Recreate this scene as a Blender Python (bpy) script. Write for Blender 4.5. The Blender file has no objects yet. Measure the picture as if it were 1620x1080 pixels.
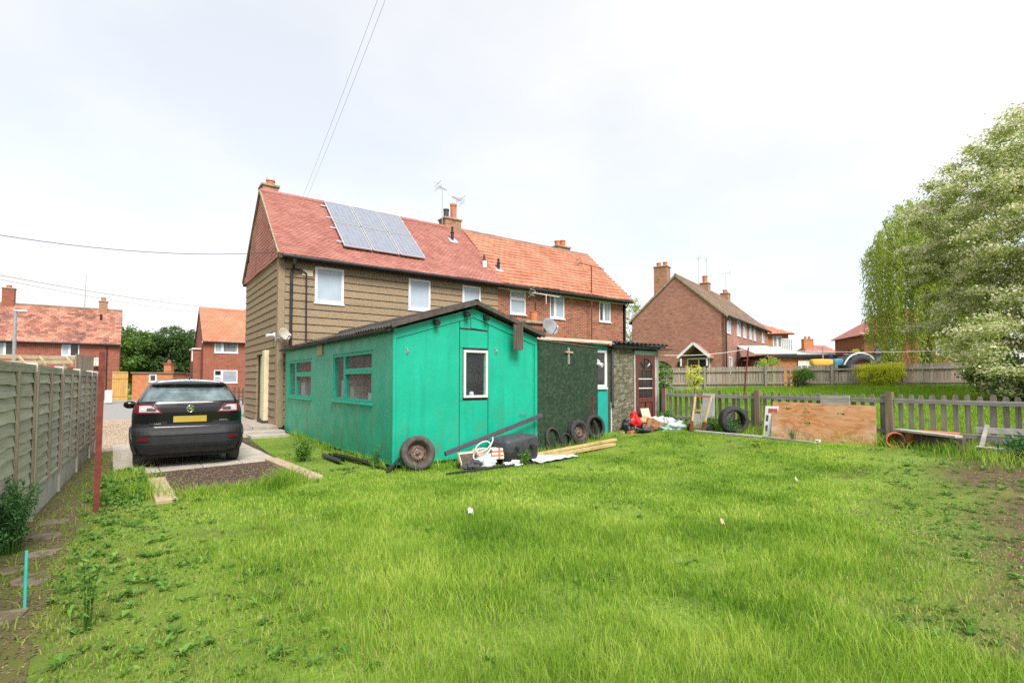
import bpy, math, random
import numpy as np
from mathutils import Vector, Matrix, noise as mnoise
R = math.radians
random.seed(7); RNG = np.random.default_rng(11)
sc = bpy.context.scene
C = sc.collection

# ------------------------------------------------------------------ camera, sky, sun, exposure
FPX, ALPHA, PITCH, CAMH, HORIZON = 820.0, R(36.5), R(2.2), 1.6, 602.0
CYP = HORIZON - FPX*math.tan(PITCH)
cam = bpy.data.cameras.new('camera'); camo = bpy.data.objects.new('camera', cam); C.objects.link(camo)
camo.location = (0, 0, CAMH); camo.rotation_euler = (R(90)+PITCH, 0, -ALPHA)
cam.sensor_width = 36; cam.lens = FPX/1620*36; cam.shift_y = (CYP-540)/1620
cam.clip_start = .05; cam.clip_end = 3000
sc.camera = camo
SUN_AZ, SUN_EL = R(191), R(50)
w = bpy.data.worlds.new('World'); sc.world = w; w.use_nodes = True
nt = w.node_tree; nt.nodes.clear()
out = nt.nodes.new('ShaderNodeOutputWorld')
sky = nt.nodes.new('ShaderNodeTexSky'); sky.sky_type = 'NISHITA'; sky.sun_disc = False
sky.sun_elevation = SUN_EL; sky.sun_rotation = SUN_AZ
bg1 = nt.nodes.new('ShaderNodeBackground'); bg1.inputs['Strength'].default_value = .10
nt.links.new(sky.outputs[0], bg1.inputs['Color'])
tc = nt.nodes.new('ShaderNodeTexCoord'); sep = nt.nodes.new('ShaderNodeSeparateXYZ')
nt.links.new(tc.outputs['Generated'], sep.inputs[0])
def wmath(op, a, b=None):
    n = nt.nodes.new('ShaderNodeMath'); n.operation = op
    for i, q in enumerate((a, b)):
        if q is None: continue
        if isinstance(q, (int, float)): n.inputs[i].default_value = q
        else: nt.links.new(q, n.inputs[i])
    return n.outputs[0]
zz = wmath('ADD', wmath('MAXIMUM', sep.outputs['Z'], 0.0), .12)     # clouds on a flat layer overhead
cmb = nt.nodes.new('ShaderNodeCombineXYZ')
nt.links.new(wmath('DIVIDE', sep.outputs['X'], zz), cmb.inputs[0]); nt.links.new(wmath('DIVIDE', sep.outputs['Y'], zz), cmb.inputs[1])
cmb.inputs[2].default_value = 3.3
ns = nt.nodes.new('ShaderNodeTexNoise'); ns.inputs['Scale'].default_value = .38; ns.inputs['Detail'].default_value = 6; ns.inputs['Roughness'].default_value = .52
nt.links.new(cmb.outputs[0], ns.inputs['Vector'])
rp = nt.nodes.new('ShaderNodeValToRGB'); rp.color_ramp.elements[0].position = .36; rp.color_ramp.elements[1].position = .57
rp.color_ramp.elements[0].color = (.66, .66, .66, 1); rp.color_ramp.elements[1].color = (1, 1, 1, 1)
nt.links.new(ns.outputs[0], rp.inputs[0])
bg2 = nt.nodes.new('ShaderNodeBackground'); bg2.inputs['Color'].default_value = (1, .995, .97, 1); bg2.inputs['Strength'].default_value = .45
mx = nt.nodes.new('ShaderNodeMixShader')
nt.links.new(rp.outputs[0], mx.inputs[0]); nt.links.new(bg1.outputs[0], mx.inputs[1]); nt.links.new(bg2.outputs[0], mx.inputs[2])
nt.links.new(mx.outputs[0], out.inputs[0])
sl = bpy.data.lights.new('sun', 'SUN'); sl.energy = 2.5; sl.angle = R(28); sl.color = (1, .955, .89)
so = bpy.data.objects.new('sun', sl); C.objects.link(so); so.location = (5, -10, 30)
sd = Vector((math.sin(SUN_AZ)*math.cos(SUN_EL), math.cos(SUN_AZ)*math.cos(SUN_EL), math.sin(SUN_EL)))
so.rotation_euler = (-sd).to_track_quat('-Z', 'Y').to_euler()
vs = sc.view_settings; vs.view_transform = 'Standard'; vs.look = 'None'; vs.exposure = 1.3; vs.gamma = 1; vs.use_curve_mapping = False
sc.render.engine = 'CYCLES'
try:
    sc.cycles.use_denoising = False
except Exception: pass
sc.cycles.max_bounces = 6; sc.cycles.transparent_max_bounces = 12

# ------------------------------------------------------------------ from photo pixels to directions
def ray(px, py):
    u = (px-810)/FPX; v = (CYP-py)/FPX
    dx, dy, dz = u, math.cos(PITCH)-v*math.sin(PITCH), math.sin(PITCH)+v*math.cos(PITCH)
    ca, sa = math.cos(ALPHA), math.sin(ALPHA)
    return Vector((dx*ca+dy*sa, -dx*sa+dy*ca, dz))
EYE = Vector((0, 0, CAMH))
def onx(px, py, x): d = ray(px, py); return EYE+d*(x/d.x)
def ony(px, py, y): d = ray(px, py); return EYE+d*(y/d.y)
def onz(px, py, z=0): d = ray(px, py); return EYE+d*((z-CAMH)/d.z)
def onD(px, py, D):
    d = ray(px, py); return EYE+d*(D/(d.x*math.sin(ALPHA)+d.y*math.cos(ALPHA)))
def zt(x):
    s = min(1, max(0, (x-7.5)/5)); return .3*s*s*(3-2*s)+.066*min(14.4, max(0, x-12.5))
def ztn(x):
    s = np.clip((x-7.5)/5, 0, 1); return .3*s*s*(3-2*s)+.066*np.clip(x-12.5, 0, 14.4)
def ont(px, py):
    d = ray(px, py); t = .5
    while t < 400:
        p = EYE+d*t
        if p.z < zt(p.x): return Vector((p.x, p.y, zt(p.x)))
        t *= 1.001
FACE = -ALPHA       # z-rotation of a thing whose front looks at the camera's bearing

# ------------------------------------------------------------------ mesh helpers
MW = {}
class MB:
    def __init__(s): s.v = []; s.f = []
    def add(s, vs, fs):
        o = len(s.v); s.v += [Vector(v) for v in vs]; s.f += [tuple(i+o for i in f) for f in fs]; return s
    def fbox(s, o, ex, ey, ez, x0, x1, y0, y1, z0, z1):
        o = Vector(o); ex, ey, ez = Vector(ex), Vector(ey), Vector(ez)
        p = [o+ex*x+ey*y+ez*z for z in (z0, z1) for y in (y0, y1) for x in (x0, x1)]
        return s.add(p, [(0, 2, 3, 1), (4, 5, 7, 6), (0, 1, 5, 4), (2, 6, 7, 3), (0, 4, 6, 2), (1, 3, 7, 5)])
    def box(s, x0, x1, y0, y1, z0, z1):
        return s.fbox((0, 0, 0), (1, 0, 0), (0, 1, 0), (0, 0, 1), x0, x1, y0, y1, z0, z1)
    def bar(s, a, b, w, h, up=(0, 0, 1)):       # a box from a to b, w across, h along up
        a, b = Vector(a), Vector(b); ey = (b-a); L = ey.length; ey = ey/L
        ex = ey.cross(Vector(up)).normalized(); ez = ex.cross(ey)
        return s.fbox(a, ex, ey, ez, -w/2, w/2, 0, L, -h/2, h/2)
    def prism(s, pts, ext):
        pts = [Vector(p) for p in pts]; e = Vector(ext); n = len(pts)
        return s.add(pts+[p+e for p in pts], [tuple(range(n))[::-1], tuple(range(n, 2*n))]+[(i, (i+1) % n, (i+1) % n+n, i+n) for i in range(n)])
    def cyl(s, a, b, r0, r1=None, n=12, cap=True):
        a, b = Vector(a), Vector(b); r1 = r0 if r1 is None else r1
        d = (b-a).normalized(); t = Vector((0, 0, 1)) if abs(d.z) < .9 else Vector((1, 0, 0))
        e1 = d.cross(t).normalized(); e2 = d.cross(e1)
        vs = []
        for p, r in ((a, r0), (b, r1)):
            vs += [p+(e1*math.cos(2*math.pi*i/n)+e2*math.sin(2*math.pi*i/n))*r for i in range(n)]
        fs = [(i, i+n, (i+1) % n+n, (i+1) % n) for i in range(n)]
        if cap: fs += [tuple(range(n)), tuple(range(2*n-1, n-1, -1))]
        return s.add(vs, fs)
    def tube(s, pts, r, n=6):
        pts = [Vector(p) for p in pts]; rings = []
        for i, p in enumerate(pts):
            d = (pts[min(i+1, len(pts)-1)]-pts[max(i-1, 0)]).normalized()
            t = Vector((0, 0, 1)) if abs(d.z) < .9 else Vector((1, 0, 0))
            e1 = d.cross(t).normalized(); e2 = d.cross(e1)
            rr = r[i] if isinstance(r, (list, tuple)) else r
            rings.append([p+(e1*math.cos(2*math.pi*k/n)+e2*math.sin(2*math.pi*k/n))*rr for k in range(n)])
        m = len(rings)
        return s.add([q for g in rings for q in g], [(i*n+k, (i+1)*n+k, (i+1)*n+(k+1) % n, i*n+(k+1) % n) for i in range(m-1) for k in range(n)]
                     + [tuple(range(n)), tuple(range(m*n-1, (m-1)*n-1, -1))])
    def lathe(s, prof, n=24, M=None, closed=False):   # profile of (r, h) about the local z axis
        M = M or Matrix(); m = len(prof); vs = []
        for r, h in prof:
            vs += [M @ Vector((r*math.cos(2*math.pi*i/n), r*math.sin(2*math.pi*i/n), h)) for i in range(n)]
        fs = [(j*n+i, j*n+(i+1) % n, ((j+1) % m)*n+(i+1) % n, ((j+1) % m)*n+i) for j in range(m if closed else m-1) for i in range(n)]
        return s.add(vs, fs)
    def grid(s, fn, nu, nv):
        vs = [fn(i/nu, j/nv) for j in range(nv+1) for i in range(nu+1)]
        return s.add(vs, [(j*(nu+1)+i, j*(nu+1)+i+1, (j+1)*(nu+1)+i+1, (j+1)*(nu+1)+i) for j in range(nv) for i in range(nu)])
    def build(s, name, m, parent=None, local=False, smooth=False, bevel=0, solid=0, sub=0):
        me = bpy.data.meshes.new(name); V = s.v
        if parent is not None:
            if not local:
                Mi = MW[parent.name].inverted(); V = [Mi @ v for v in V]
            loc = None
        else:
            xs = [v.x for v in V]; ys = [v.y for v in V]; zs = [v.z for v in V]
            loc = Vector(((min(xs)+max(xs))/2, (min(ys)+max(ys))/2, min(zs))); V = [v-loc for v in V]
        me.from_pydata([tuple(v) for v in V], [], s.f); me.update()
        if smooth: me.shade_smooth()
        me.materials.append(m)
        o = bpy.data.objects.new(name, me); C.objects.link(o)
        if parent is not None: o.parent = parent; MW[o.name] = MW[parent.name]
        else: o.location = loc; MW[o.name] = Matrix.Translation(loc)
        if solid: k = o.modifiers.new('t', 'SOLIDIFY'); k.thickness = solid; k.offset = 0
        if sub: k = o.modifiers.new('s', 'SUBSURF'); k.levels = sub; k.render_levels = sub
        if bevel:
            k = o.modifiers.new('b', 'BEVEL'); k.width = bevel; k.segments = 2; k.limit_method = 'ANGLE'; k.angle_limit = R(40)
        return o
def tag(o, label=None, cat=None, group=None, kind=None):
    for k, v in (('label', label), ('category', cat), ('group', group), ('kind', kind)):
        if v: o[k] = v
    return o
def thing(name, label, cat, loc=(0, 0, 0), rz=0, group=None):
    o = bpy.data.objects.new(name, None); C.objects.link(o); o.empty_display_size = .2
    o.location = loc; o.rotation_euler = (0, 0, rz)
    MW[o.name] = Matrix.Translation(Vector(loc)) @ Matrix.Rotation(rz, 4, 'Z')
    return tag(o, label, cat, group)
def place(me, name, parent, loc, rot=(0, 0, 0), scale=(1, 1, 1)):    # a further object on shared mesh data
    o = bpy.data.objects.new(name, me); C.objects.link(o); o.parent = parent
    o.location = loc; o.rotation_euler = rot; o.scale = scale
    if parent is not None: MW[o.name] = MW[parent.name]
    return o
def mesh_only(mb, name, m, smooth=False):
    me = bpy.data.meshes.new(name); me.from_pydata([tuple(v) for v in mb.v], [], mb.f); me.update(); me.materials.append(m)
    if smooth: me.shade_smooth()
    return me
def np_mesh(name, V, F, m, parent=None, rnd=None, smooth=False):     # F: list of (n,k) index arrays
    me = bpy.data.meshes.new(name)
    V = np.asarray(V, dtype=np.float32)
    if parent is not None:
        Mi = np.array(MW[parent.name].inverted()); V = V @ Mi[:3, :3].T.astype(np.float32)+Mi[:3, 3].astype(np.float32)
    F = [np.asarray(f, dtype=np.int32) for f in F if len(f)]
    idx = np.concatenate([f.ravel() for f in F]); cnt = np.concatenate([np.full(len(f), f.shape[1], np.int32) for f in F])
    me.vertices.add(len(V)); me.vertices.foreach_set('co', V.ravel())
    me.loops.add(len(idx)); me.loops.foreach_set('vertex_index', idx)
    me.polygons.add(len(cnt)); me.polygons.foreach_set('loop_start', np.concatenate(([0], np.cumsum(cnt)[:-1])).astype(np.int32))
    me.polygons.foreach_set('loop_total', cnt)
    me.update(calc_edges=True)
    if rnd is not None:
        at = me.attributes.new('rnd', 'FLOAT', 'FACE'); at.data.foreach_set('value', np.asarray(rnd, dtype=np.float32))
    if smooth: me.shade_smooth()
    me.materials.append(m)
    o = bpy.data.objects.new(name, me); C.objects.link(o)
    if parent is not None: o.parent = parent; MW[o.name] = MW[parent.name]
    else: MW[o.name] = Matrix()
    return o

# ------------------------------------------------------------------ materials
class N:
    def __init__(s, name):
        s.m = bpy.data.materials.new(name); s.m.use_nodes = True; s.t = s.m.node_tree; s.t.nodes.clear()
        s.out = s.t.nodes.new('ShaderNodeOutputMaterial')
    def n(s, typ, **kw):
        x = s.t.nodes.new('ShaderNode'+typ)
        for k, v in kw.items(): setattr(x, k, v)
        return x
    def l(s, a, b): s.t.links.new(a, b)
    def set(s, node, **kw):
        for k, v in kw.items():
            i = node.inputs[k.replace('_', ' ')]
            if hasattr(v, 'links') or hasattr(v, 'is_linked'): s.l(v, i)
            else: i.default_value = v
        return node
    def math(s, op, a, b=0.0, c=0.0, clamp=False):
        x = s.n('Math', operation=op, use_clamp=clamp)
        for i, q in enumerate((a, b, c)):
            if isinstance(q, (int, float)): x.inputs[i].default_value = q
            else: s.l(q, x.inputs[i])
        return x.outputs[0]
    def coord(s, sc_=(1, 1, 1), kind='Object', rot=(0, 0, 0)):
        tc = s.n('TexCoord'); mp = s.n('Mapping'); mp.inputs['Scale'].default_value = sc_; mp.inputs['Rotation'].default_value = rot
        s.l(tc.outputs[kind], mp.inputs[0]); return mp.outputs[0]
    def noise(s, vec, scale, detail=5, rough=.6, dist=0):
        x = s.n('TexNoise'); s.l(vec, x.inputs['Vector']); x.inputs['Scale'].default_value = scale
        x.inputs['Detail'].default_value = detail; x.inputs['Roughness'].default_value = rough; x.inputs['Distortion'].default_value = dist
        return x.outputs[0]
    def ramp(s, fac, stops):
        x = s.n('ValToRGB'); e = x.color_ramp.elements
        while len(e) > len(stops): e.remove(e[-1])
        while len(e) < len(stops): e.new(.5)
        for k, (p, c) in enumerate(stops): e[k].position = p; e[k].color = (*c, 1) if len(c) == 3 else c
        s.l(fac, x.inputs[0]); return x.outputs[0]
    def mix(s, fac, a, b, typ='MIX'):
        x = s.n('Mix', data_type='RGBA', blend_type=typ)
        for i, q in ((0, fac), (6, a), (7, b)):
            if isinstance(q, (int, float)): x.inputs[i].default_value = q
            elif isinstance(q, tuple): x.inputs[i].default_value = (*q, 1)
            else: s.l(q, x.inputs[i])
        return x.outputs[2]
    def bump(s, h, strength=.3, dist=.01):
        x = s.n('Bump'); x.inputs['Strength'].default_value = strength; x.inputs['Distance'].default_value = dist
        s.l(h, x.inputs['Height']); return x.outputs[0]
    def princ(s, col, rough=.8, metallic=0, spec=.3, normal=None, **kw):
        p = s.n('BsdfPrincipled')
        for key, q in (('Base Color', col), ('Roughness', rough), ('Metallic', metallic), ('Specular IOR Level', spec)):
            if isinstance(q, tuple): p.inputs[key].default_value = (*q, 1) if len(q) == 3 else q
            elif isinstance(q, (int, float)): p.inputs[key].default_value = q
            else: s.l(q, p.inputs[key])
        if normal is not None: s.l(normal, p.inputs['Normal'])
        for k, v in kw.items(): p.inputs[k].default_value = v
        s.l(p.outputs[0], s.out.inputs[0]); return s.m
def mat(name, c0, c1=None, scale=6, rough=.8, bump=.15, bscale=None, stretch=(1, 1, 1), metallic=0, spec=.3, rv=0, attr=0, dirt=None, dist=.01, lo=.35, hi=.68, detail=6, **kw):
    k = N(name); v = k.coord(stretch); c1 = c1 or tuple(min(1, q*1.25) for q in c0)
    col = k.ramp(k.noise(v, scale, detail), [(lo, c0), (hi, c1)])
    if dirt:                                            # dirt = (colour, scale, threshold, stretch)
        dv = k.coord(dirt[3] if len(dirt) > 3 else (1, 1, 1))
        f = k.ramp(k.noise(dv, dirt[1], 7, .65), [(dirt[2], (0, 0, 0)), (min(1, dirt[2]+.22), (1, 1, 1))])
        col = k.mix(f, col, dirt[0])
    if rv:
        oi = k.n('ObjectInfo'); f = k.math('MULTIPLY_ADD', oi.outputs['Random'], rv, 1-rv/2)
        g = k.n('CombineColor'); [k.l(f, g.inputs[i]) for i in range(3)]
        col = k.mix(1.0, col, g.outputs[0], 'MULTIPLY')
    if attr:
        a = k.n('Attribute', attribute_name='rnd'); f = k.math('MULTIPLY_ADD', a.outputs['Fac'], attr, 1-attr/2)
        g = k.n('CombineColor'); [k.l(f, g.inputs[i]) for i in range(3)]
        col = k.mix(1.0, col, g.outputs[0], 'MULTIPLY')
    nr = k.bump(k.noise(v, bscale or scale*8, 5), bump, dist) if bump else None
    return k.princ(col, rough, metallic, spec, nr, **kw)
def brick_mat(name, c1, c2, c3, mortar, bw=.225, bh=.075):
    k = N(name); tc = k.n('TexCoord'); sp = k.n('SeparateXYZ'); k.l(tc.outputs['Object'], sp.inputs[0])
    cb = k.n('CombineXYZ'); k.l(k.math('ADD', sp.outputs[0], sp.outputs[1]), cb.inputs[0]); k.l(sp.outputs[2], cb.inputs[1])
    b = k.n('TexBrick'); k.l(cb.outputs[0], b.inputs['Vector']); b.offset = .5
    k.set(b, Scale=1.0, Mortar_Size=.006, Mortar_Smooth=.1, Bias=0.0, Brick_Width=bw, Row_Height=bh)
    b.inputs['Color1'].default_value = (0, 0, 0, 1); b.inputs['Color2'].default_value = (1, 1, 1, 1); b.inputs['Mortar'].default_value = (.5, .5, .5, 1)
    per = k.ramp(b.outputs['Color'], [(0, c1), (.35, c2), (.75, c2), (1, c3)])
    big = k.noise(cb.outputs[0], .7, 5); fine = k.noise(cb.outputs[0], 22, 4)
    per = k.mix(k.math('MULTIPLY', fine, .45), per, c1); per = k.mix(k.ramp(big, [(.45, (0, 0, 0)), (.75, (.55, .55, .55))]), per, tuple(q*.6 for q in c2))
    col = k.mix(b.outputs['Fac'], per, mortar)
    h = k.math('SUBTRACT', k.math('MULTIPLY', fine, .3), b.outputs['Fac'])
    return k.princ(col, .9, 0, .2, k.bump(h, .6, .006))
def leaf_mat(name, c0, c1, c2, trans=.35, scale=.5, rough=.55, patch=.5):
    k = N(name); a = k.n('Attribute', attribute_name='rnd'); nz = k.noise(k.coord(), scale, 4)
    f = k.math('ADD', k.math('MULTIPLY', a.outputs['Fac'], .6 if patch <= .5 else .45), k.math('MULTIPLY_ADD', nz, patch, .25-patch*.5+(.0 if patch <= .5 else .075)))
    col = k.ramp(f, [(.2, c0), (.52, c1), (.86, c2)])
    p = k.n('BsdfPrincipled'); k.l(col, p.inputs['Base Color']); p.inputs['Roughness'].default_value = rough; p.inputs['Specular IOR Level'].default_value = .25
    t = k.n('BsdfTranslucent'); k.l(col, t.inputs['Color']); m = k.n('MixShader'); m.inputs[0].default_value = trans
    k.l(p.outputs[0], m.inputs[1]); k.l(t.outputs[0], m.inputs[2]); k.l(m.outputs[0], k.out.inputs[0]); return k.m
def glass_mat(name, tint=(.9, .95, .95), ior=1.42, dust=1.0):
    k = N(name); t = k.n('BsdfTransparent'); t.inputs[0].default_value = (*tint, 1)
    g = k.n('BsdfGlossy'); g.inputs['Roughness'].default_value = .02; g.inputs['Color'].default_value = (1, 1, 1, 1)
    f = k.n('Fresnel'); f.inputs['IOR'].default_value = ior; m = k.n('MixShader'); ge = k.n('NewGeometry'); k.l(k.math('MULTIPLY', f.outputs[0], k.math('SUBTRACT', 1.0, ge.outputs['Backfacing'])), m.inputs[0])
    k.l(t.outputs[0], m.inputs[1]); k.l(g.outputs[0], m.inputs[2])
    d = k.n('BsdfDiffuse'); d.inputs[0].default_value = (.34, .36, .36, 1); m2 = k.n('MixShader'); k.l(k.ramp(k.noise(k.coord(), 3.5, 7, .65), [(.3, (.06*dust,)*3), (.75, (.24*dust,)*3)]), m2.inputs[0])     # dust film added to grey the pane and mute its reflection
    k.l(m.outputs[0], m2.inputs[1]); k.l(d.outputs[0], m2.inputs[2]); k.l(m2.outputs[0], k.out.inputs[0]); return k.m

M = {}
M['brick'] = brick_mat('brick', (.15, .045, .025), (.33, .10, .05), (.43, .17, .09), (.38, .32, .25))
M['brick_pink'] = brick_mat('brick_pink', (.22, .085, .06), (.37, .16, .11), (.48, .24, .18), (.40, .32, .28))
M['brick_far'] = brick_mat('brick_far', (.17, .045, .03), (.30, .085, .05), (.36, .12, .07), (.32, .2, .15))
M['brick_orange'] = brick_mat('brick_orange', (.36, .11, .04), (.5, .17, .06), (.58, .24, .1), (.42, .3, .2))
M['tile_red'] = mat('tile_red', (.32, .125, .098), (.43, .20, .165), 1.6, .85, .2, 40, attr=.24, dirt=((.13, .07, .055), 6, .62), lo=.3, hi=.7)
M['tile_hung'] = mat('tile_hung', (.52, .20, .185), (.65, .31, .28), 1.3, .8, .2, 40, attr=.22)
M['tile_orange'] = mat('tile_orange', (.42, .165, .10), (.53, .24, .155), 1.2, .85, .2, 30, attr=.26, dirt=((.24, .11, .07), 2.5, .64))
M['tile_bright'] = mat('tile_bright', (.45, .17, .10), (.53, .225, .14), .9, .85, .2, 30, attr=.2)
M['tile_mott'] = mat('tile_mott', (.28, .12, .085), (.52, .225, .155), .8, .85, .3, 30, attr=.75, dirt=((.17, .10, .09), .7, .5))
M['tile_brown'] = mat('tile_brown', (.20, .14, .10), (.30, .21, .16), .8, .85, .3, 30, attr=.35)
M['render_panel'] = mat('pebbledash_panel', (.225, .168, .105), (.345, .265, .172), 26, .95, .8, 90, rv=.12, dirt=((.18, .14, .10), 1.4, .58), dist=.02)
M['dark_gap'] = mat('dark_gap', (.05, .04, .03), (.08, .06, .05), 8, .9)
M['upvc'] = mat('white_plastic_frame', (.62, .63, .64), (.7, .7, .7), 3, .35, 0, spec=.5)
M['white_old'] = mat('old_white_paint', (.62, .62, .58), (.78, .77, .74), 5, .6, .1, dirt=((.35, .33, .27), 6, .68))
M['pane_pale'] = mat('pale_window_pane', (.30, .37, .43), (.40, .48, .54), .8, .06, 0, spec=.6)  # pale blue-grey base colour stands in for reflected sky
M['pane_dark'] = mat('dark_window_pane', (.015, .016, .017), (.045, .045, .045), 1.5, .05, 0, spec=.6)
M['pane_mid'] = mat('curtained_window_pane', (.10, .11, .11), (.34, .38, .38), 1.2, .06, 0, spec=.6, stretch=(3, 3, .3))
M['glass'] = glass_mat('clear_glass'); M['glass_clean'] = glass_mat('clean_glass', dust=.25)
M['gutter'] = mat('black_gutter', (.014, .014, .015), (.03, .03, .03), 5, .5, .05, spec=.4)
M['black'] = mat('black_plastic', (.012, .012, .013), (.026, .026, .028), 6, .5, .05, spec=.4)
M['dkgrey'] = mat('dark_grey_plastic', (.035, .037, .045), (.06, .062, .072), 8, .55, .05, spec=.4)
M['chimney'] = brick_mat('chimney_brick', (.22, .10, .05), (.40, .19, .11), (.46, .25, .15), (.36, .3, .22))
M['stone'] = mat('chimney_cap_stone', (.22, .18, .11), (.36, .3, .21), 8, .95, .4)
M['terracotta'] = mat('terracotta', (.42, .135, .06), (.54, .2, .1), 7, .8, .15, dirt=((.22, .12, .08), 5, .66))
M['lead'] = mat('lead_flashing', (.30, .31, .34), (.42, .43, .46), 6, .6, .1)
M['metal'] = mat('galvanised_metal', (.33, .34, .35), (.45, .46, .47), 9, .45, .05, metallic=.7)
M['alu'] = mat('aluminium', (.62, .63, .64), (.72, .72, .72), 5, .35, 0, metallic=.8)
M['rust'] = mat('rusty_paint', (.12, .025, .018), (.19, .045, .03), 14, .75, .3, dirt=((.2, .09, .04), 9, .64))
M['cable'] = mat('cable_black', (.02, .02, .022), (.04, .04, .04), 4, .6, 0)
M['cable_grey'] = mat('cable_grey', (.36, .36, .37), (.42, .42, .42), 4, .6, 0)
# green painted sheeting: paint, grime running down, algae in streaks
def green_paint(name, a, b, stain, wear=.35):
    k = N(name); v = k.coord(); st = k.coord((3.4, 3.4, .3))
    col = k.ramp(k.noise(v, 1.3, 6), [(.3, a), (.7, b)])
    col = k.mix(k.ramp(k.noise(st, 1.6, 6, .6), [(.5, (0, 0, 0)), (.76, (wear+.3,)*3)]), col, stain)
    sp = k.n('SeparateXYZ'); k.l(v, sp.inputs[0]); low = k.ramp(k.math('MULTIPLY', sp.outputs[2], .4), [(.05, (1, 1, 1)), (.5, (.12, .12, .12))])   # algae and mud splash low on the boards
    alg = k.math('MULTIPLY', k.ramp(k.noise(k.coord((1.6, 1.6, .8)), 2.2, 8, .7), [(.47, (0, 0, 0)), (.68, (1, 1, 1))]), low)
    col = k.mix(k.math('MULTIPLY', alg, wear*1.7, clamp=True), col, (.075, .15, .07))
    col = k.mix(k.ramp(k.noise(v, 11, 8, .72), [(.64, (0, 0, 0)), (.75, (wear, wear, wear))]), col, tuple(q*.5 for q in a))
    chip = k.ramp(k.noise(k.coord((5, 5, 1.6)), 3.1, 9, .75), [(.72, (0, 0, 0)), (.74, (1, 1, 1))])
    col = k.mix(k.math('MULTIPLY', chip, wear*1.6, clamp=True), col, (.06, .055, .045))
    h = k.math('ADD', k.noise(v, 1.8, 3), k.math('ADD', k.math('MULTIPLY', k.noise(v, 55, 4), .12), k.math('MULTIPLY', chip, -.1)))
    return k.princ(col, k.ramp(k.noise(v, 3, 5), [(.3, (.3, .3, .3)), (.7, (.6, .6, .6))]), 0, .4, k.bump(h, .5, .03))
M['green'] = green_paint('green_paint_front', (.002, .315, .20), (.006, .385, .25), (.003, .25, .165), .4)
M['green_side'] = green_paint('green_paint_weathered', (.006, .30, .18), (.014, .38, .24), (.09, .32, .175), .42)
M['green_frame'] = mat('green_frame_paint', (.006, .29, .18), (.02, .40, .27), 12, .5, .2, dirt=((.05, .16, .1), 9, .66))
M['teal'] = green_paint('teal_paint', (.006, .27, .23), (.012, .36, .31), (.01, .2, .17))
M['felt'] = mat('brown_roof_sheet', (.055, .045, .038), (.10, .085, .075), 9, .85, .35, 60, dirt=((.16, .14, .11), 6, .66))
M['roof_dark'] = mat('dark_corrugated_sheet', (.03, .029, .028), (.065, .06, .055), 9, .8, .3)
def osb(name, a, b, c):
    k = N(name); w_ = k.coord((1, 1, 1)); outs = []
    for ang, sc_ in ((28, (34, 34, 10)), (-35, (34, 34, 11)), (82, (30, 30, 9))):
        v = k.n('TexVoronoi'); v.feature = 'F1'; nn = k.n('TexNoise'); k.l(w_, nn.inputs['Vector']); nn.inputs['Scale'].default_value = 9
        sx = k.n('VectorMath', operation='SCALE'); k.l(nn.outputs['Color'], sx.inputs[0]); sx.inputs['Scale'].default_value = .08
        vm = k.n('VectorMath', operation='ADD'); k.l(w_, vm.inputs[0]); k.l(sx.outputs[0], vm.inputs[1])
        mp = k.n('Mapping'); k.l(vm.outputs[0], mp.inputs[0]); mp.vector_type = 'TEXTURE'; mp.inputs['Rotation'].default_value = (0, R(ang), 0); mp.inputs['Scale'].default_value = tuple(1/q for q in sc_)
        k.l(mp.outputs[0], v.inputs['Vector']); v.inputs['Scale'].default_value = 1
        g = k.n('SeparateColor'); k.l(v.outputs['Color'], g.inputs[0]); outs.append(g.outputs[0])
    sel = k.noise(w_, 13, 2); f = k.math('MAXIMUM', k.math('MULTIPLY', outs[0], .9), k.math('MULTIPLY', outs[1], k.math('MULTIPLY', sel, 1.6)))
    f = k.math('MULTIPLY', k.math('ADD', f, outs[2]), .52)
    col = k.ramp(f, [(.15, a), (.55, b), (.92, c)]); d = k.noise(w_, 2.2, 5)
    col = k.mix(k.ramp(d, [(.45, (0, 0, 0)), (.75, (.55, .55, .55))]), col, a)
    return k.princ(col, .8, 0, .25, k.bump(f, .5, .004))
M['osb_green'] = osb('green_stained_strand_board', (.013, .03, .016), (.022, .046, .026), (.05, .08, .05))
M['osb'] = osb('weathered_strand_board', (.055, .055, .035), (.12, .115, .075), (.28, .26, .19))
def wood(name, a, b, c, axis=1, grain=1.0, rv=.25, rough=.85):
    k = N(name); sc_ = [9*grain]*3; sc_[axis] = .7*grain
    oi = k.n('ObjectInfo'); v0 = k.coord(tuple(sc_)); vm = k.n('VectorMath', operation='ADD'); k.l(v0, vm.inputs[0])
    cb = k.n('CombineXYZ'); r_ = k.math('MULTIPLY', oi.outputs['Random'], 37.0); [k.l(r_, cb.inputs[i]) for i in range(3)]; k.l(cb.outputs[0], vm.inputs[1]); v = vm.outputs[0]
    f = k.noise(v, 1.6, 8, .68, 1.2); col = k.ramp(f, [(.3, a), (.5, b), (.72, c)])
    col = k.mix(k.ramp(k.noise(k.coord(), 2.3, 5), [(.5, (0, 0, 0)), (.75, (.5, .5, .5))]), col, tuple(q*.62 for q in a))
    f2 = k.math('MULTIPLY_ADD', oi.outputs['Random'], rv, 1-rv/2)
    g = k.n('CombineColor'); [k.l(f2, g.inputs[i]) for i in range(3)]
    col = k.mix(1.0, col, g.outputs[0], 'MULTIPLY')
    return k.princ(col, rough, 0, .25, k.bump(f, .5, .004))
M['fence_wood'] = wood('algae_grey_fence_wood', (.25, .25, .185), (.38, .375, .30), (.49, .475, .41), 1, 1, .35)
M['fence_batten'] = wood('fence_batten_wood', (.2, .16, .11), (.29, .24, .17), (.37, .31, .23), 2, 1, .3)
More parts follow.
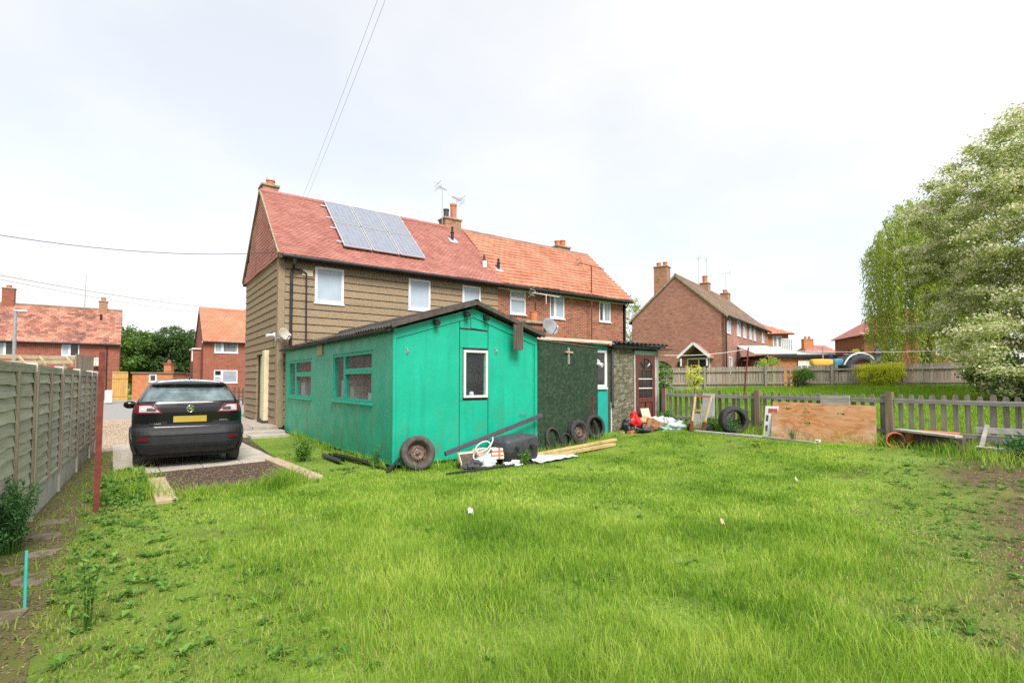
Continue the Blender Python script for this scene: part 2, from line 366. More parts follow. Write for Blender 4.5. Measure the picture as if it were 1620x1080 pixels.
M['picket'] = wood('grey_picket_wood', (.13, .118, .10), (.21, .19, .168), (.30, .28, .255), 2, 1, .35)
M['picket_rail'] = wood('grey_rail_wood', (.18, .165, .155), (.28, .26, .25), (.39, .37, .36), 1, 1, .2)
M['post_wood'] = wood('brown_post_wood', (.12, .085, .055), (.2, .15, .1), (.28, .22, .16), 2, 1, .25)
M['board_wood'] = wood('silvered_board_wood', (.23, .195, .15), (.34, .295, .24), (.44, .39, .33), 2, .8, .3)
M['plank_new'] = wood('pale_new_timber', (.32, .22, .10), (.45, .33, .16), (.54, .41, .23), 0, 1, .15)
M['plank_grey'] = wood('silver_grey_plank', (.22, .2, .18), (.36, .33, .3), (.5, .47, .44), 1, 1, .2)
M['plank_white'] = mat('peeling_white_paint', (.42, .40, .37), (.56, .54, .5), 7, .7, .25, dirt=((.3, .27, .22), 11, .55))
M['dkwood'] = wood('dark_weathered_wood', (.045, .035, .027), (.085, .065, .05), (.15, .11, .08), 2, 1, .2)
M['gate_wood'] = wood('honey_gate_wood', (.36, .2, .06), (.48, .28, .09), (.56, .35, .13), 2, .8, .12)
M['handle_wood'] = wood('yellow_ash_wood', (.38, .26, .11), (.5, .36, .17), (.6, .45, .24), 2, 1, .1)
def ply(name):
    k = N(name); v = k.coord((.5, .9, 3.2)); n0 = k.noise(v, 1.3, 3, .5, .6)
    rings = k.math('FRACT', k.math('MULTIPLY', n0, 9.0)); col = k.ramp(rings, [(0, (.30, .125, .045)), (.45, (.46, .23, .10)), (.8, (.40, .185, .08)), (1, (.25, .10, .035))])
    pale = k.ramp(k.noise(k.coord((.6, .6, 1.6)), 2.4, 6, .6), [(.45, (0, 0, 0)), (.7, (.75, .75, .75))])
    col = k.mix(pale, col, (.55, .42, .3)); fine = k.noise(k.coord((2, 2, 30)), 2, 5)
    return k.princ(k.mix(k.ramp(k.noise(k.coord((1, 1, 1.8)), 1.9, 7, .65), [(.52, (0, 0, 0)), (.75, (.7, .7, .7))]), k.mix(k.math('MULTIPLY', fine, .35), col, (.33, .16, .07)), (.20, .10, .055)), .75, 0, .25, k.bump(fine, .3, .003))
M['ply'] = ply('weathered_plywood')
M['concrete'] = mat('concrete_post', (.42, .38, .33), (.55, .5, .45), 9, .9, .35, 60, dirt=((.3, .27, .2), 4, .58))
M['gravel_board'] = mat('concrete_board', (.40, .38, .35), (.52, .5, .47), 7, .9, .35, 60, dirt=((.26, .26, .17), 3, .52))
M['slab'] = mat('paving_slab', (.33, .295, .245), (.44, .40, .34), 5, .9, .35, 70, rv=.16, dirt=((.27, .24, .18), 3, .56))
M['slab_dark'] = mat('old_patio_slab', (.28, .24, .2), (.38, .33, .28), 5, .92, .35, 70, rv=.16, dirt=((.2, .18, .14), 3, .52))
M['edging'] = mat('concrete_edging', (.34, .25, .165), (.44, .34, .24), 6, .92, .4, 60, dirt=((.2, .16, .1), 5, .6))
M['soil'] = mat('bare_soil', (.04, .027, .02), (.095, .064, .045), 12, 1, .9, 45, dirt=((.17, .12, .07), 38, .66), dist=.03)
M['cream'] = mat('cream_paint', (.55, .5, .33), (.64, .58, .41), 4, .75, .12, dirt=((.4, .35, .22), 4, .62))
M['tyre'] = mat('tyre_rubber', (.022, .022, .024), (.05, .05, .052), 10, .75, .2, dirt=((.11, .10, .085), 6, .62))
M['tyre_dusty'] = mat('dusty_tyre_rubber', (.05, .047, .043), (.10, .095, .088), 9, .85, .25, dirt=((.15, .13, .105), 5, .58))
M['rim'] = mat('rusty_steel_rim', (.085, .055, .04), (.17, .12, .09), 11, .6, .2, metallic=.3, dirt=((.2, .085, .035), 8, .56))
M['hose_white'] = mat('white_hose', (.5, .51, .5), (.6, .6, .59), 4, .5, 0)
M['bag_white'] = mat('white_plastic_sheet', (.44, .47, .5), (.6, .62, .65), 6, .5, .4, 20, dirt=((.26, .24, .2), 7, .62))
M['bag_blue'] = mat('pale_blue_sheet', (.34, .42, .5), (.5, .57, .63), 6, .5, .4, 20)
M['card'] = mat('cardboard', (.42, .29, .17), (.52, .38, .24), 6, .9, .15)
M['beige'] = mat('beige_board', (.48, .4, .31), (.6, .52, .42), 6, .8, .2)
M['red'] = mat('red_plastic', (.48, .012, .012), (.6, .025, .02), 5, .45, .1)
M['sack'] = mat('brown_sacking', (.17, .085, .04), (.28, .15, .075), 11, .95, .6, 40)
M['sack_tan'] = mat('tan_cloth', (.36, .24, .13), (.46, .33, .2), 9, .95, .5, 40)
M['navy'] = mat('navy_cover', (.012, .018, .075), (.02, .03, .12), 5, .6, .2)
M['dish'] = mat('dish_grey', (.17, .18, .19), (.23, .24, .25), 6, .55, .05)
M['dish_cream'] = mat('dish_weathered', (.34, .32, .27), (.44, .42, .36), 5, .6, .05, dirt=((.36, .3, .2), 6, .6))
M['door_brown'] = mat('maroon_door_paint', (.085, .028, .022), (.135, .05, .04), 8, .55, .2, stretch=(2, 2, .4), dirt=((.24, .17, .14), 8, .66, (2, 2, .4)))
M['green_trim'] = mat('faded_green_trim', (.16, .27, .19), (.24, .36, .27), 8, .7, .15)
M['turq'] = mat('turquoise_cane', (.03, .45, .42), (.06, .55, .5), 5, .45, 0)
M['sign_red'] = mat('faded_red_print', (.35, .05, .07), (.45, .1, .12), 8, .6, .1)
M['sign_blue'] = mat('light_blue_strip', (.2, .45, .68), (.3, .55, .75), 6, .6, .1)
M['render_cream'] = mat('cream_render_wall', (.5, .46, .38), (.58, .54, .46), 4, .9, .2)
M['grey_sheet'] = mat('pale_grey_sheet_roof', (.5, .53, .56), (.6, .62, .65), 3, .6, .1)
def carpaint(name, base):
    k = N(name); return k.princ(base, .3, 0, .15, None, **{'Coat Weight': .7, 'Coat Roughness': .04})
M['car_black'] = carpaint('black_car_paint', (.006, .006, .007)); M['car_white'] = carpaint('white_car_paint', (.72, .73, .74))
M['car_roof'] = carpaint('silver_white_roof_paint', (.50, .53, .58))
M['car_glass'] = mat('sky_pale_car_glass', (.06, .09, .095), (.17, .23, .235), 1.8, .05, 0, spec=.9, lo=.42, hi=.6)  # pale teal of reflected sky and see-through light put into the base colour
M['lamp_red'] = mat('red_lamp_lens', (.10, .006, .01), (.17, .012, .018), 4, .12, 0, spec=.6)
M['lamp_clear'] = mat('clear_lamp_lens', (.34, .32, .33), (.5, .48, .48), 9, .12, 0, spec=.7)
M['plate'] = mat('yellow_number_plate', (.38, .28, .04), (.42, .31, .05), 5, .4, 0)
M['chrome'] = mat('chrome', (.75, .75, .76), (.8, .8, .8), 5, .12, 0, metallic=1)
M['yellow'] = mat('yellow_paint', (.60, .34, .05), (.68, .42, .09), 5, .5, .1)
M['blue_paint'] = mat('blue_machine_paint', (.05, .17, .27), (.09, .24, .34), 5, .5, .1)
M['red_rim'] = mat('orange_red_rim_paint', (.42, .06, .02), (.5, .1, .04), 5, .55, .1)
M['bark'] = mat('bark', (.07, .055, .042), (.14, .115, .09), 9, .95, .8, stretch=(1, 1, .25))
M['leaf_haw'] = leaf_mat('hawthorn_leaf', (.17, .26, .05), (.33, .43, .10), (.47, .55, .18), .55)
M['blossom'] = leaf_mat('cream_blossom', (.54, .55, .30), (.70, .69, .44), (.84, .81, .6), .45)
M['leaf_willow'] = leaf_mat('willow_leaf', (.21, .29, .035), (.36, .46, .075), (.52, .6, .17), .55)
M['leaf_tree'] = leaf_mat('far_tree_leaf', (.045, .1, .018), (.10, .19, .035), (.18, .28, .06), .4)
M['leaf_dark'] = leaf_mat('dark_conifer_leaf', (.025, .06, .018), (.055, .11, .03), (.11, .17, .055), .35)
M['leaf_lime'] = leaf_mat('lime_shrub_leaf', (.46, .52, .035), (.66, .70, .05), (.82, .82, .12), .5)
M['leaf_green'] = leaf_mat('bright_weed_leaf', (.05, .13, .02), (.11, .24, .035), (.2, .36, .065), .35)
M['leaf_feather'] = leaf_mat('feathery_blue_green_leaf', (.03, .105, .03), (.065, .175, .05), (.13, .27, .085), .35)
M['grass'] = leaf_mat('lawn_blade', (.085, .205, .018), (.255, .43, .038), (.52, .62, .13), .5, .8, patch=1.35)
M['grass_dry'] = leaf_mat('dry_straw_blade', (.20, .19, .06), (.36, .32, .12), (.52, .46, .22), .35, .55)
M['grass_far'] = leaf_mat('neighbour_grass_blade', (.13, .28, .014), (.24, .43, .028), (.36, .53, .05), .5, .35, patch=1.0)

# ------------------------------------------------------------------ the setting: ground, road, drive, paths
def ground_mat():
    k = N('garden_ground'); v = k.coord()
    turf = k.ramp(k.noise(v, 1.1, 6), [(.3, (.09, .15, .025)), (.55, (.15, .23, .035)), (.75, (.21, .28, .06))])
    soil = k.ramp(k.noise(v, 14, 6), [(.3, (.06, .042, .028)), (.7, (.15, .11, .065))])
    f = k.ramp(k.noise(v, .9, 7, .65), [(.58, (0, 0, 0)), (.68, (.8, .8, .8))])
    sp = k.n('SeparateXYZ'); k.l(v, sp.inputs[0]); nz = k.math('MULTIPLY', k.math('SUBTRACT', k.noise(v, .8, 6, .6), .5), 3.2)      # worn margins, right and left
    g1 = k.math('ADD', k.math('SUBTRACT', k.math('MULTIPLY', sp.outputs[0], .30), sp.outputs[1]), nz); g1 = k.math('MULTIPLY', g1, k.math('GREATER_THAN', sp.outputs[0], 4.0))
    g2 = k.math('MULTIPLY', k.math('ADD', k.math('SUBTRACT', .35, sp.outputs[0]), nz), k.math('LESS_THAN', sp.outputs[1], 11.0))
    f = k.math('MAXIMUM', k.math('MULTIPLY', f, 1.0), k.math('MAXIMUM', k.math('MULTIPLY', g1, .9), k.math('MULTIPLY', g2, .5), clamp=True), clamp=True)
    return k.princ(k.mix(f, turf, soil), 1, 0, .1, k.bump(k.noise(v, 30, 6), .8, .03))
M['ground'] = ground_mat()
M['moss'] = mat('mossy_path', (.085, .062, .036), (.15, .112, .065), 9, .95, .7, 40, dirt=((.105, .125, .022), 2.6, .36), dist=.02)
M['slab_moss'] = mat('mossy_slab', (.15, .115, .085), (.25, .2, .15), 7, .95, .6, 50, rv=.3, dirt=((.075, .065, .03), 6, .45))
M['gravel'] = mat('tan_gravel', (.30, .23, .15), (.52, .43, .31), 55, .95, 1, 60, dist=.03)
M['tarmac'] = mat('worn_grey_tarmac', (.22, .215, .21), (.29, .28, .27), 12, .9, .4, 90, dirt=((.33, .31, .27), 2, .6))
gx = np.concatenate((np.array([-400, -150, -60, -20, -8, -3]), np.arange(-1, 40.01, .5), np.array([45, 60, 90, 150, 300, 600])))
gy = np.array([-200, -60, -20, -5, 0, 5, 10, 15, 20, 30, 45, 70, 120, 300, 700], float)
GX, GY = np.meshgrid(gx, gy); V = np.stack((GX, GY, ztn(GX)), -1).reshape(-1, 3); nx = len(gx)
Fg = np.array([(j*nx+i, j*nx+i+1, (j+1)*nx+i+1, (j+1)*nx+i) for j in range(len(gy)-1) for i in range(nx-1)])
ground = np_mesh('ground', V, [Fg], M['ground'], smooth=True); tag(ground, kind='structure')
def sheet(name, pts, z, m, kind='structure'):
    mb = MB(); mb.add([(x, y, z) for x, y in pts], [tuple(range(len(pts)))]); return tag(mb.build(name, m), kind=kind)
FX = lambda y: -.88+(y-8.23)*.0422            # the side fence's foot
def path_edge(y): return -.47+.05*math.sin(y*1.9)+.03*math.sin(y*5.3)+max(0, y-9)*.085
ys = [1+.35*i for i in range(41)]
sheet('path', [(FX(y)-.1, y) for y in ys][::-1]+[(path_edge(y), y) for y in ys], .005, M['moss'])
sheet('gravel_drive', [(-.75, 14.9), (-.25, 15.0), (-.1, 15.9), (2.9, 16.2), (3.65, 16.4), (3.6, 27), (-1.3, 27)], .007, M['gravel'])
sheet('road', [(-60, 27), (60, 27), (60, 46), (-60, 46)], .009, M['tarmac'])
mb = MB(); mb.box(-60, -1.0, 46, 50, -.1, .11); mb.box(-1.0, 60, 46, 50, -.1, .112); tag(mb.build('pavement', M['tarmac']), kind='structure')
sheet('soil_bed', [(.5, 8.75), (1.0, 8.5), (1.7, 8.62), (2.25, 8.8), (2.24, 11.34), (-.1, 10.98), (.28, 10.2), (.5, 10.25)], .006, M['soil'])
# cracked path slabs near the camera, each one its own piece
path = bpy.data.objects['path']
rs = random.Random(3)
for i, (y0, y1, xa, xb) in enumerate([(7.7, 8.0, -.8, -.48), (7.0, 7.35, -.78, -.5), (6.35, 6.6, -.72, -.46), (5.95, 6.2, -.9, -.62), (5.5, 5.85, -.72, -.46), (5.15, 5.38, -.98, -.74), (4.75, 5.05, -.85, -.52), (4.2, 4.6, -1.0, -.62), (3.7, 4.1, -.9, -.52), (3.2, 3.6, -1.0, -.6)]):
    n = 9; pts = []
    cx, cy = (xa+xb)/2, (y0+y1)/2; tw = rs.uniform(-.5, .5)
    for k in range(n):
        a = 2*math.pi*k/n; q = 1/max(abs(math.cos(a)), abs(math.sin(a)))**.6*rs.uniform(.7, 1.02); dx_, dy_ = (xb-xa)/2*math.cos(a)*q, (y1-y0)/2*math.sin(a)*q
        pts.append((cx+dx_*math.cos(tw)-dy_*math.sin(tw), cy+dx_*math.sin(tw)+dy_*math.cos(tw), -.03))
    mb = MB(); mb.prism(pts, (rs.uniform(-.003, .003), 0, .038+rs.uniform(0, .012))); mb.build('slab', M['slab_moss'], path, bevel=.006)
# paving under the car: slabs with open joints
pv = tag(sheet('paving', [(-.2, 10.87), (2.47, 11.33), (2.75, 16.2), (-.3, 16.0)], .004, M['soil']), kind='structure')
PR = Matrix.Translation((-.17, 10.89, 0)) @ Matrix.Rotation(R(8), 4, 'Z') @ Matrix.Translation((0, 0, 0))
for i in range(4):
    for j in range(8):
        x0 = i*.655; y0 = j*.655; mb = MB()
        mb.box(x0+.006, x0+.649, y0+.006, y0+.649, -.03, .022+rs.uniform(0, .008))
        mb.v = [PR @ (Matrix.Shear('XY', 4, (0, 0)) @ v) for v in mb.v]
        for v in mb.v: v.x += (v.y-10.9)*.12
        mb.build('slab', M['slab'], pv, bevel=.008)
mb = MB(); mb.fbox((2.22, 11.3, 0), (1, 0, 0), (.06, -1, 0), (0, 0, 1), 0, .24, 0, 2.55, -.05, .055); e = mb.build('kerb_edging', M['edging'], bevel=.015)
tag(e, 'long concrete edging beside the soil bed, running toward the green shed corner', 'edging', 'concrete bed edgings')
mb = MB(); mb.fbox((.28, 10.15, 0), (1, 0, 0), (.02, -1, 0), (0, 0, 1), 0, .24, 0, 1.95, -.05, .05); e = mb.build('kerb_edging', M['edging'], bevel=.015)
tag(e, 'concrete edging at the left of the soil bed behind the black car', 'edging', 'concrete bed edgings')
# raised patio by the house: slabs on a step
pt = MB(); pt.box(2.3, 3.72, 17.0, 23.4, -.1, .17); pt = tag(pt.build('patio', M['slab_dark']), kind='structure')
for j, (xa, xb, ya, yb, z) in enumerate([(2.32, 3.0, 17.02, 17.9, .2), (3.02, 3.70, 17.02, 17.9, .206), (2.32, 3.0, 17.92, 18.8, .203), (3.02, 3.70, 17.92, 18.8, .2), (2.32, 3.0, 18.82, 20.4, .2), (3.02, 3.70, 18.82, 20.4, .203)]):
    mb = MB(); mb.box(xa, xb, ya, yb, .165, z+.02); mb.build('slab', M['slab_dark'], pt, bevel=.008)
for xa, xb, ya, yb, z in [(2.75, 3.75, 15.75, 16.4, .075), (2.6, 3.78, 16.42, 16.97, .13)]:
    mb = MB(); mb.box(xa, xb, ya, yb, -.05, z); mb.build('step_slab', M['slab'], pt, bevel=.01)

# ------------------------------------------------------------------ houses
def tile_field(name, parent, o, u, v, n, nu, nv, tw, th, m, thick=.018, jit=.004, keep=None, stag=True, lap=1.12, seed=1):
    """rows of single tiles, each with its own edge: o corner at the eaves, u along, v up the slope, n outward (parent's local space)"""
    rg = np.random.default_rng(seed); o, u, v, n = (np.array(q, float) for q in (o, u, v, n))
    I, J = np.meshgrid(np.arange(nu+1), np.arange(nv)); I = I.ravel(); J = J.ravel()
    off = np.where(J % 2 == 1, -.5, 0.0) if stag else np.zeros(len(J))
    x0 = np.clip((I+off)*tw, 0, nu*tw); x1 = np.clip((I+off+1)*tw, 0, nu*tw); ok = x1-x0 > .01
    I, J, x0, x1 = I[ok], J[ok], x0[ok], x1[ok]; y0 = J*th
    if keep is not None:
        q = keep((x0+x1)/2, y0+th/2); I, J, x0, x1, y0 = I[q], J[q], x0[q], x1[q], y0[q]
    k = len(I); g = tw*.018; sag = .018*np.sin(x0*.9+seed)*np.sin(y0*1.1+seed*2)+.012*np.sin(x0*2.3+y0*1.7+seed); dz = rg.normal(0, jit, k)+sag; dy = rg.normal(0, jit, k); c = []
    for (xx, yy, zz_) in [(x0+g, y0+dy, dz+thick*1.9), (x1-g, y0+dy, dz+thick*1.9), (x1-g, y0+th*lap, thick*.9+sag), (x0+g, y0+th*lap, thick*.9+sag),
                          (x0+g, y0+dy, dz+thick*.6), (x1-g, y0+dy, dz+thick*.6)]:
        c.append(o+xx[:, None]*u+yy[:, None]*v+zz_[:, None]*n)
    V = np.stack(c, 1).reshape(-1, 3); b = np.arange(k)*6
    F = [np.stack((b, b+1, b+2, b+3), 1), np.stack((b+4, b+5, b+1, b), 1)]
    T = np.stack((b+4, b, b+3), 1); T2 = np.stack((b+1, b+5, b+2), 1)
    r = rg.random(k); ob = np_mesh(name, V, F+[T, T2], m, None, np.concatenate([r]*4))
    ob.parent = parent; MW[ob.name] = MW[parent.name]; tag(ob, kind='stuff'); return ob
def wall_holes(mb, o, ex, n, L, z0, z1, holes, t=.22, top=None):
    """a wall slab from o along ex, outward normal n, with rectangular openings (u0, u1, w0, w1)"""
    us = sorted({0, L, *[h[0] for h in holes], *[h[1] for h in holes]}); zs = sorted({z0, z1, *[h[2] for h in holes], *[h[3] for h in holes]})
    for i in range(len(us)-1):
        for j in range(len(zs)-1):
            cu, cz = (us[i]+us[i+1])/2, (zs[j]+zs[j+1])/2
            if any(h[0] < cu < h[1] and h[2] < cz < h[3] for h in holes): continue
            mb.fbox(o, ex, n, (0, 0, 1), us[i], us[i+1], -t, 0, zs[j], zs[j+1])
def window(parent, o, ex, n, w_, h_, panes=((0, 0, 1, 1),), fw=.06, m='upvc', pane='pane_pale', sill=True, depth=.09, setback=.0, name='window', grid=None, panemats=None):
    """o: bottom-left corner of the opening, local to the parent; panes in fractions"""
    o, ex, n = Vector(o), Vector(ex), Vector(n); ez = Vector((0, 0, 1)); mb = MB()
    for (a, b, c, d) in panes:
        a, b, c, d = a*w_, b*h_, c*w_, d*h_
        for q in ((a, c, b, b+fw), (a, c, d-fw, d), (a, a+fw, b+fw, d-fw), (c-fw, c, b+fw, d-fw)):
            mb.fbox(o, ex, n, ez, q[0], q[1], -depth-setback, .012-setback, q[2], q[3])
        if grid:
            for g in range(1, grid[0]): x = a+fw+(c-a-2*fw)*g/grid[0]; mb.fbox(o, ex, n, ez, x-.012, x+.012, -.05-setback, -.005-setback, b+fw, d-fw)
            for g in range(1, grid[1]): z = b+fw+(d-b-2*fw)*g/grid[1]; mb.fbox(o, ex, n, ez, a+fw, c-fw, -.048-setback, -.007-setback, z-.012, z+.012)
    f = mb.build(name, M[m], parent, local=True, bevel=.006)
    for i, (a, b, c, d) in enumerate(panes):
        mb = MB(); mb.fbox(o, ex, n, ez, a*w_+fw*.8, c*w_-fw*.8, -.045-setback, -.03-setback, b*h_+fw*.8, d*h_-fw*.8)
        mb.build('pane', M[panemats[i] if panemats else pane], f, local=True)
    if sill:
        mb = MB(); mb.fbox(o, ex, n, ez, -.03, w_+.03, -.05, .055, -.05, -.004); mb.build('sill', M[m], f, local=True, bevel=.008)
    return f
def chimney(parent, c, wx, wy, z0, z1, pots, m='chimney', cap='stone'):
    mb = MB(); mb.box(c[0]-wx/2, c[0]+wx/2, c[1]-wy/2, c[1]+wy/2, z0, z1); s = mb.build('chimney', M[m], parent, local=True)
    mb = MB(); mb.box(c[0]-wx/2-.05, c[0]+wx/2+.05, c[1]-wy/2-.05, c[1]+wy/2+.05, z1+.002, z1+.09); mb.build('chimney_cap', M[cap], s, local=True, bevel=.02)
    for (dx, dy, r, h, mm) in pots:
        mb = MB(); mb.lathe([(r*.9, z1+.09), (r*.98, z1+.12), (r, z1+.09+h*.85), (r*1.15, z1+.09+h*.87), (r*1.15, z1+.09+h), (r*.75, z1+.09+h), (r*.7, z1+.05)], 16, Matrix.Translation((c[0]+dx, c[1]+dy, 0)))
        mb.build('chimney_pot', M[mm], s, local=True, smooth=False)
    return s
def gable_roof(p, L, D, ez_, rz_, oh, m, tw, th, ridge_m, verge=.08, back=True, seed=1, thick=.018, u0=0.0, stag=True):
    """roof over 0..L x 0..D: deck, tiles, ridge; slope faces -y and +y"""
    half = D/2; sl = (rz_-ez_)/half; e0 = ez_-sl*oh
    mb = MB(); mb.prism([(u0-verge, -oh, e0-.03), (u0-verge, half, rz_-.03), (u0-verge, D+oh, e0-.03), (u0-verge, D+oh, e0-.15), (u0-verge, half, rz_-.17), (u0-verge, -oh, e0-.15)], (L+2*verge, 0, 0))
    roof = mb.build('roof', M['dkwood'], p, local=True)
    ln = math.hypot(half+oh, rz_-e0); nv = int(round(ln/th)); th = ln/nv; nu = int(round((L+2*verge)/tw)); tw = (L+2*verge)/nu
    cs, sn = (half+oh)/ln, (rz_-e0)/ln
    tile_field('roof_tiles', p, (u0-verge, -oh, e0-.03), (1, 0, 0), (0, cs, sn), (0, -sn, cs), nu, nv, tw, th, m, thick=thick, seed=seed, stag=stag).parent = roof
    if back: tile_field('roof_tiles', p, (u0+L+verge, D+oh, e0-.03), (-1, 0, 0), (0, -cs, sn), (0, sn, cs), max(1, nu//2), max(1, nv//2), (L+2*verge)/max(1, nu//2), ln/max(1, nv//2), m, seed=seed+1).parent = roof
    k = int(L/.42)
    for i in range(k):
        a = u0-verge+(L+2*verge)*i/k; b = u0-verge+(L+2*verge)*(i+1)/k-.006; mb = MB()
        mb.lathe([(.115, 0), (.12, b-a)], 12, Matrix.Translation((a, half, rz_-.035+random.uniform(-.006, .006))) @ Matrix.Rotation(R(90), 4, 'Y')); mb.build('ridge_tile', ridge_m, roof, local=True)
    return roof, e0
def gutter(parent, a, b, r=.055, m='gutter', fascia=None):
    a, b = Vector(a), Vector(b); d = (b-a).normalized(); s_ = d.cross(Vector((0, 0, 1))); mb = MB()
    mb.tube([a, b], r, 10); g = mb.build('gutter', M[m], parent, local=True)
    return g
def downpipe(parent, pts, r=.034, m='gutter'):
    mb = MB(); mb.tube(pts, r, 8); return mb.build('downpipe', M[m], parent, local=True)
def dish(name, label, c, facing, r, m, armdir=(0, 0, -1), group=None):
    """a satellite dish: bowl, arm and feed; facing = horizontal angle it looks along"""
    t = thing(name, label, 'satellite dish', c, facing, group); rot = Matrix.Rotation(R(68), 4, 'Y')
    mb = MB(); mb.lathe([(0.001, -.07*r/.35), (r*.35, -.06*r/.35), (r*.7, -.025*r/.35), (r, .025*r/.35), (r*1.02, .02), (r*.7, -.035*r/.35), (0.001, -.085*r/.35)], 24, rot); mb.build('bowl', m, t, local=True, smooth=True)
    mb = MB(); tip = rot @ Vector((r*.55, 0, r*1.1)); mb.tube([rot @ Vector((r*.95, 0, 0)), tip], .012, 6); mb.build('arm', M['black'], t, local=True)
    mb = MB(); mb.cyl(tip, tip+(rot @ Vector((0, 0, -1)))*.09, .03, .025, 10); mb.build('feed_horn', M['upvc'], t, local=True)
    mb = MB(); mb.tube([rot @ Vector((0, 0, -.08)), rot @ Vector((.05, 0, -.16)), (-.32, 0, -.12)], .02, 6); mb.box(-.36, -.31, -.06, .06, -.2, -.04); mb.build('bracket', M['metal'], t, local=True)
    return t
def aerial(name, label, base, h, az, boom=.8, n=9, el=.16, m='metal', group=None, mastr=.016):
    t = thing(name, label, 'aerial', base, az, group)
    mb = MB(); mb.cyl((0, 0, 0), (0, 0, h), mastr, mastr, 6); mb.build('mast', M[m], t, local=True)
    mb = MB(); mb.bar((-boom/2, 0, h-.03), (boom/2, 0, h-.03), .02, .02); mb.build('boom', M[m], t, local=True)
    for i in range(n):
        x = -boom/2+boom*i/(n-1); mb = MB(); mb.bar((x, -el*(1-.3*i/n), h), (x, el*(1-.3*i/n), h), .012, .012); mb.build('element', M[m], t, local=True)
    mb = MB()
    for s_ in (-1, 1): mb.bar((-boom/2-.02, -.2, h+s_*.02), (-boom/2-.07, .2, h+s_*.2), .012, .012); mb.bar((-boom/2-.02, .2, h+s_*.02), (-boom/2-.07, -.2, h+s_*.2), .012, .012)
    mb.build('reflector', M[m], t, local=True); return t

# --- the clad house (left half of the pair)
HX, HY, PY, EA, RI, HD = 3.72, 17.2, 12.0, 5.75, 8.38, 5.6
H = thing('clad_house', 'brown pebbledash panel clad house with red tiled roof and solar panels, behind the green shed', 'house', (HX, HY, 0))
LH = PY-HX
mb = MB(); wins = [(4.78-HX, 5.72-HX, 4.13, 5.3), (8.06-HX, 8.94-HX, 4.18, 5.3), (10.32-HX, 11.16-HX, 4.18, 5.3)]
wall_holes(mb, (0, .04, 0), (1, 0, 0), (0, -1, 0), LH, .0, EA, wins)
door = (18.42-HY, 20.45-HY, .2, 2.52)
wall_holes(mb, (.04, HD, 0), (0, -1, 0), (-1, 0, 0), HD-.3, .0, EA, [(HD-door[1], HD-door[0], .2, 2.52)])
mb.box(.3, LH-.02, HD-.25, HD, 0, EA); mb.prism([(.02, .1, EA), (.02, HD-.1, EA), (.02, HD/2, RI-.25)], (.15, 0, 0))
mb.prism([(LH-.2, .1, EA), (LH-.2, HD-.1, EA), (LH-.2, HD/2, RI-.25)], (.15, 0, 0))
wl = mb.build('wall', M['dark_gap'], H, local=True)
def cladding(o, ex, n, L, z0, z1, ch, holes, uoff=0):
    z = z0; k = 0
    while z < z1-.03:
        zt_ = min(z+ch, z1); zb = {z, zt_}
        for h in holes:
            for q in h[2:]:
                if z+.02 < q < zt_-.02: zb.add(q)
        zb = sorted(zb)
        for a, b in zip(zb, zb[1:]):
            iv = [(0, L)]
            for h in holes:
                if h[2] < (a+b)/2 < h[3]:
                    iv = [q for (p0, p1) in iv for q in ((p0, min(p1, h[0])), (max(p0, h[1]), p1)) if q[1]-q[0] > .02]
            for (p0, p1) in iv:
                fa = (a-z)/ch; fb = (b-z)/ch; d0, d1 = .036-.024*fa, .036-.024*fb
                O, E_, N_ = Vector(o), Vector(ex), Vector(n); mb = MB(); pts = []
                for u_ in (p0, p1):
                    pts += [O+E_*u_+N_*(-.04)+Vector((0, 0, a+.003)), O+E_*u_+N_*d0+Vector((0, 0, a+(.022 if fa == 0 else .002))), O+E_*u_+N_*d1+Vector((0, 0, b-.003)), O+E_*u_+N_*(-.04)+Vector((0, 0, b-.003))]
                mb.add(pts, [(0, 1, 2, 3), (7, 6, 5, 4), (0, 4, 5, 1), (1, 5, 6, 2), (2, 6, 7, 3), (3, 7, 4, 0)]); mb.build('cladding_panel', M['render_panel'], H, local=True)
        z = zt_; k += 1
cladding((.16, 0, 0), (1, 0, 0), (0, -1, 0), LH-.16, .2, EA-.05, .245, [(a-.16, b-.16, c, d) for a, b, c, d in wins])
cladding((0, HD, 0), (0, -1, 0), (-1, 0, 0), HD-.2, .2, EA-.05, .245, [(HD-door[1], HD-door[0], .2, 2.52)])
mb = MB(); mb.box(-.045, .16, -.045, .2, .15, EA-.05); mb.build('corner_post', M['render_panel'], H, local=True, bevel=.02)
mb = MB(); mb.box(.11, .14, door[0]+.35, door[1], .25, 2.5); mb.build('door', M['cream'], H, local=True)
mb = MB(); mb.box(-.16, .12, door[0]-.02, door[0]+.33, .3, 2.6); mb.build('door_surround', M['cream'], H, local=True, bevel=.01)
mb = MB(); mb.box(-.2, .1, door[0]-.1, door[0]+.85, .17, .3); mb.build('door_step', M['dark_gap'], H, local=True, bevel=.01)
for q in wins: window(H, (q[0], 0, q[2]), (1, 0, 0), (0, -1, 0), q[1]-q[0], q[3]-q[2], fw=.085, setback=-.03)
roof, e0 = gable_roof(H, LH, HD, EA+.05, RI, .3, M['tile_red'], .165, .105, M['tile_red'], .1, seed=5, thick=.03)
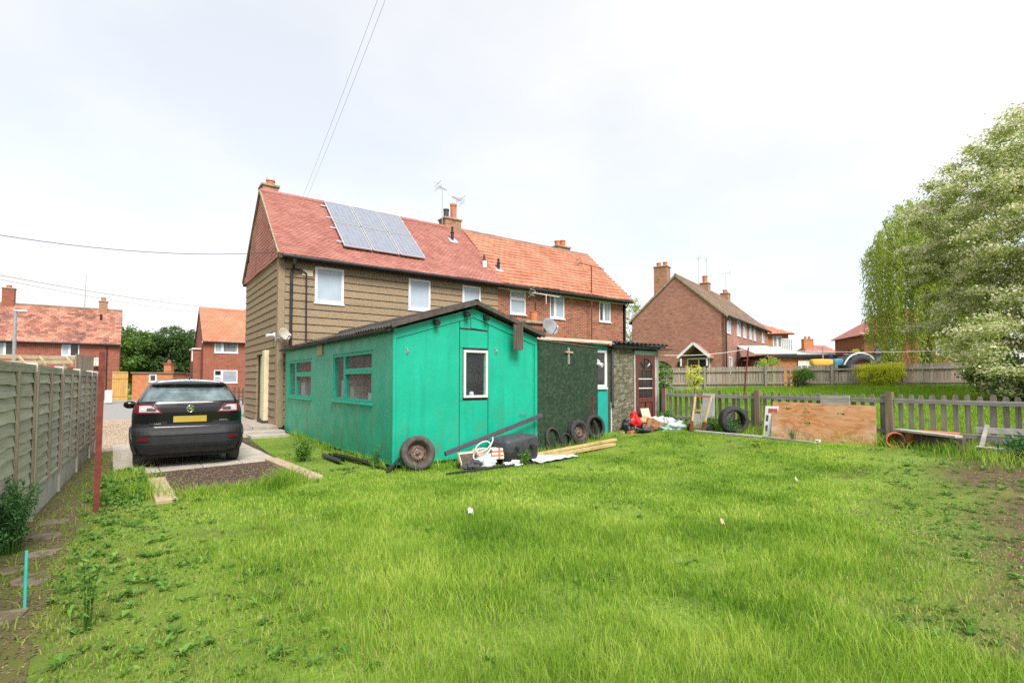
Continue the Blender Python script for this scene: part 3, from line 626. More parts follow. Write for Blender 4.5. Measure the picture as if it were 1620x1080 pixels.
# tile-hung gable
half = HD/2; gh = RI-.12-5.42; G0 = 5.42
nu = int((HD+.2)/.165); nvv = int(gh/.115)
tile_field('hung_tiles', H, (-.06, HD+.1, G0), (0, -1, 0), (0, 0, 1), (-1, 0, 0), nu, nvv, (HD+.2)/nu, gh/nvv, M['tile_hung'], jit=.002, seed=8,
           keep=lambda x, y: np.abs(x-(HD+.2)/2) < (HD+.2)/2*(1-y/gh)+.02).parent = roof
for a, b in (((-.11, -.3, e0-.02), (-.11, half, RI+.0)), ((-.11, HD+.3, e0-.02), (-.11, half, RI))):
    mb = MB(); mb.bar(a, b, .05, .07); mb.build('verge_board', M['stone'], roof, local=True)
gutter(H, (.0, -.37, e0-.08), (LH, -.37, e0-.08), .06)
mb = MB(); mb.box(0, LH, -.28, -.04, e0-.13, e0-.06); mb.build('soffit', M['gutter'], H, local=True)
downpipe(H, [(.36, -.36, e0-.1), (.36, -.2, e0-.35), (.33, -.1, e0-.5), (.33, -.1, .2)], .045)
mb = MB(); mb.cyl((.36, -.36, e0-.02), (.36, -.3, e0-.3), .075, .05, 10); mb.build('hopper', M['gutter'], H, local=True)
downpipe(H, [(.36, -.2, e0-.4), (.6, -.12, e0-.42), (.78, -.08, e0-.5), (.8, -.08, 2.6)], .026)
mb = MB(); mb.box(.66, .99, -.055, -.03, 4.95, 5.14); mb.build('patch', M['cream'], H, local=True)
chimney(H, (.26, half+.33, 0), .52, .6, RI-.5, 8.60, [(.05, 0, .14, .22, 'terracotta')])
mb = MB(); mb.lathe([(.15, 8.9), (.15, 9.0), (.1, 9.08), (.001, 9.11)], 14, Matrix.Translation((.31, half+.33, 0))); mb.build('chimney_cowl', M['alu'], H, local=True, smooth=True)
chimney(H, (7.75, half+.18, 0), .8, .6, RI-.5, 8.74, [(-.2, 0, .12, .42, 'dkgrey'), (.16, 0, .13, .72, 'terracotta')])
def vent(p, x, f, h, m='black', flash=True):        # a soil vent through the roof at fraction f up the slope
    y = -.3+(half+.3)*f; z = e0+(RI-e0)*f; mb = MB(); mb.lathe([(.06, z-.1), (.06, z+h*.55), (.085, z+h*.57), (.085, z+h*.62), (.05, z+h*.64), (.05, z+h)], 12, Matrix.Translation((x, y, 0))); o_ = mb.build('roof_vent', M[m], p, local=True)
    if flash:
        sl = math.atan2(RI-e0, half+.3); mb = MB(); mb.box(-.2, .2, -.22, .16, .045, .06); mb.v = [Matrix.Translation((x, y, z)) @ Matrix.Rotation(sl, 4, 'X') @ v for v in mb.v]; mb.build('flashing', M['lead'], o_, local=True)
vent(H, 10.95-HX, .70, .62); vent(H, 11.68-HX, .26, .5, 'dkgrey', False)
mb = MB(); mb.lathe([(.09, e0+.72), (.1, e0+.95), (.07, e0+1.0)], 12, Matrix.Translation((11.68-HX, .49, 0))); mb.build('vent_collar', M['white_old'], H, local=True)
aerial('tv_aerial', 'tall thin tv aerial on the shared chimney, above the red roof', (HX+7.25, HY+half, RI+.1), 1.62, R(20), .5, 5, .1)
aerial('tv_aerial', 'small tv aerial beside the tall orange chimney pot', (HX+8.05, HY+half+.1, RI+.1), 1.35, R(200), .6, 7, .14)
# solar panels: six separate panels on rails
sl = math.atan2(RI-e0, half+.3); RM = Matrix.Translation((0, -.3, e0)) @ Matrix.Rotation(sl, 4, 'X')
def solar():
    k = N('solar_cells'); tcx = k.n('TexCoord'); b = k.n('TexBrick'); b.offset = 0; k.l(tcx.outputs['Object'], b.inputs['Vector'])
    k.set(b, Scale=1.0, Mortar_Size=.004, Brick_Width=.164, Row_Height=.164); b.inputs['Color1'].default_value = (.16, .18, .225, 1); b.inputs['Color2'].default_value = (.195, .215, .26, 1); b.inputs['Mortar'].default_value = (.36, .37, .39, 1)
    return k.princ(b.outputs[0], .12, 0, .6, None)
M['solar'] = solar(); ln = math.hypot(half+.3, RI-e0)
mpf = MB(); mpf.box(0, 1.0, 0, 1.62, 0, .012)
fr = MB(); fr.box(-.0, 1.0, 0, .04, -.02, .02); fr.box(0, 1.0, 1.58, 1.62, -.02, .02); fr.box(0, .04, .04, 1.58, -.02, .02); fr.box(.96, 1.0, .04, 1.58, -.02, .02)
gme, fme = mesh_only(mpf, 'solar_glass', M['solar']), mesh_only(fr, 'solar_frame', M['alu'])
arr = thing('solar_array', 'six panel solar array in two rows on the red tiled roof', 'solar panels', (HX, HY, 0))
for i in range(3):
    for j in range(2):
        q = RM @ Vector((5.8-HX+i*1.03, .82+j*1.66, .12)); s_ = place(gme, 'solar_panel', arr, q, (sl, 0, 0)); f_ = place(fme, 'frame', s_, (0, 0, .004))
for j in (.35, 1.3, 2.05, 2.95):
    mb = MB(); mb.bar(RM @ Vector((5.62-HX, .82+j, .085)), RM @ Vector((8.95-HX, .82+j, .085)), .04, .04); mb.build('mounting_rail', M['alu'], arr, local=True)
d_ = onx(448, 527, HX-.35)
dish('satellite_dish', 'cream weathered satellite dish on the corner of the brown clad house', (HX+.10, HY-.34, 3.02), R(-62), .2, M['dish_cream'])
mb = MB(); mb.cyl((HX-.05, HY+.35, 3.05), (HX-.3, HY+.25, 3.0), .045, .05, 10); mb.box(HX-.08, HX-.03, HY+.28, HY+.42, 2.98, 3.12)
tag(mb.build('security_camera', M['upvc']), 'small white security camera on the brown house corner near the cream dish', 'camera')

# --- the brick half of the pair
B = thing('brick_house', 'red brick semi with bright orange tiled roof, joined to the brown clad house', 'house', (PY, HY, 0))
LB = 19.75-PY; bw = [(12.63-PY, 13.46-PY, 4.37, 5.36), (14.8-PY, 15.66-PY, 4.35, 5.36), (17.87-PY, 18.66-PY, 4.4, 5.36)]
mb = MB(); wall_holes(mb, (0, 0, 0), (1, 0, 0), (0, -1, 0), LB, 0, EA, bw); mb.box(LB-.22, LB, .0, HD, 0, EA); mb.box(0.01, LB-.23, HD-.22, HD, 0, EA)
mb.prism([(LB-.2, .02, EA), (LB-.2, HD-.02, EA), (LB-.2, half, RI-.1)], (.2, 0, 0)); mb.build('wall', M['brick'], B, local=True)
for q, pn, pm in ((bw[0], ((0, .66, 1, 1), (0, 0, 1, .66)), None), (bw[1], ((0, 0, .36, 1), (.36, 0, 1, 1)), ('pane_mid', 'pane_pale')), (bw[2], ((0, 0, .42, 1), (.42, 0, 1, 1)), ('pane_dark', 'pane_mid'))):
    window(B, (q[0], 0, q[2]), (1, 0, 0), (0, -1, 0), q[1]-q[0], q[3]-q[2], pn, fw=.07, setback=.02, panemats=pm)
roof2, _ = gable_roof(B, LB, HD, EA+.05, RI, .3, M['tile_orange'], .3, .27, M['tile_brown'], .06, seed=15, thick=.06, u0=.07)
mb = MB(); mb.box(.02, LB+.05, -.32, -.02, e0-.12, e0-.05); mb.build('soffit', M['gutter'], B, local=True)
mb = MB(); mb.box(.02, LB+.03, -.035, -.004, e0-.18, e0-.123); mb.build('fascia', M['white_old'], B, local=True)
gutter(B, (.02, -.38, e0-.09), (LB+.08, -.38, e0-.09), .06)
downpipe(B, [(LB-.15, -.36, e0-.1), (LB-.15, -.08, e0-.4), (LB-.15, -.08, .6)], .04, 'dkgrey')
downpipe(B, [(13.95-PY, -.05, 4.95), (13.95-PY, -.05, 3.2)], .022, 'rust')
mb = MB(); mb.box(14.02-PY, 14.4-PY, -.03, -.004, 3.75, 4.12); mb.build('patch', M['terracotta'], B, local=True)
chimney(B, (6.2, half+.3, 0), .85, .6, RI-.5, 8.56, [(-.2, 0, .15, .28, 'terracotta'), (.15, .0, .15, .36, 'terracotta')], 'brick')
vent(B, .35, .24, .5)
aerial('mast_aerial', 'long many element tv aerial on a red pole in front of the brick house', (17.06, 16.9, 3.05), 3.85, R(8), 1.9, 13, .11, 'cable', mastr=.03)
[o_.data.materials.__setitem__(0, M['rust']) for o_ in bpy.data.objects['mast_aerial'].children if o_.name.startswith('mast')]
aerial('wall_aerial', 'white tv aerial fixed under the gutter of the brick house', (14.2, 16.75, 4.85), .42, R(5), 1.6, 9, .12, 'white_old')
# a distant mast aerial on the right verge
aerial('tv_aerial', 'thin tv aerial beyond the right end of the orange roof', (19.6, 20.6, 5.4), 2.0, R(60), .5, 4, .12)

# ------------------------------------------------------------------ the green shed
SX0, SX1, SY0, SY1, SE, SA, SXM = 3.88, 7.24, 8.88, 16.95, 2.56, 3.08, 5.58
S = thing('green_shed', 'large bright green painted shed with corrugated roof behind the brown house', 'shed', (SX0, SY0, 0))
X = (1, 0, 0); Y = (0, 1, 0); ez = (0, 0, 1)
roofz = lambda x: SE+(SA-SE)*(1-abs(x-SXM)/(SXM-SX0 if x < SXM else SX1-SXM))
# side wall of painted sheets, openings for two windows
sw = [(9.9, 12.32, 1.15, 2.2), (14.15, 16.5, 1.13, 2.17)]
for (ya, yb) in ((8.88, 9.9), (9.9, 12.32), (12.32, 14.15), (14.15, 16.5), (16.5, 16.95)):
    mb = MB(); h = [(0, yb-ya, q[2], q[3]) for q in sw if abs(q[0]-ya) < .01]
    wall_holes(mb, (SX0, yb, 0), (0, -1, 0), (-1, 0, 0), yb-ya-.006, .06, SE+.03, h, .05); mb.build('wall_sheet', M['green_side'], S)
for q, st in zip(sw, (0, 0)):
    o = (q[0], q[1]); L = q[1]-q[0]; hh = q[3]-q[2]
    Ms = Matrix.Translation((-SX0, -SY0, 0))
    window(S, Ms @ Vector((SX0, q[1], q[2])), (0, -1, 0), (-1, 0, 0), L, hh, ((0, 0, .31, 1), (.31, 0, 1, .62), (.31, .62, 1, 1)), fw=.062, m='green_frame', pane='glass', setback=.02)
    mb = MB(); mb.box(SX0-.012, SX0+.0, q[0]-.02, q[1]+.02, q[3]+.003, q[3]+.03); mb.build('head_trim', M['green_frame'], S)
# frame, back, right wall, floor
mb = MB(); mb.box(SX0+.07, SX1-.07, SY0+.08, SY1, .03, .09); mb.build('floor', M['dkwood'], S)
mb = MB(); mb.prism([(SX0+.01, SY1-.05, .06), (SX1-.01, SY1-.05, .06), (SX1-.01, SY1-.05, SE), (SXM, SY1-.05, SA), (SX0+.01, SY1-.05, SE)], (0, .05, 0)); mb.build('back_wall', M['beige'], S)
mb = MB(); mb.box(SX1-.055, SX1-.005, SY0+.06, SY1-.06, .06, SE+.0); mb.build('right_wall', M['green_side'], S)
# front: dark core with separate painted sheets on it
fw0, fw1, fz0, fz1 = 5.36, 5.93, 1.26, 2.21
mb = MB(); wall_holes(mb, (SX0, SY0+.012, 0), X, (0, -1, 0), SX1-SX0, .06, SE, [(fw0-SX0, fw1-SX0, fz0, fz1)], .05)
mb.prism([(SX0, SY0+.062, SE), (SX0, SY0+.012, SE), (SX1, SY0+.012, SE), (SX1, SY0+.062, SE)], (0, 0, .001))
mb.prism([(SX0, SY0+.012, SE+.002), (SX1, SY0+.012, SE+.002), (SXM, SY0+.012, SA-.02)], (0, .05, 0)); mb.build('front_core', M['dark_gap'], S)
bz = lambda x: roofz(x)-.20
def fsheet(pts, name='front_sheet', t=.02, m='green'):
    mb = MB(); mb.prism([(x, SY0+.012, z) for x, z in pts], (0, -t, 0)); return mb.build(name, M[m], S, bevel=.003)
g = .009
fsheet([(SX0+.05, .07), (5.27-g, .07), (5.27-g, bz(5.27)-g), (SX0+.05, bz(SX0+.05)-g)])
fsheet([(5.95+g, .07), (SX1-.06, .07), (SX1-.06, bz(SX1-.06)-g), (5.95+g, bz(5.95)-g)])
fsheet([(5.27+g, .07), (5.95-g, .07), (5.95-g, 1.2), (5.27+g, 1.2)])
fsheet([(5.27+g, 2.26), (5.95-g, 2.26), (5.95-g, 2.6), (5.27+g, 2.62)])
fsheet([(5.27+g, 2.65), (5.53-g/2, 2.645), (5.53-g/2, bz(5.53)-g), (5.27+g, bz(5.27)-g)])
fsheet([(5.53+g, 2.66), (5.95-g, 2.63), (5.95-g, bz(5.95)-g), (SXM, bz(SXM)-g), (5.53+g, bz(5.53)-g)])
for (xa, xb) in ((5.27+g, fw0-.02), (fw1+.02, 5.95-g)): fsheet([(xa, 1.2+g), (xb, 1.2+g), (xb, 2.26-g), (xa, 2.26-g)])
fsheet([(SX0, bz(SX0)), (SXM, bz(SXM)), (SXM, roofz(SXM)-.02), (SX0, roofz(SX0)-.02)], 'barge_board', .034)
fsheet([(SXM, bz(SXM)), (SX1, bz(SX1)), (SX1, roofz(SX1)-.02), (SXM, roofz(SXM)-.02)], 'barge_board', .034)
for xa, xb in ((SX0-.012, SX0+.045), (SX1-.055, SX1+.012)):
    mb = MB(); mb.box(xa, xb, SY0-.02, SY0+.05, .04, SE-.02); mb.build('corner_trim', M['green'], S, bevel=.006)
mb = MB(); mb.box(SX1-.1, SX1-.085, SY0-.022, SY0-.008, .06, SE-.15); mb.build('corner_trim', M['green_frame'], S)
window(S, (fw0-SX0, -.03, fz0), X, (0, -1, 0), fw1-fw0, fz1-fz0, fw=.045, m='white_old', pane='glass_clean', sill=False)
# dark room inside with a bench and shelving, seen dimly through the glass
mb = MB(); mb.box(SX0+.06, SX0+.5, SY0+.5, SY1-.4, .85, .9); [mb.box(SX0+.08, SX0+.13, y, y+.05, .09, .85) for y in (SY0+.6, SY0+3.5, SY1-.6)]
mb.build('workbench', M['dkwood'], S)
mb = MB(); mb.box(SX1-.45, SX1-.07, SY0+.4, SY1-.4, 1.2, 1.23); mb.box(SX1-.45, SX1-.07, SY0+.4, SY1-.4, 1.8, 1.83); mb.build('shelf', M['plank_grey'], S)
mb = MB(); mb.box(SX1-.07, SX1-.056, SY0+.08, SY1-.06, .1, SE-.02); mb.build('bounce_lining', M['white_old'], S)  # pale lining added to brighten the dim interior behind the glass
def soft_lump(c, sx, sy, sz, seed, amp=.35, n=26):
    mb = MB(); ph = []
    def fn(a, b):
        th = a*2*math.pi; p = b*math.pi; d = Vector((math.sin(p)*math.cos(th), math.sin(p)*math.sin(th), math.cos(p)))
        q = mnoise.noise(d*1.7+Vector((seed*3.1, seed, 0)))*amp+mnoise.noise(d*4+Vector((seed, 0, seed)))*amp*.6+mnoise.noise(d*9+Vector((seed, seed, 0)))*amp*.3+1
        return Vector((c[0]+d.x*sx*q, c[1]+d.y*sy*q, c[2]+max(d.z*q, -.25)*sz))
    mb.grid(fn, n, n//2+2); return mb
for nm, c, s_, m, lab in (('coat', (SX0+.3, 14.7, 1.35), (.12, .2, .5), 'red', 'red coat hanging behind the farther side window of the green shed'),
                       ('storage_bag', (SX0+.3, 14.3, 1.05), (.14, .18, .22), 'bag_blue', 'pale blue bag on the bench behind the farther shed window'),
                       ('toolbox', (SX0+.3, 10.9, 1.05), (.14, .3, .18), 'dkgrey', 'dark toolbox on the bench behind the nearer side window of the shed')):
    tag(soft_lump(c, *s_, seed=len(nm)).build(nm, M[m], smooth=True), lab, nm.replace('_', ' '))
mb = MB(); mb.lathe([(.05, 0), (.05, .14), (.04, .16), (.04, .18), (.001, .18)], 14, Matrix.Translation((5.66, SY0+.17, 1.20))); tag(mb.build('paint_tin', M['white_old'], smooth=False), 'small white tin on the ledge inside the shed front window', 'tin')
mb = MB(); mb.lathe([(.04, 0), (.045, .1), (.001, .1)], 12, Matrix.Translation((5.53, SY0+.18, 1.20))); tag(mb.build('paint_tin', M['handle_wood']), 'small brown jar on the ledge inside the shed front window', 'jar')
mb = MB(); mb.box(fw0-.1, fw1+.1, SY0+.07, SY0+.26, 1.16, 1.2); mb.build('inner_ledge', M['dkwood'], S)
for k, (y, w_, h_, m, lab) in enumerate(((10.25, .35, .3, 'white_old', 'white box on the bench inside the nearer side window'), (11.5, .4, .42, 'beige', 'beige box on the bench inside the nearer side window'), (12.0, .22, .55, 'grey_sheet', 'tall grey case at the far side of the nearer shed window'), (15.4, .4, .5, 'grey_sheet', 'grey case inside the farther shed window'), (16.0, .3, .3, 'card', 'cardboard box inside the farther shed window'))):
    mb = MB(); mb.box(SX0+.12, SX0+.42, y-w_/2, y+w_/2, .9, .9+h_+.15); tag(mb.build('storage_box', M[m], bevel=.015), lab, 'box', 'boxes stored in the shed')
# corrugated roof sheets on both slopes, with gutter
def corr_sheet(p0, du, dv, lu, lv, n_w, amp, th, name, m, parent):
    p0, du, dv = Vector(p0), Vector(du).normalized(), Vector(dv).normalized(); nn = du.cross(dv).normalized(); k = n_w*8; mb = MB()
    vs_ = []
    for side in (0, 1):
        for j in range(2):
            for i in range(k+1): vs_.append(p0+du*(lu*i/k)+dv*(lv*j)+nn*(amp*math.sin(2*math.pi*n_w*i/k)+side*th))
    q = k+1; fs = []
    for i in range(k):
        fs += [(i, i+1, q+i+1, q+i), (2*q+i, 3*q+i, 3*q+i+1, 2*q+i+1), (i, 2*q+i, 2*q+i+1, i+1), (q+i, q+i+1, 3*q+i+1, 3*q+i)]
    fs += [(0, q, 3*q, 2*q), (k, 2*q+k, 3*q+k, q+k)]
    mb.add(vs_, fs); return mb.build(name, M[m], parent)
for s_ in (0, 1):
    xe = SX0-.12 if s_ == 0 else SX1+.12; sl_ = (SA-SE)/((SXM-SX0) if s_ == 0 else (SX1-SXM)); ze = SA+.05-sl_*abs(SXM-xe)
    a = Vector((SXM, 0, SA+.05)); b = Vector((xe, 0, ze)); L = (b-a).length
    n_ = 9
    for i in range(n_):
        y0 = SY0-.16+i*(SY1-SY0+.2)/n_; lu = (SY1-SY0+.2)/n_+.04
        corr_sheet((a.x, y0, a.z+.012*(i % 2)), (0, 1, 0), b-a, lu, L, 7, .016, .008, 'roof_sheet', 'roof_dark', S)
    mb = MB(); mb.bar((a.x, SY0-.17, a.z+.03), (b.x, SY0-.17, b.z+.02), .03, .085); mb.build('verge_trim', M['felt'], S, bevel=.006)
mb = MB(); mb.lathe([(.09, 0), (.1, SY1-SY0+.2)], 10, Matrix.Translation((SXM, SY0-.17, SA+.06)) @ Matrix.Rotation(R(-90), 4, 'X')); mb.build('ridge_cap', M['felt'], S)
ze = SA+.05-(SA-SE)/(SXM-SX0)*(SXM-(SX0-.12))
mb = MB(); prof = [(-.06+.06*(1-math.cos(math.pi*i/8)), -.06*math.sin(math.pi*i/8)) for i in range(9)]
vs_ = [(SX0-.15+p, y, ze-.03+q*1.0) for y in (SY0-.12, SY1-.02) for p, q in prof]+[(SX0-.15+p*.86, y, ze-.03+q*.86+.001) for y in (SY0-.12, SY1-.02) for p, q in prof]
mb.add(vs_, [(i, i+1, 9+i+1, 9+i) for i in range(8)]+[(18+i, 27+i, 27+i+1, 18+i+1) for i in range(8)]+[(0, 9, 27, 18), (8, 26, 35, 17)]); mb.build('gutter', M['felt'], S)
mb = MB(); mb.box(SX0-.06, SX0-.035, SY0-.1, SY1-.02, SE-.06, SE+.05); mb.build('eaves_board', M['dkwood'], S)
mb = MB(); mb.box(SX0-.035, SX0-.002, 13.15, 13.55, SE-.33, SE+.02); mb.build('bracket_board', M['card'], S, bevel=.01)
for x, z in ((4.13, 2.15), (6.13, 2.22)):
    mb = MB(); mb.tube([(x, SY0-.01, z+.05), (x, SY0-.05, z+.04), (x+.01, SY0-.07, z-.01), (x+.02, SY0-.04, z-.05)], .008, 6); mb.box(x-.02, x+.02, SY0-.016, SY0-.008, z-.05, z+.06); mb.build('hook', M['metal'], S)
for x in (4.72, 5.4, 5.86):
    z = roofz(x)-.10; mb = MB(); mb.cyl((x, SY0-.02, z), (x, SY0-.14, z-.02), .04, .055, 10); mb.box(x-.05, x+.05, SY0-.06, SY0-.022, z-.04, z+.06); mb.build('lamp', M['black'], S)
mb = MB(); mb.box(4.3, 4.42, SY0-.05, SY0-.008, .42, .52); mb.build('latch', M['green_frame'], S, bevel=.01)
mb = MB(); mb.tube([(6.75, SY0-.02, .85), (6.78, SY0-.07, .92), (6.9, SY0-.07, .9), (6.92, SY0-.02, .84)], .006, 5); mb.build('latch', M['metal'], S)
# the short plank nailed to the right verge
mb = MB(); N_ = 6
mb.grid(lambda u, v: Vector((6.45+.26*u, SY0-.215-.018*math.sin(u*11), 2.25+.02*math.sin(u*7)*(1-v)+.53*v)), 18, 3)
tag(mb.build('hanging_plank', M['dkwood'], solid=.02), 'short dark weathered corrugated board hanging from the green shed roof edge', 'board')

# ------------------------------------------------------------------ lean-to beside the shed
T = thing('lean_to', 'teal lean-to with strand board wall and maroon door beside the green shed', 'lean-to', (7.3, 9.8, 0))
LY = 9.8
mb = MB(); wall_holes(mb, (7.32, LY, 0), X, (0, -1, 0), 10.5-7.32, .05, 2.58, [(9.45-7.32, 10.42-7.32, 1.42, 2.42)], .06); mb.build('wall', M['teal'], T)
tw_ = window(T, (9.45-7.3, 0, 1.42), X, (0, -1, 0), .97, 1.0, fw=.07, m='white_old', pane='pane_dark', sill=True, setback=-.03)
mb = MB(); mb.box(10.5, 10.54, LY-.02, LY+.02, .1, 2.58); mb.build('corner_trim', M['dkwood'], T)
mb = MB(); mb.box(10.56, 11.5, LY-.03, LY-.005, .12, 2.52); mb.build('strand_board', M['osb'], T)
mb = MB(); mb.box(10.54, 12.6, LY+.0, LY+.05, .1, 2.56); mb.box(12.56, 12.62, LY+.05, 17.1, .1, 2.56); mb.build('frame_wall', M['dkwood'], T)
mb = MB(); mb.tube([(10.6, LY-.07, 2.5), (10.6, LY-.07, .95), (10.56, LY-.12, .9)], .04, 8); mb.build('downpipe', M['dkgrey'], T)
mb = MB(); mb.bar((10.57, LY-.045, .13), (10.57, LY-.045, .12+.9), .03, .02, (1, 0, 0)); mb.build('trim', M['white_old'], T)
# door: frame, leaf with arched top light, three rows of panes, two lower panels
dx0, dx1, dz0, dz1 = 11.58, 12.44, .3, 2.34
mb = MB(); mb.box(dx0-.06, dx0, LY-.05, LY+.0, .25, 2.43); mb.box(dx1, dx1+.09, LY-.05, LY+.0, .25, 2.43); mb.box(dx0, dx1, LY-.05, LY+.0, dz1, 2.43)
fr_ = mb.build('door_frame', M['plank_grey'], T)
mb = MB(); mb.box(dx1+.085, dx1+.15, LY-.06, LY, .2, 2.5); mb.box(dx0-.06, dx1+.12, LY-.075, LY-.05, 2.37, 2.46); mb.build('door_trim', M['green_trim'], T)
leaf = MB(); yb = LY-.025; w_ = dx1-dx0
xs = [dx0, dx0+.13, dx1-.13, dx1]
leaf.box(dx0, dx0+.13, yb-.03, yb+.01, dz0, dz1); leaf.box(dx1-.13, dx1, yb-.03, yb+.01, dz0, dz1)
leaf.box(dx0+.13, dx1-.13, yb-.03, yb+.01, dz1-.1, dz1); leaf.box(dx0+.13, dx1-.13, yb-.03, yb+.01, dz0, dz0+.16); leaf.box(dx0+.13, dx1-.13, yb-.03, yb+.01, .98, 1.12)
cx = (dx0+dx1)/2; rr = (w_-.26)/2; zc = dz1-.1-rr
for s_ in (-1, 1):      # spandrels of the arch
    pts = [(cx+s_*rr, yb-.028, zc)]+[(cx+s_*rr*math.cos(R(a)), yb-.028, zc+rr*math.sin(R(a))) for a in range(0, 91, 15)]+[(cx+s_*rr, yb-.028, zc+rr)]
    leaf.prism(pts[1:], (0, .035, 0))
d_ = leaf.build('door', M['door_brown'], T, bevel=.004)
mb = MB(); pw = (w_-.26)/3; z0 = 1.12; ph = (zc-.02-z0)/3
for i in range(4): mb.box(dx0+.13+pw*i-.01, dx0+.13+pw*i+.01, yb-.024, yb-.004, z0, zc-.02)
for a in (45, 90, 135): mb.bar((cx, yb-.014, zc), (cx+rr*math.cos(R(a)), yb-.014, zc+rr*math.sin(R(a))), .02, .018, (0, 1, 0))
mb.build('glazing_bar', M['door_brown'], d_)
for i in range(3):
    for j in range(3):
        mb = MB(); mb.box(dx0+.14+pw*i, dx0+.12+pw*(i+1), yb-.006, yb-.0, z0+ph*j+.01, z0+ph*(j+1)-.01); mb.build('pane', M['pane_dark'], d_)
for j in range(1, 4): mb = MB(); mb.box(dx0+.13, dx1-.13, yb-.027, yb-.006, z0+ph*j-.014, z0+ph*j+.012); mb.build('glazing_bar', M['white_old'] if j < 3 else M['door_brown'], d_)
mb = MB(); mb.box(dx0+.13, dx1-.13, yb-.002, yb+.004, zc-.01, dz1-.1); mb.build('pane', M['pane_dark'], d_)
mb = MB(); mb.prism([(cx+.015, yb-.012, zc+.02), (cx+.24, yb-.012, zc+.13), (cx+.2, yb-.012, zc+.2)], (0, .006, 0)); mb.build('broken_pane', M['bag_white'], d_)
for i in (0, 1):
    xa = dx0+.15+i*(w_-.26)/2; mb = MB(); mb.box(xa, xa+(w_-.26)/2-.04, yb-.02, yb+.0, dz0+.18, .96); mb.build('door_panel', M['door_brown'], d_, bevel=.012)
# roof: boarded front edge, corrugated sheets over the door end
mb = MB(); mb.prism([(7.2, LY-.22, 2.6), (10.5, LY-.22, 2.6), (10.5, 17.1, 3.28), (7.46, 17.1, 3.28)], (0, 0, .05)); mb.build('roof_deck', M['roof_dark'], T)
mb = MB(); mb.box(7.2, 10.52, LY-.25, LY-.22, 2.585, 2.66); mb.build('fascia', M['beige'], T)
corr_sheet((10.4, LY-.3, 2.63), (1, 0, 0), (0, 7.3, .66), 2.4, 7.33, 13, .028, .01, 'roof_sheet', 'roof_dark', T)
mb = MB(); mb.box(10.5, 12.75, LY-.2, LY-.16, 2.5, 2.595); mb.build('fascia', M['gutter'], T)
mb = MB(); mb.box(12.4, 13.0, LY-.3, LY-.1, 2.5, 2.545); mb.build('bracket_board', M['dkwood'], T)
# small brick stack with a stone cap, and a dish on it, on the lean-to roof
K = thing('brick_stack', 'low brick stack with stone coping behind the green shed roof', 'chimney', (12.0, 15.2, 0))
mb = MB(); mb.box(11.75, 12.55, 15.0, 15.6, 2.9, 3.72); mb.build('stack', M['brick'], K)
mb = MB(); mb.box(11.65, 12.65, 14.92, 15.68, 3.722, 3.83); mb.build('coping', M['stone'], K, bevel=.02)
mb = MB(); mb.lathe([(.15, 3.83), (.15, 4.2), (.17, 4.22), (.12, 4.24)], 14, Matrix.Translation((12.35, 15.3, 0))); mb.build('chimney_pot', M['terracotta'], K)
dish('satellite_dish', 'large grey satellite dish above the green shed, against the brick house', (12.5, 14.5, 3.6), R(-92), .34, M['dish'])

# the dark green strand board screen standing between shed and lean-to
a = Vector((7.3, 8.98, 0)); b = Vector((9.98, 9.7, 0)); ex = (b-a).normalized(); L = (b-a).length; n_ = Vector((ex.y, -ex.x, 0))
SB = thing('strand_board_screen', 'dark green strand board screen with a wooden cross beside the green shed', 'board screen', a)
for u0, u1 in ((0, 1.6), (1.61, L)):
    mb = MB(); zz0, zz1 = 2.5-.055*u0/L, 2.5-.055*u1/L
    mb.prism([a+ex*u0+Vector((0, 0, .04)), a+ex*u1+Vector((0, 0, .06)), a+ex*u1+Vector((0, 0, zz1)), a+ex*u0+Vector((0, 0, zz0))], n_*.02); mb.build('strand_board', M['osb_green'], SB)
mb = MB(); mb.bar(a+Vector((0, 0, 2.52))+n_*.01, b+Vector((0, 0, 2.47))+n_*.01, .05, .03); mb.build('top_batten', M['dkwood'], SB)
mb = MB(); mb.bar(a+ex*(L-.3)+n_*.035+Vector((0, 0, .3)), a+ex*(L-.3)+n_*.035+Vector((0, 0, 1.25)), .035, .025, tuple(n_)); mb.build('batten', M['rust'], SB)
cpos = a+ex*1.32+n_*.035+Vector((0, 0, 2.2)); CR = thing('wooden_cross', 'small bare wooden cross hung on the dark green strand board', 'cross', cpos)
mb = MB(); mb.bar(cpos+Vector((0, 0, -.2)), cpos+Vector((0, 0, .2)), .05, .03, tuple(n_)); mb.build('upright', M['plank_grey'], CR)
mb = MB(); mb.bar(cpos-ex*.16+n_*.004+Vector((0, 0, .09)), cpos+ex*.16+n_*.004+Vector((0, 0, .09)), .06, .034); mb.build('crossbar', M['card'], CR)
mb = MB(); mb.cyl(b+Vector((0, -.02, 2.05)), b+n_*.16+Vector((0, 0, 2.0)), .05, .06, 10); mb.bar(b+Vector((0, 0, 2.15)), b+n_*.08+Vector((0, 0, 2.08)), .05, .05); tag(mb.build('security_light', M['upvc']), 'small white lamp on the edge of the dark green board', 'lamp')

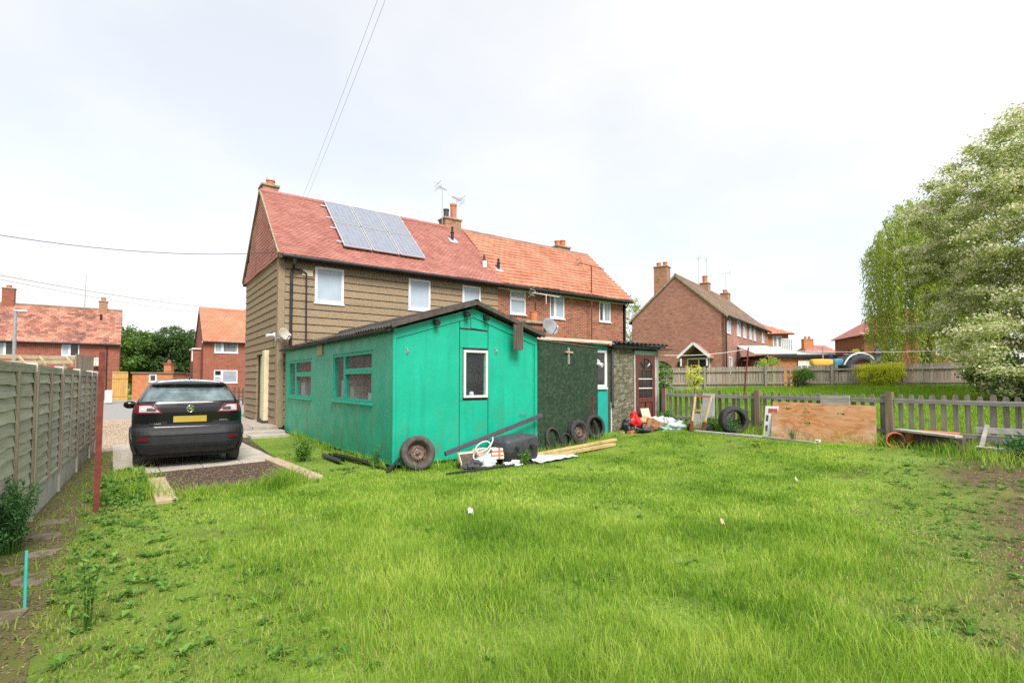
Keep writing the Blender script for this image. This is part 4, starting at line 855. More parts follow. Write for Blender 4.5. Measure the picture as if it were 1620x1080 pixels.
# ------------------------------------------------------------------ fences
# left: concrete posts, gravel boards, waney lap panels
LF = thing('panel_fence', 'weathered lap panel fence with concrete posts along the left path', 'fence', (FX(8), 8, 0))
py_ = [2.35, 4.25, 6.17, 8.08, 9.97, 11.87, 13.83, 14.86]
fd = Vector((.0422, 1, 0)).normalized(); fn_ = Vector((fd.y, -fd.x, 0)); faz = math.atan2(-fd.x, fd.y)
pm = MB(); pm.prism([(-.05, -.05, -.1), (.05, -.05, -.1), (.05, .05, -.1), (-.05, .05, -.1)], (0, 0, 1.88)); pm.prism([(-.05, -.05, 1.78), (.05, -.05, 1.78), (.04, .04, 1.78), (-.04, .04, 1.78)], (0, 0, .03))
pme = mesh_only(pm, 'post', M['concrete'])
slats = []
for k in range(5):
    rsx = random.Random(k+40); ph_ = [rsx.uniform(0, 6) for _ in range(4)]; mb = MB(); n = 16
    vt = []
    for i in range(n+1):
        y = i/n; wv = .009*math.sin(3.1*y+ph_[0])+.006*math.sin(9*y+ph_[1])+.003*math.sin(21*y+ph_[2])
        vt.append([(.032, y, -.014+wv), (.0, y, .17), (-.008, y, .17), (.018, y, -.014+wv)])
    mb.add([q for r_ in vt for q in r_], [(i*4+c, (i+1)*4+c, (i+1)*4+(c+1) % 4, i*4+(c+1) % 4) for i in range(n) for c in range(4)]+[(0, 1, 2, 3), (n*4+3, n*4+2, n*4+1, n*4)])
    slats.append(mesh_only(mb, 'slat', M['fence_wood']))
Li = MW[LF.name].inverted()
for i, y in enumerate(py_):
    p = Li @ Vector((FX(y), y, 0)); place(pme, 'post', LF, p, (0, 0, faz))
    if i == len(py_)-1: break
    ya, yb = y+.055, py_[i+1]-.055; L = yb-ya
    mb = MB(); A_, B_ = Vector((FX(ya), ya, .15)), Vector((FX(yb), yb, .15)); mb.bar(A_, B_, .045, .31); mb.build('gravel_board', M['gravel_board'], LF, bevel=.008)
    mb = MB(); top = Vector((0, 0, 1.765-.15))
    mb.bar(A_+top, B_+top, .075, .03); mb.bar(A_+fn_*.02+Vector((0, 0, .19)), B_+fn_*.02+Vector((0, 0, .19)), .035, .05); mb.bar(A_+fn_*.02+Vector((0, 0, 1.57)), B_+fn_*.02+Vector((0, 0, 1.57)), .03, .06)
    for q in (A_+(B_-A_)*.004, A_+(B_-A_)*.996): mb.bar(q+Vector((0, 0, .15)), q+Vector((0, 0, 1.6)), .03, .03, (0, 1, 0))
    P_ = mb.build('fence_panel', M['fence_wood'], LF)
    for f_ in ((.015, .52, .985) if L > 1.5 else (.02, .98)):
        mb = MB(); q = A_+(B_-A_)*f_+fn_*.042; mb.bar(q+Vector((0, 0, .18)), q+Vector((0, 0, 1.55)), .034, .022, tuple(fn_)); mb.build('batten', M['fence_batten'], P_)
    nz = 11
    for j in range(nz):
        p = Li @ Vector((FX(ya), ya, .33+j*1.38/nz)); place(random.choice(slats), 'slat', P_, p, (0, 0, faz), (1, L, 1))
# right: low picket fence
RF = thing('picket_fence', 'low grey weathered picket fence along the right of the lawn', 'fence', (12.52, 5, zt(12.5)))
pk = MB(); pk.prism([(.0, -.042, .03), (.0, .042, .03), (.0, .042, .98), (.0, .022, 1.03), (.0, -.022, 1.03), (.0, -.042, .98)], (.02, 0, 0)); pkm = mesh_only(pk, 'picket', M['picket'])
po = MB(); po.box(-.062, .062, -.062, .062, -.15, 1.06); po.prism([(-.062, -.062, 1.06), (.062, -.062, 1.06), (.062, .062, 1.06), (-.062, .062, 1.06)], (0, 0, .012)); pom = mesh_only(po, 'post', M['post_wood'])
rp_ = random.Random(9); gz = zt(12.5)
posts = [9.45, 6.69, 3.93, 1.17, -1.6]
for y in posts: place(pom, 'post', RF, (-.03, y-5, 0), (rp_.uniform(-.01, .01), rp_.uniform(-.01, .01), 0))
for ya, yb in zip(posts, posts[1:]):
    n = 15; sp = (ya-yb-.15)/n
    for zr in (.28, .89):
        mb = MB(); mb.bar((12.495, ya-.064, gz+zr+rp_.uniform(-.008, .008)), (12.495, yb+.064, gz+zr+rp_.uniform(-.008, .008)), .035, .085); mb.build('rail', M['picket_rail'], RF, bevel=.005)
    for k in range(n):
        y = ya-.075-sp*(k+.5); place(pkm, 'picket', RF, (.012+rp_.uniform(0, .004), y-5+rp_.uniform(-.012, .012), rp_.uniform(-.02, .012)), (rp_.uniform(-.018, .018), 0, 0), (1, rp_.uniform(.93, 1.1), rp_.uniform(.98, 1.01)))
for y in (9.62, 9.8): mb = MB(); mb.box(12.51, 12.53, y-.04, y+.04, gz, gz+1.05); mb.build('picket', M['dkwood'], RF)
# far: taller close-boarded fence on the bank
F0, F1 = Vector((23.2, 16.92, 0)), Vector((30.4, 5.75, 0)); BFd = (F1-F0).normalized(); BFn = Vector((BFd.y, -BFd.x, 0)); BL = (F1-F0).length
if BFn.dot(-F0) < 0: BFn = -BFn
BF = thing('board_fence', 'silvered close boarded garden fence on the grassy bank at the back', 'fence', (F0.x, F0.y, zt(F0.x)))
rb = random.Random(4); baz = math.atan2(BFd.y, BFd.x)
bm_ = [MB().box(0, .118, -.01, .01, 0, 1.0) for _ in range(1)]; bme = mesh_only(bm_[0], 'board', M['board_wood'])
F0e = F0-BFd*1.6; nb = int((BL+1.6)/.128); Bi = MW[BF.name].inverted()
for i in range(nb):
    s_ = i*.128; p = F0e+BFd*s_; g_ = zt(p.x); top = 2.26+.14*(s_/BL)+rb.uniform(-.015, .015)
    if 6.55 < s_ < 7.05 and i % 2: continue
    if 9.0 < s_ < 9.5: top -= .32
    q = Bi @ Vector((p.x, p.y, g_-.05)); place(bme, 'board', BF, q, (0, rb.uniform(-.012, .012), baz), (rb.uniform(.9, 1.0), 1, top-g_+.05))
for k in range(6):
    s_ = .25+k*2.85; p = F0e+BFd*s_+BFn*.05
    if s_ > BL+1.6: break
    mb = MB(); mb.fbox(p, BFd, BFn, ez, -.05, .05, -.02, .06, zt(p.x)-.1, 2.30+.14*s_/BL); mb.build('post', M['board_wood'], BF)
    p2 = F0e+BFd*min(s_+2.85, BL+1.6)+BFn*.05
    for zz_ in (2.05, 1.42):
        mb = MB(); mb.bar(p+Vector((0, 0, zz_+.14*s_/BL))+BFd*.06, p2+Vector((0, 0, zz_+.14*(s_+2.85)/BL))-BFd*.06, .04, .09); mb.build('rail', M['board_wood'], BF)
def bf_point(px, off=.0, py=600):
    d = ray(px, py); # where this bearing meets the board fence, moved off metres toward the garden
    t = ((F0.x)*BFn.x+(F0.y)*BFn.y)/(d.x*BFn.x+d.y*BFn.y); p = Vector((d.x*t, d.y*t, 0))+BFn*off; p.z = zt(p.x); return p

# ------------------------------------------------------------------ the black car, seen from behind
M['bumper'] = mat('charcoal_bumper_plastic', (.016, .017, .019), (.024, .025, .028), 8, .6, .05, spec=.3)
def itp(tab, z):
    for (a, fa), (b, fb) in zip(tab, tab[1:]):
        if z <= b:
            t = max(0, (z-a)/(b-a)); return fa+(fb-fa)*t
    return tab[-1][1]
YR = [(.24, .16), (.32, .05), (.42, .005), (.6, .0), (.66, .012), (.70, .05), (.735, .085), (.85, .088), (.97, .085), (1.06, .088), (1.2, .13), (1.46, .43), (1.485, .39), (1.52, .38), (1.55, .47), (1.58, .62), (1.6, 1.0), (1.61, 1.4)]
WH = [(.24, .80), (.4, .865), (.62, .885), (.95, .885), (1.05, .872), (1.15, .83), (1.3, .755), (1.45, .675), (1.52, .62), (1.57, .53), (1.6, .38), (1.61, .2)]
YF = [(.24, 4.05), (.4, 4.2), (.7, 4.2), (.85, 4.12), (.95, 3.95), (1.0, 3.65), (1.05, 3.15), (1.3, 2.75), (1.5, 2.35), (1.58, 2.1), (1.6, 1.9), (1.61, 1.6)]
def car_side(x, z, front=False):
    w_ = itp(WH, z); rx = min(.34, w_*.6); ax = min(abs(x), w_); t = max(0, (ax-(w_-rx))/rx); c = 1-math.sqrt(max(0, 1-t*t)); k = (.34 if not front else .6)
    k = min(k, (itp(YF, z)-itp(YR, z))*.45)
    return (itp(YF, z)-k*c-.12*(ax/w_)**2) if front else (itp(YR, z)+k*c+.035*(ax/w_)**2)
def car_build(name, label, loc, rz, paint, roofp, group=None):
    c = thing(name, label, 'car', loc, rz, group)
    zs = [.24, .28, .33, .4, .48, .56, .64, .68, .72, .78, .85, .91, .97, 1.02, 1.06, 1.1, 1.15, 1.2, 1.28, 1.36, 1.44, 1.475, 1.495, 1.52, 1.55, 1.575, 1.59, 1.6, 1.61]
    fr = [math.sin(math.pi/2*i/14) for i in range(-14, 15)]; mb = MB(); n = len(fr)
    for z in zs:
        w_ = itp(WH, z); xs_ = [f*w_ for f in fr]
        for x in xs_: mb.v.append(Vector((x, car_side(x, z), z)))
        for x in xs_[::-1]: mb.v.append(Vector((x, car_side(x, z, True), z)))
    m = 2*n
    for j in range(len(zs)-1):
        for i in range(m): mb.f.append((j*m+i, j*m+(i+1) % m, (j+1)*m+(i+1) % m, (j+1)*m+i))
    mb.f.append(tuple(range(m))[::-1]); mb.f.append(tuple((len(zs)-1)*m+i for i in range(m)))
    mb.build('body', paint, c, local=True, smooth=True)
    def patch(nm, poly, off, m_, nx=16, nz=8, parent=c, smooth=True):
        """poly: left/right x limits as functions of z fraction on the tail surface"""
        z0, z1, xl, xr = poly; q = MB()
        def f(u, v):
            z = z0+(z1-z0)*v; a, b = xl(v), xr(v); x = a+(b-a)*u; return Vector((x, car_side(x, z)-off, z))
        q.grid(f, nx, nz); q.grid(lambda u, v: f(u, v)+Vector((0, off+.02, 0)), nx, nz)
        k = (nx+1)*(nz+1); W = nx+1
        for i in range(nx): q.f += [(i+1, i, k+i, k+i+1), (nz*W+i, nz*W+i+1, k+nz*W+i+1, k+nz*W+i)]
        for j in range(nz): q.f += [(j*W, (j+1)*W, k+(j+1)*W, k+j*W), ((j+1)*W+nx, j*W+nx, k+j*W+nx, k+(j+1)*W+nx)]
        return q.build(nm, m_, parent, local=True, smooth=False)
    patch('rear_window', (1.2, 1.455, lambda v: -.735+.1*v, lambda v: .735-.1*v), .008, M['car_glass'])
    patch('spoiler', (1.478, 1.535, lambda v: -.60+.05*v, lambda v: .60-.05*v), .05, paint, 16, 3)
    rf = MB(); rf.grid(lambda u, v: Vector(((u-.5)*1.06*(1-.1*abs(v-.5)), .52+v*1.5, 1.603-.035*(2*u-1)**2-.03*(1-v)**4)), 12, 8); rf.build('roof', roofp, c, local=True, smooth=True, solid=.016)
    bp = patch('bumper', (.27, .735, lambda v: -itp(WH, .27+.465*v)*.985, lambda v: itp(WH, .27+.465*v)*.985), .022, M['bumper'], 28, 8)
    for s_ in (-1, 1):
        patch('bumper_corner', (.72, .80, lambda v, s_=s_: (-.868 if s_ < 0 else .50+.16*v), lambda v, s_=s_: (-.50-.16*v if s_ < 0 else .868)), .014, M['bumper'], 8, 4)
        lo = patch('tail_lamp', (.985, 1.15, lambda v, s_=s_: (-.862+.02*v if s_ < 0 else .42+.13*v), lambda v, s_=s_: (-.42-.13*v if s_ < 0 else .862-.02*v)), .012, M['lamp_red'], 10, 5)
        patch('lamp_lens', (1.01, 1.125, lambda v, s_=s_: (-.77 if s_ < 0 else .46+.14*v), lambda v, s_=s_: (-.46-.14*v if s_ < 0 else .77)), .019, M['lamp_clear'], 8, 4, lo)
        patch('lamp_bar', (1.03, 1.085, lambda v, s_=s_: (-.66 if s_ < 0 else .52), lambda v, s_=s_: (-.52 if s_ < 0 else .66)), .024, M['dkgrey'], 4, 3, lo)
        patch('reflector', (.50, .55, lambda v, s_=s_: (-.79 if s_ < 0 else .62), lambda v, s_=s_: (-.62 if s_ < 0 else .79)), .034, M['lamp_red'], 6, 2, bp)
    patch('bumper_crease', (.60, .625, lambda v: -.70, lambda v: .70), .034, M['black'], 14, 1, bp)
    patch('diffuser', (.285, .40, lambda v: -.5, lambda v: .5), .034, M['black'], 10, 2, bp)
    patch('plate_recess', (.80, .965, lambda v: -.36+.03*v, lambda v: .36-.03*v), .004, paint, 10, 3)
    patch('number_plate', (.82, .93, lambda v: -.26, lambda v: .26), .014, M['plate'], 6, 2)
    yb_ = car_side(0, 1.06)
    em = MB(); MR = Matrix.Translation((0, yb_-.012, 1.06)) @ Matrix.Rotation(R(90), 4, 'X'); em.lathe([(.058, 0), (.066, .012), (.056, .016), (.052, .004)], 24, MR, True); e_ = em.build('emblem', M['chrome'], c, local=True, smooth=True)
    em = MB(); em.lathe([(.001, .004), (.055, .004)], 20, MR); em.build('emblem_disc', M['black'], e_, local=True)
    em = MB()
    for (x0, z0, x1, z1, t) in ((-.048, .018, .035, .026, .017), (.03, .026, -.02, -.012, .018), (-.022, -.012, .046, -.006, .016), (-.046, .0, -.01, .016, .012), (.01, -.034, .034, -.016, .012)):
        em.bar((x0, yb_-.024, 1.06+z0), (x1, yb_-.024, 1.06+z1), t, .008, (0, 1, 0))
    em.build('emblem_figure', M['chrome'], e_, local=True)
    for (x0, x1, z) in ((-.62, -.44, .792), (.47, .61, .83)):
        for q in range(7 if x1 < 0 else 5):
            xx = x0+(x1-x0)*q/(7 if x1 < 0 else 5); patch('badge_letter', (z, z+.018, lambda v, xx=xx: xx, lambda v, xx=xx: xx+.018), .012, M['chrome'], 1, 1)
    hl = MB(); hl.grid(lambda u, v: Vector(((u-.5)*.42, car_side((u-.5)*.42, 1.135+.03*v)-.012, 1.135+.03*v)), 8, 2); hl.build('wiper', M['black'], c, local=True, solid=.012)
    sh = MB(); sh.prism([(-.012, .56, 1.58), (-.012, .78, 1.61), (-.004, .70, 1.675), (-.004, .66, 1.67)], (.02, 0, 0)); sh.build('antenna_fin', M['black'], c, local=True)
    for s_ in (-1, 1):
        g = MB()
        def sd(u, v):
            z = 1.06+.40*v; y = .75+u*1.95+(-.25*v*u)+.12*v; return Vector((s_*(itp(WH, z)+.006), y, z))
        g.grid(sd, 10, 6); g.build('side_window', M['car_glass'], c, local=True, smooth=True, solid=.006)
        mi = MB(); mi.grid(lambda u, v: Vector((s_*(.99+.115*math.sin(v*math.pi)*math.cos(2*math.pi*u)), 2.62+.07*math.sin(v*math.pi)*math.sin(2*math.pi*u), 1.06+.085*math.cos(v*math.pi))), 14, 8); mr = mi.build('wing_mirror', paint, c, local=True, smooth=True)
        ar = MB(); ar.bar((s_*.84, 2.66, 1.02), (s_*.93, 2.64, 1.03), .06, .04); ar.build('mirror_arm', M['black'], mr, local=True)
        for y in (.66, 3.26):
            MRr = Matrix.Translation((s_*.755, y, .325)) @ Matrix.Rotation(R(90), 4, 'Y')
            ty = MB(); ty.lathe([(.2, -.095), (.285, -.1), (.318, -.085), (.325, 0), (.318, .085), (.285, .1), (.2, .095)], 32, MRr, True); t_ = ty.build('wheel', M['tyre'], c, local=True, smooth=True)
            ri = MB(); ri.lathe([(.001, s_*.06), (.06, s_*.075), (.07, s_*.05), (.19, s_*.06), (.2, s_*.09), (.21, s_*.08)], 24, MRr); ri.build('rim', M['metal'], t_, local=True)
            an = MB(); pts = [(s_*(itp(WH, max(.26, .325+.39*math.sin(R(a))))+.004), y+.39*math.cos(R(a)), .325+.39*math.sin(R(a))) for a in range(-8, 189, 14)]; an.tube(pts, .03, 6); an.build('wheel_arch', M['black'], c, local=True)
    ex_ = MB(); ex_.cyl((.42, .1, .3), (.42, .4, .3), .03, .03, 10); ex_.build('exhaust', M['metal'], c, local=True)
    un = MB(); un.box(-.72, .72, .3, 4.0, .17, .25); un.build('underbody', M['black'], c, local=True)
    return c
car_build('black_car', 'black compact crossover car parked on the slabs, seen from behind', (.93, 11.13, .028), R(-2.2), M['car_black'], M['car_roof'])
car_build('white_car', 'white car on the road, half hidden by the brown house', (6.85, 40.3, .01), R(-78), M['car_white'], M['car_white'])

# ------------------------------------------------------------------ wheels and tyres
def tyre_prof(ro, w_, ri):
    h = w_/2; return [(ri, -h*.8), (ri+.02, -h*.95), ((ri+ro)/2, -h*1.05), (ro-.03, -h*.9), (ro-.006, -h*.72), (ro, -h*.3), (ro-.007, -h*.26), (ro-.007, -h*.2), (ro, -h*.16), (ro, h*.16), (ro-.007, h*.2), (ro-.007, h*.26), (ro, h*.3), (ro-.006, h*.72), (ro-.03, h*.9), ((ri+ro)/2, h*1.05), (ri+.02, h*.95), (ri, h*.8), (ri+.015, h*.6), (ro-.03, h*.5), (ro-.03, -h*.5), (ri+.015, -h*.6)]
def wheel(name, label, base, az, tilt, ro=.31, w_=.19, ri=.19, rim=True, m='tyre', group='loose tyres and wheels'):
    """stands on base, outer face looking along az, leaning back by tilt"""
    t = thing(name, label, 'wheel' if rim else 'tyre', base, 0, group)
    Mx = Matrix.Rotation(az, 4, 'Z') @ Matrix.Rotation(-tilt, 4, 'Y') @ Matrix.Translation((0, 0, ro)) @ Matrix.Rotation(R(90), 4, 'Y')
    mb = MB(); mb.lathe(tyre_prof(ro, w_, ri), 40, Mx, True); ob = mb.build('tyre', M[m], t, local=True, smooth=True)
    if rim:
        h = w_/2; mb = MB(); mb.lathe([(ri+.012, h*.85), (ri, h*.8), (ri-.012, h*.5), (ri-.03, h*.15), (ri-.035, -h*.2), (ri-.06, -h*.15), (ri*.62, h*.28), (ri*.5, h*.3), (ri*.42, h*.12), (ri*.2, h*.14), (ri*.18, h*.35), (.001, h*.36)], 32, Mx); r_ = mb.build('rim', M['rim'], t, local=True, smooth=True)
        for k in range(8):
            a = 2*math.pi*k/8; mb = MB(); p = Mx @ Vector((ri*.68*math.cos(a), ri*.68*math.sin(a), h*.18)); q = Mx @ Vector((ri*.68*math.cos(a), ri*.68*math.sin(a), h*.31)); mb.cyl(p, q, .016, .016, 8); mb.build('vent_hole', M['black'], r_, local=True)
        for k in range(4):
            a = 2*math.pi*k/4+.3; mb = MB(); p = Mx @ Vector((ri*.32*math.cos(a), ri*.32*math.sin(a), h*.1)); q = Mx @ Vector((ri*.32*math.cos(a), ri*.32*math.sin(a), h*.3)); mb.cyl(p, q, .011, .009, 6); mb.build('wheel_nut', M['metal'], r_, local=True)
    return t
sdir = R(-90)
wheel('spare_wheel', 'dusty tyre on a rusty steel rim leaning at the near corner of the green shed', (4.18, 8.44, .0), R(-100), R(14), .315, .21, .2, True, 'tyre_dusty')
pb = lambda u, off: a_scr+ex_scr*u+n_scr*off
a_scr, ex_scr, n_scr = a, ex, n_
a_scr = Vector((7.3, 8.98, 0)); ex_scr = (Vector((9.98, 9.7, 0))-a_scr).normalized(); n_scr = Vector((ex_scr.y, -ex_scr.x, 0)); naz = math.atan2(n_scr.y, n_scr.x)
p = pb(.55, .17); wheel('rim_ring', 'thin rusty ring tyre leaning on the dark green board nearest the shed', (p.x, p.y, zt(p.x)), naz, R(15), .27, .06, .225, False, 'tyre_dusty')
p = pb(.78, .36); wheel('small_tyre', 'small narrow tyre, lowest of those leaning on the dark green board', (p.x, p.y, zt(p.x)), naz-.1, R(16), .2, .07, .15, False)
p = pb(1.5, .24); wheel('spare_wheel', 'black tyre on a rusty steel rim leaning on the dark green board', (p.x, p.y, zt(p.x)), naz-.22, R(12), .31, .19, .185, True)
p = pb(2.28, .22); wheel('empty_tyre', 'empty black tyre at the right end of the dark green board', (p.x, p.y, zt(p.x)), naz-.32, R(10), .32, .2, .215, False)
wheel('fence_tyre', 'front one of two black tyres standing at the picket fence', (12.08, 7.06, gz-.02), R(-128), R(4), .34, .17, .225, False)
wheel('fence_tyre', 'rear one of two black tyres standing at the picket fence', (12.22, 7.2, gz-.02), R(-128), R(2), .34, .17, .225, False)

# ------------------------------------------------------------------ the scrap along the shed front
GB = lambda n_, lab, cat, mb, m, **k: tag(mb.build(n_, M[m], **k), lab, cat)
mb = MB(); pts = []
p0, p1 = Vector((4.75, 8.52, .2)), Vector((7.26, 8.74, .8)); d = (p1-p0).normalized(); up = Vector((0, 0, 1)); sdv = d.cross(up).normalized(); upv = sdv.cross(d)
mb.prism([p0+upv*.0+sdv*.0, p0+upv*.085, p0+upv*.11-sdv*-.05, p0+upv*.02+sdv*.075], p1-p0); GB('sill_trim', 'long dark grey plastic trim slanting up against the green shed front', 'car trim', mb, 'dkgrey', bevel=.012)
# black moulded box
BX = thing('roof_box', 'black plastic roof box lying before the right of the green shed', 'roof box', (6.12, 8.2, 0), R(12))
def rbox(u, v, sx, sy, sz, ox=0, oy=0, oz=0, e=5):
    th = u*2*math.pi; ph = v*math.pi; sg = lambda q, k: math.copysign(abs(q)**(2/k), q)
    return Vector((ox+sx*sg(math.sin(ph), e)*sg(math.cos(th), e), oy+sy*sg(math.sin(ph), e)*sg(math.sin(th), e), oz+sz*sg(math.cos(ph), e)))
mb = MB(); mb.grid(lambda u, v: rbox(u, v, .5, .30, .16, 0, 0, .37), 40, 20)
for v in mb.v: v.z += .05*v.x; v.y *= 1-.12*(v.x > .2)
mb.build('lid', M['dkgrey'], BX, local=True, smooth=True)
mb = MB(); mb.grid(lambda u, v: rbox(u, v, .485, .29, .17, 0, 0, .2), 40, 20); mb.build('base', M['black'], BX, local=True, smooth=True)
for x in (-.25, .2): mb = MB(); mb.box(x-.05, x+.05, -.325, -.27, .3, .36); mb.build('clasp', M['black'], BX, local=True, bevel=.01)
mb = MB(); mb.bar((4.35, 7.72, .03), (6.5, 7.82, .035), .05, .035); GB('black_pipe', 'thin black pipe lying in the grass in front of the scrap heap', 'pipe', mb, 'black')
BXb = thing('grille_panel', 'beige framed panel lying in the scrap beside the dusty wheel', 'panel', (4.86, 8.08, .02), R(6))
mb = MB(); mb.box(0, .5, -.02, .02, 0, .02); mb.box(0, .02, -.02, .02, .02, .24); mb.box(.48, .5, -.02, .02, .02, .24); mb.box(0, .5, -.02, .02, .24, .27)
for v in mb.v: v.y += v.z*.5
mb.build('frame', M['beige'], BXb, local=True)
mb = MB(); mb.box(.02, .48, -.01, .0, .02, .24)
for v in mb.v: v.y += v.z*.5
mb.build('panel', M['dkwood'], BXb, local=True)
mb = MB(); mb.tube([(5.28+.17*math.cos(t*.5)+.004*t, 8.12+.1*math.sin(t*.5), .2+.12*math.sin(t*.5+.9)+.01*t) for t in range(0, 26)], .014, 8); GB('hose_coil', 'coil of white hose on the scrap heap before the green shed', 'hose', mb, 'hose_white', smooth=True)
GB('plastic_bag', 'crumpled white plastic bag under the white hose', 'bag', soft_lump((5.36, 8.06, .07), .2, .15, .15, 5, .5), 'bag_white', smooth=True)
PK = thing('carton', 'white carton with orange bands on the scrap heap', 'carton', (5.62, 8.05, .14), R(-14))
mb = MB(); mb.box(-.14, .14, -.09, .09, 0, .2); mb.build('box', M['white_old'], PK, local=True, bevel=.008)
for z in (.055, .13): mb = MB(); mb.box(-.143, .143, -.093, .093, z, z+.03); mb.build('band', M['terracotta'], PK, local=True)
mb = MB(); mb.box(-.02, .02, -.096, .096, .003, .203); mb.build('band', M['terracotta'], PK, local=True)
for i, (x, y, z, s_, m, lab) in enumerate(((5.42, 8.3, .12, (.25, .16, .16), 'card', 'crushed brown cardboard behind the banded carton'), (5.92, 8.05, .1, (.22, .15, .16), 'beige', 'torn beige packaging at the right of the banded carton'), (5.2, 8.22, .05, (.3, .2, .1), 'dkwood', 'dark rubbish at the bottom of the scrap heap'), (5.88, 7.88, .03, (.2, .12, .07), 'white_old', 'scrap of white packing below the banded carton'), (5.0, 7.98, .05, (.16, .08, .09), 'dkgrey', 'dark grey rag in front of the beige framed panel'))):
    GB('scrap_heap', lab, 'rubbish', soft_lump((x, y, z), *s_, seed=11+i, amp=.6, n=24), m)
mb = MB(); mb.fbox((5.7, 8.42, .33), (.9, .05, -.2), (0, .3, .9), (.2, 0, .9), 0, .3, -.01, .01, 0, .16); GB('cardboard_flap', 'brown cardboard flap leaning behind the dark trim', 'cardboard', mb, 'card')
for k, (x0, y0, x1, y1, z, w_, h_, lab) in enumerate(((6.72, 8.26, 9.4, 8.55, .10, .10, .05, 'upper pale timber plank lying before the dark green board'), (6.72, 8.16, 9.15, 8.38, .04, .14, .06, 'lower pale timber plank lying before the dark green board'))):
    mb = MB(); mb.bar((x0, y0, z), (x1, y1, z+zt(x1)), w_, h_); GB('timber_plank', lab, 'plank', mb, 'plank_new', bevel=.004)
mb = MB(); mb.grid(lambda u, v: Vector((6.3+u*1.2+.1*v, 7.66+v*.5+.18*u, .05+.05*mnoise.noise(Vector((u*5, v*4, 1)))+.05*u*(1-u))), 26, 12); GB('crinkled_sheet', 'crinkled white sheet lying on the lawn beside the black box', 'sheet', mb, 'bag_white', solid=.01)
# gutter lengths at the shed's left foot
for k, (p0, p1, lab) in enumerate((((3.5, 11.2, .07), (3.62, 9.55, .1), 'upper length of black guttering at the foot of the shed side'), ((3.3, 11.0, .04), (3.3, 9.9, .05), 'short black gutter curl lying by the shed side'), ((3.66, 9.7, .06), (3.75, 8.6, .05), 'black gutter length ending at the shed corner'))):
    p0, p1 = Vector(p0), Vector(p1); d = (p1-p0).normalized(); s_ = d.cross(Vector((0, 0, 1))).normalized(); mb = MB(); vs_ = []
    for rr_ in (.06, .05):
        for q in (p0, p1): vs_ += [q+s_*rr_*math.cos(math.pi*i/8)-Vector((0, 0, 1))*rr_*math.sin(math.pi*i/8)*(.9 if k != 1 else -.9) for i in range(9)]
    mb.add(vs_, [(i, i+1, 9+i+1, 9+i) for i in range(8)]+[(18+i, 27+i, 27+i+1, 18+i+1) for i in range(8)]+[(0, 9, 27, 18), (8, 26, 35, 17)]); GB('gutter_length', lab, 'gutter', mb, 'black')
mb = MB(); mb.bar((3.62, 8.5, .02), (3.92, 8.66, .22), .06, .03); GB('gutter_bracket', 'black bracket standing at the near corner of the shed', 'bracket', mb, 'black')

# ------------------------------------------------------------------ the pile at the maroon door
zp = .24
for i, (x, y, z, s_, m, nm, lab) in enumerate((
    (10.95, 9.25, zp+.22, (.16, .13, .26), 'red', 'red_bag', 'bright red plastic bag on the pile by the maroon door'),
    (10.8, 9.35, zp+.1, (.22, .18, .22), 'black', 'bin_bag', 'black bag under the red bag by the maroon door'),
    (11.4, 9.02, zp+.1, (.36, .2, .2), 'sack', 'brown_sack', 'dark brown sacking on the front of the pile'),
    (11.3, 9.25, zp+.25, (.34, .15, .12), 'sack_tan', 'tan_cloth', 'folded tan cloth on the pile by the door'),
    (11.05, 8.98, zp+.04, (.28, .15, .12), 'dkgrey', 'grey_rag', 'grey rag at the foot of the pile'),
    (11.85, 9.25, zp+.2, (.34, .2, .16), 'bag_white', 'white_sheet', 'white sheet spread over the pile right of the door'),
    (12.0, 8.75, zp+.1, (.3, .22, .18), 'bag_blue', 'white_sheet', 'bluish crumpled sheet at the right end of the pile'),
    (11.62, 8.8, zp+.04, (.22, .14, .12), 'green_trim', 'green_rag', 'faded green rag low on the pile'),
    (12.05, 9.0, zp+.2, (.2, .14, .15), 'bag_white', 'white_sheet', 'bundle of white plastic between the pile and the picket fence'))):
    GB(nm, lab, nm.split('_')[1], soft_lump((x, y, z), *s_, seed=31+i, amp=.6, n=28), m, smooth=True)
mb = MB(); mb.fbox((11.62, 9.5, .42), (1, 0, .0), (0, .97, .25), (-.12, .22, .95), 0, .36, -.012, .012, 0, .42); GB('square_board', 'square plaster board offcut leaning on the maroon door', 'board', mb, 'beige')
for k, (x, y) in enumerate(((10.55, 9.3), (10.62, 9.1))):
    mb = MB(); mb.fbox((x, y, .2), (.9, .2, 0), (-.2, .9, 0), ez, 0, .34, 0, .14, 0, .06+.03*k); GB('loose_brick', ('flat brown brick left of the red bag', 'broken terracotta brick in front of the red bag')[k], 'brick', mb, ('card', 'terracotta')[k], bevel=.008)
# stacked white tiles and boards beside the trolley
for k, (x, y, z, w_, h_, tz, m, lab) in enumerate(((12.28, 8.45, .3, .42, .42, .25, 'plank_white', 'white square panel leaning at the picket fence left of the trolley'), (12.36, 8.2, .62, .36, .36, .1, 'bag_white', 'upper white square panel left of the wooden trolley'), (12.36, 7.55, .4, .3, .5, .06, 'plank_white', 'narrow white board behind the wooden trolley'), (12.38, 8.15, .62, .34, .66, .02, 'grey_sheet', 'pale grey board behind the white panels at the fence'))):
    mb = MB(); mb.fbox((x, y, z), (0, -1, 0), (-.98, 0, tz), (tz, 0, .98), 0, w_, -.012, .012, 0, h_); GB('white_board', lab, 'panel', mb, m)
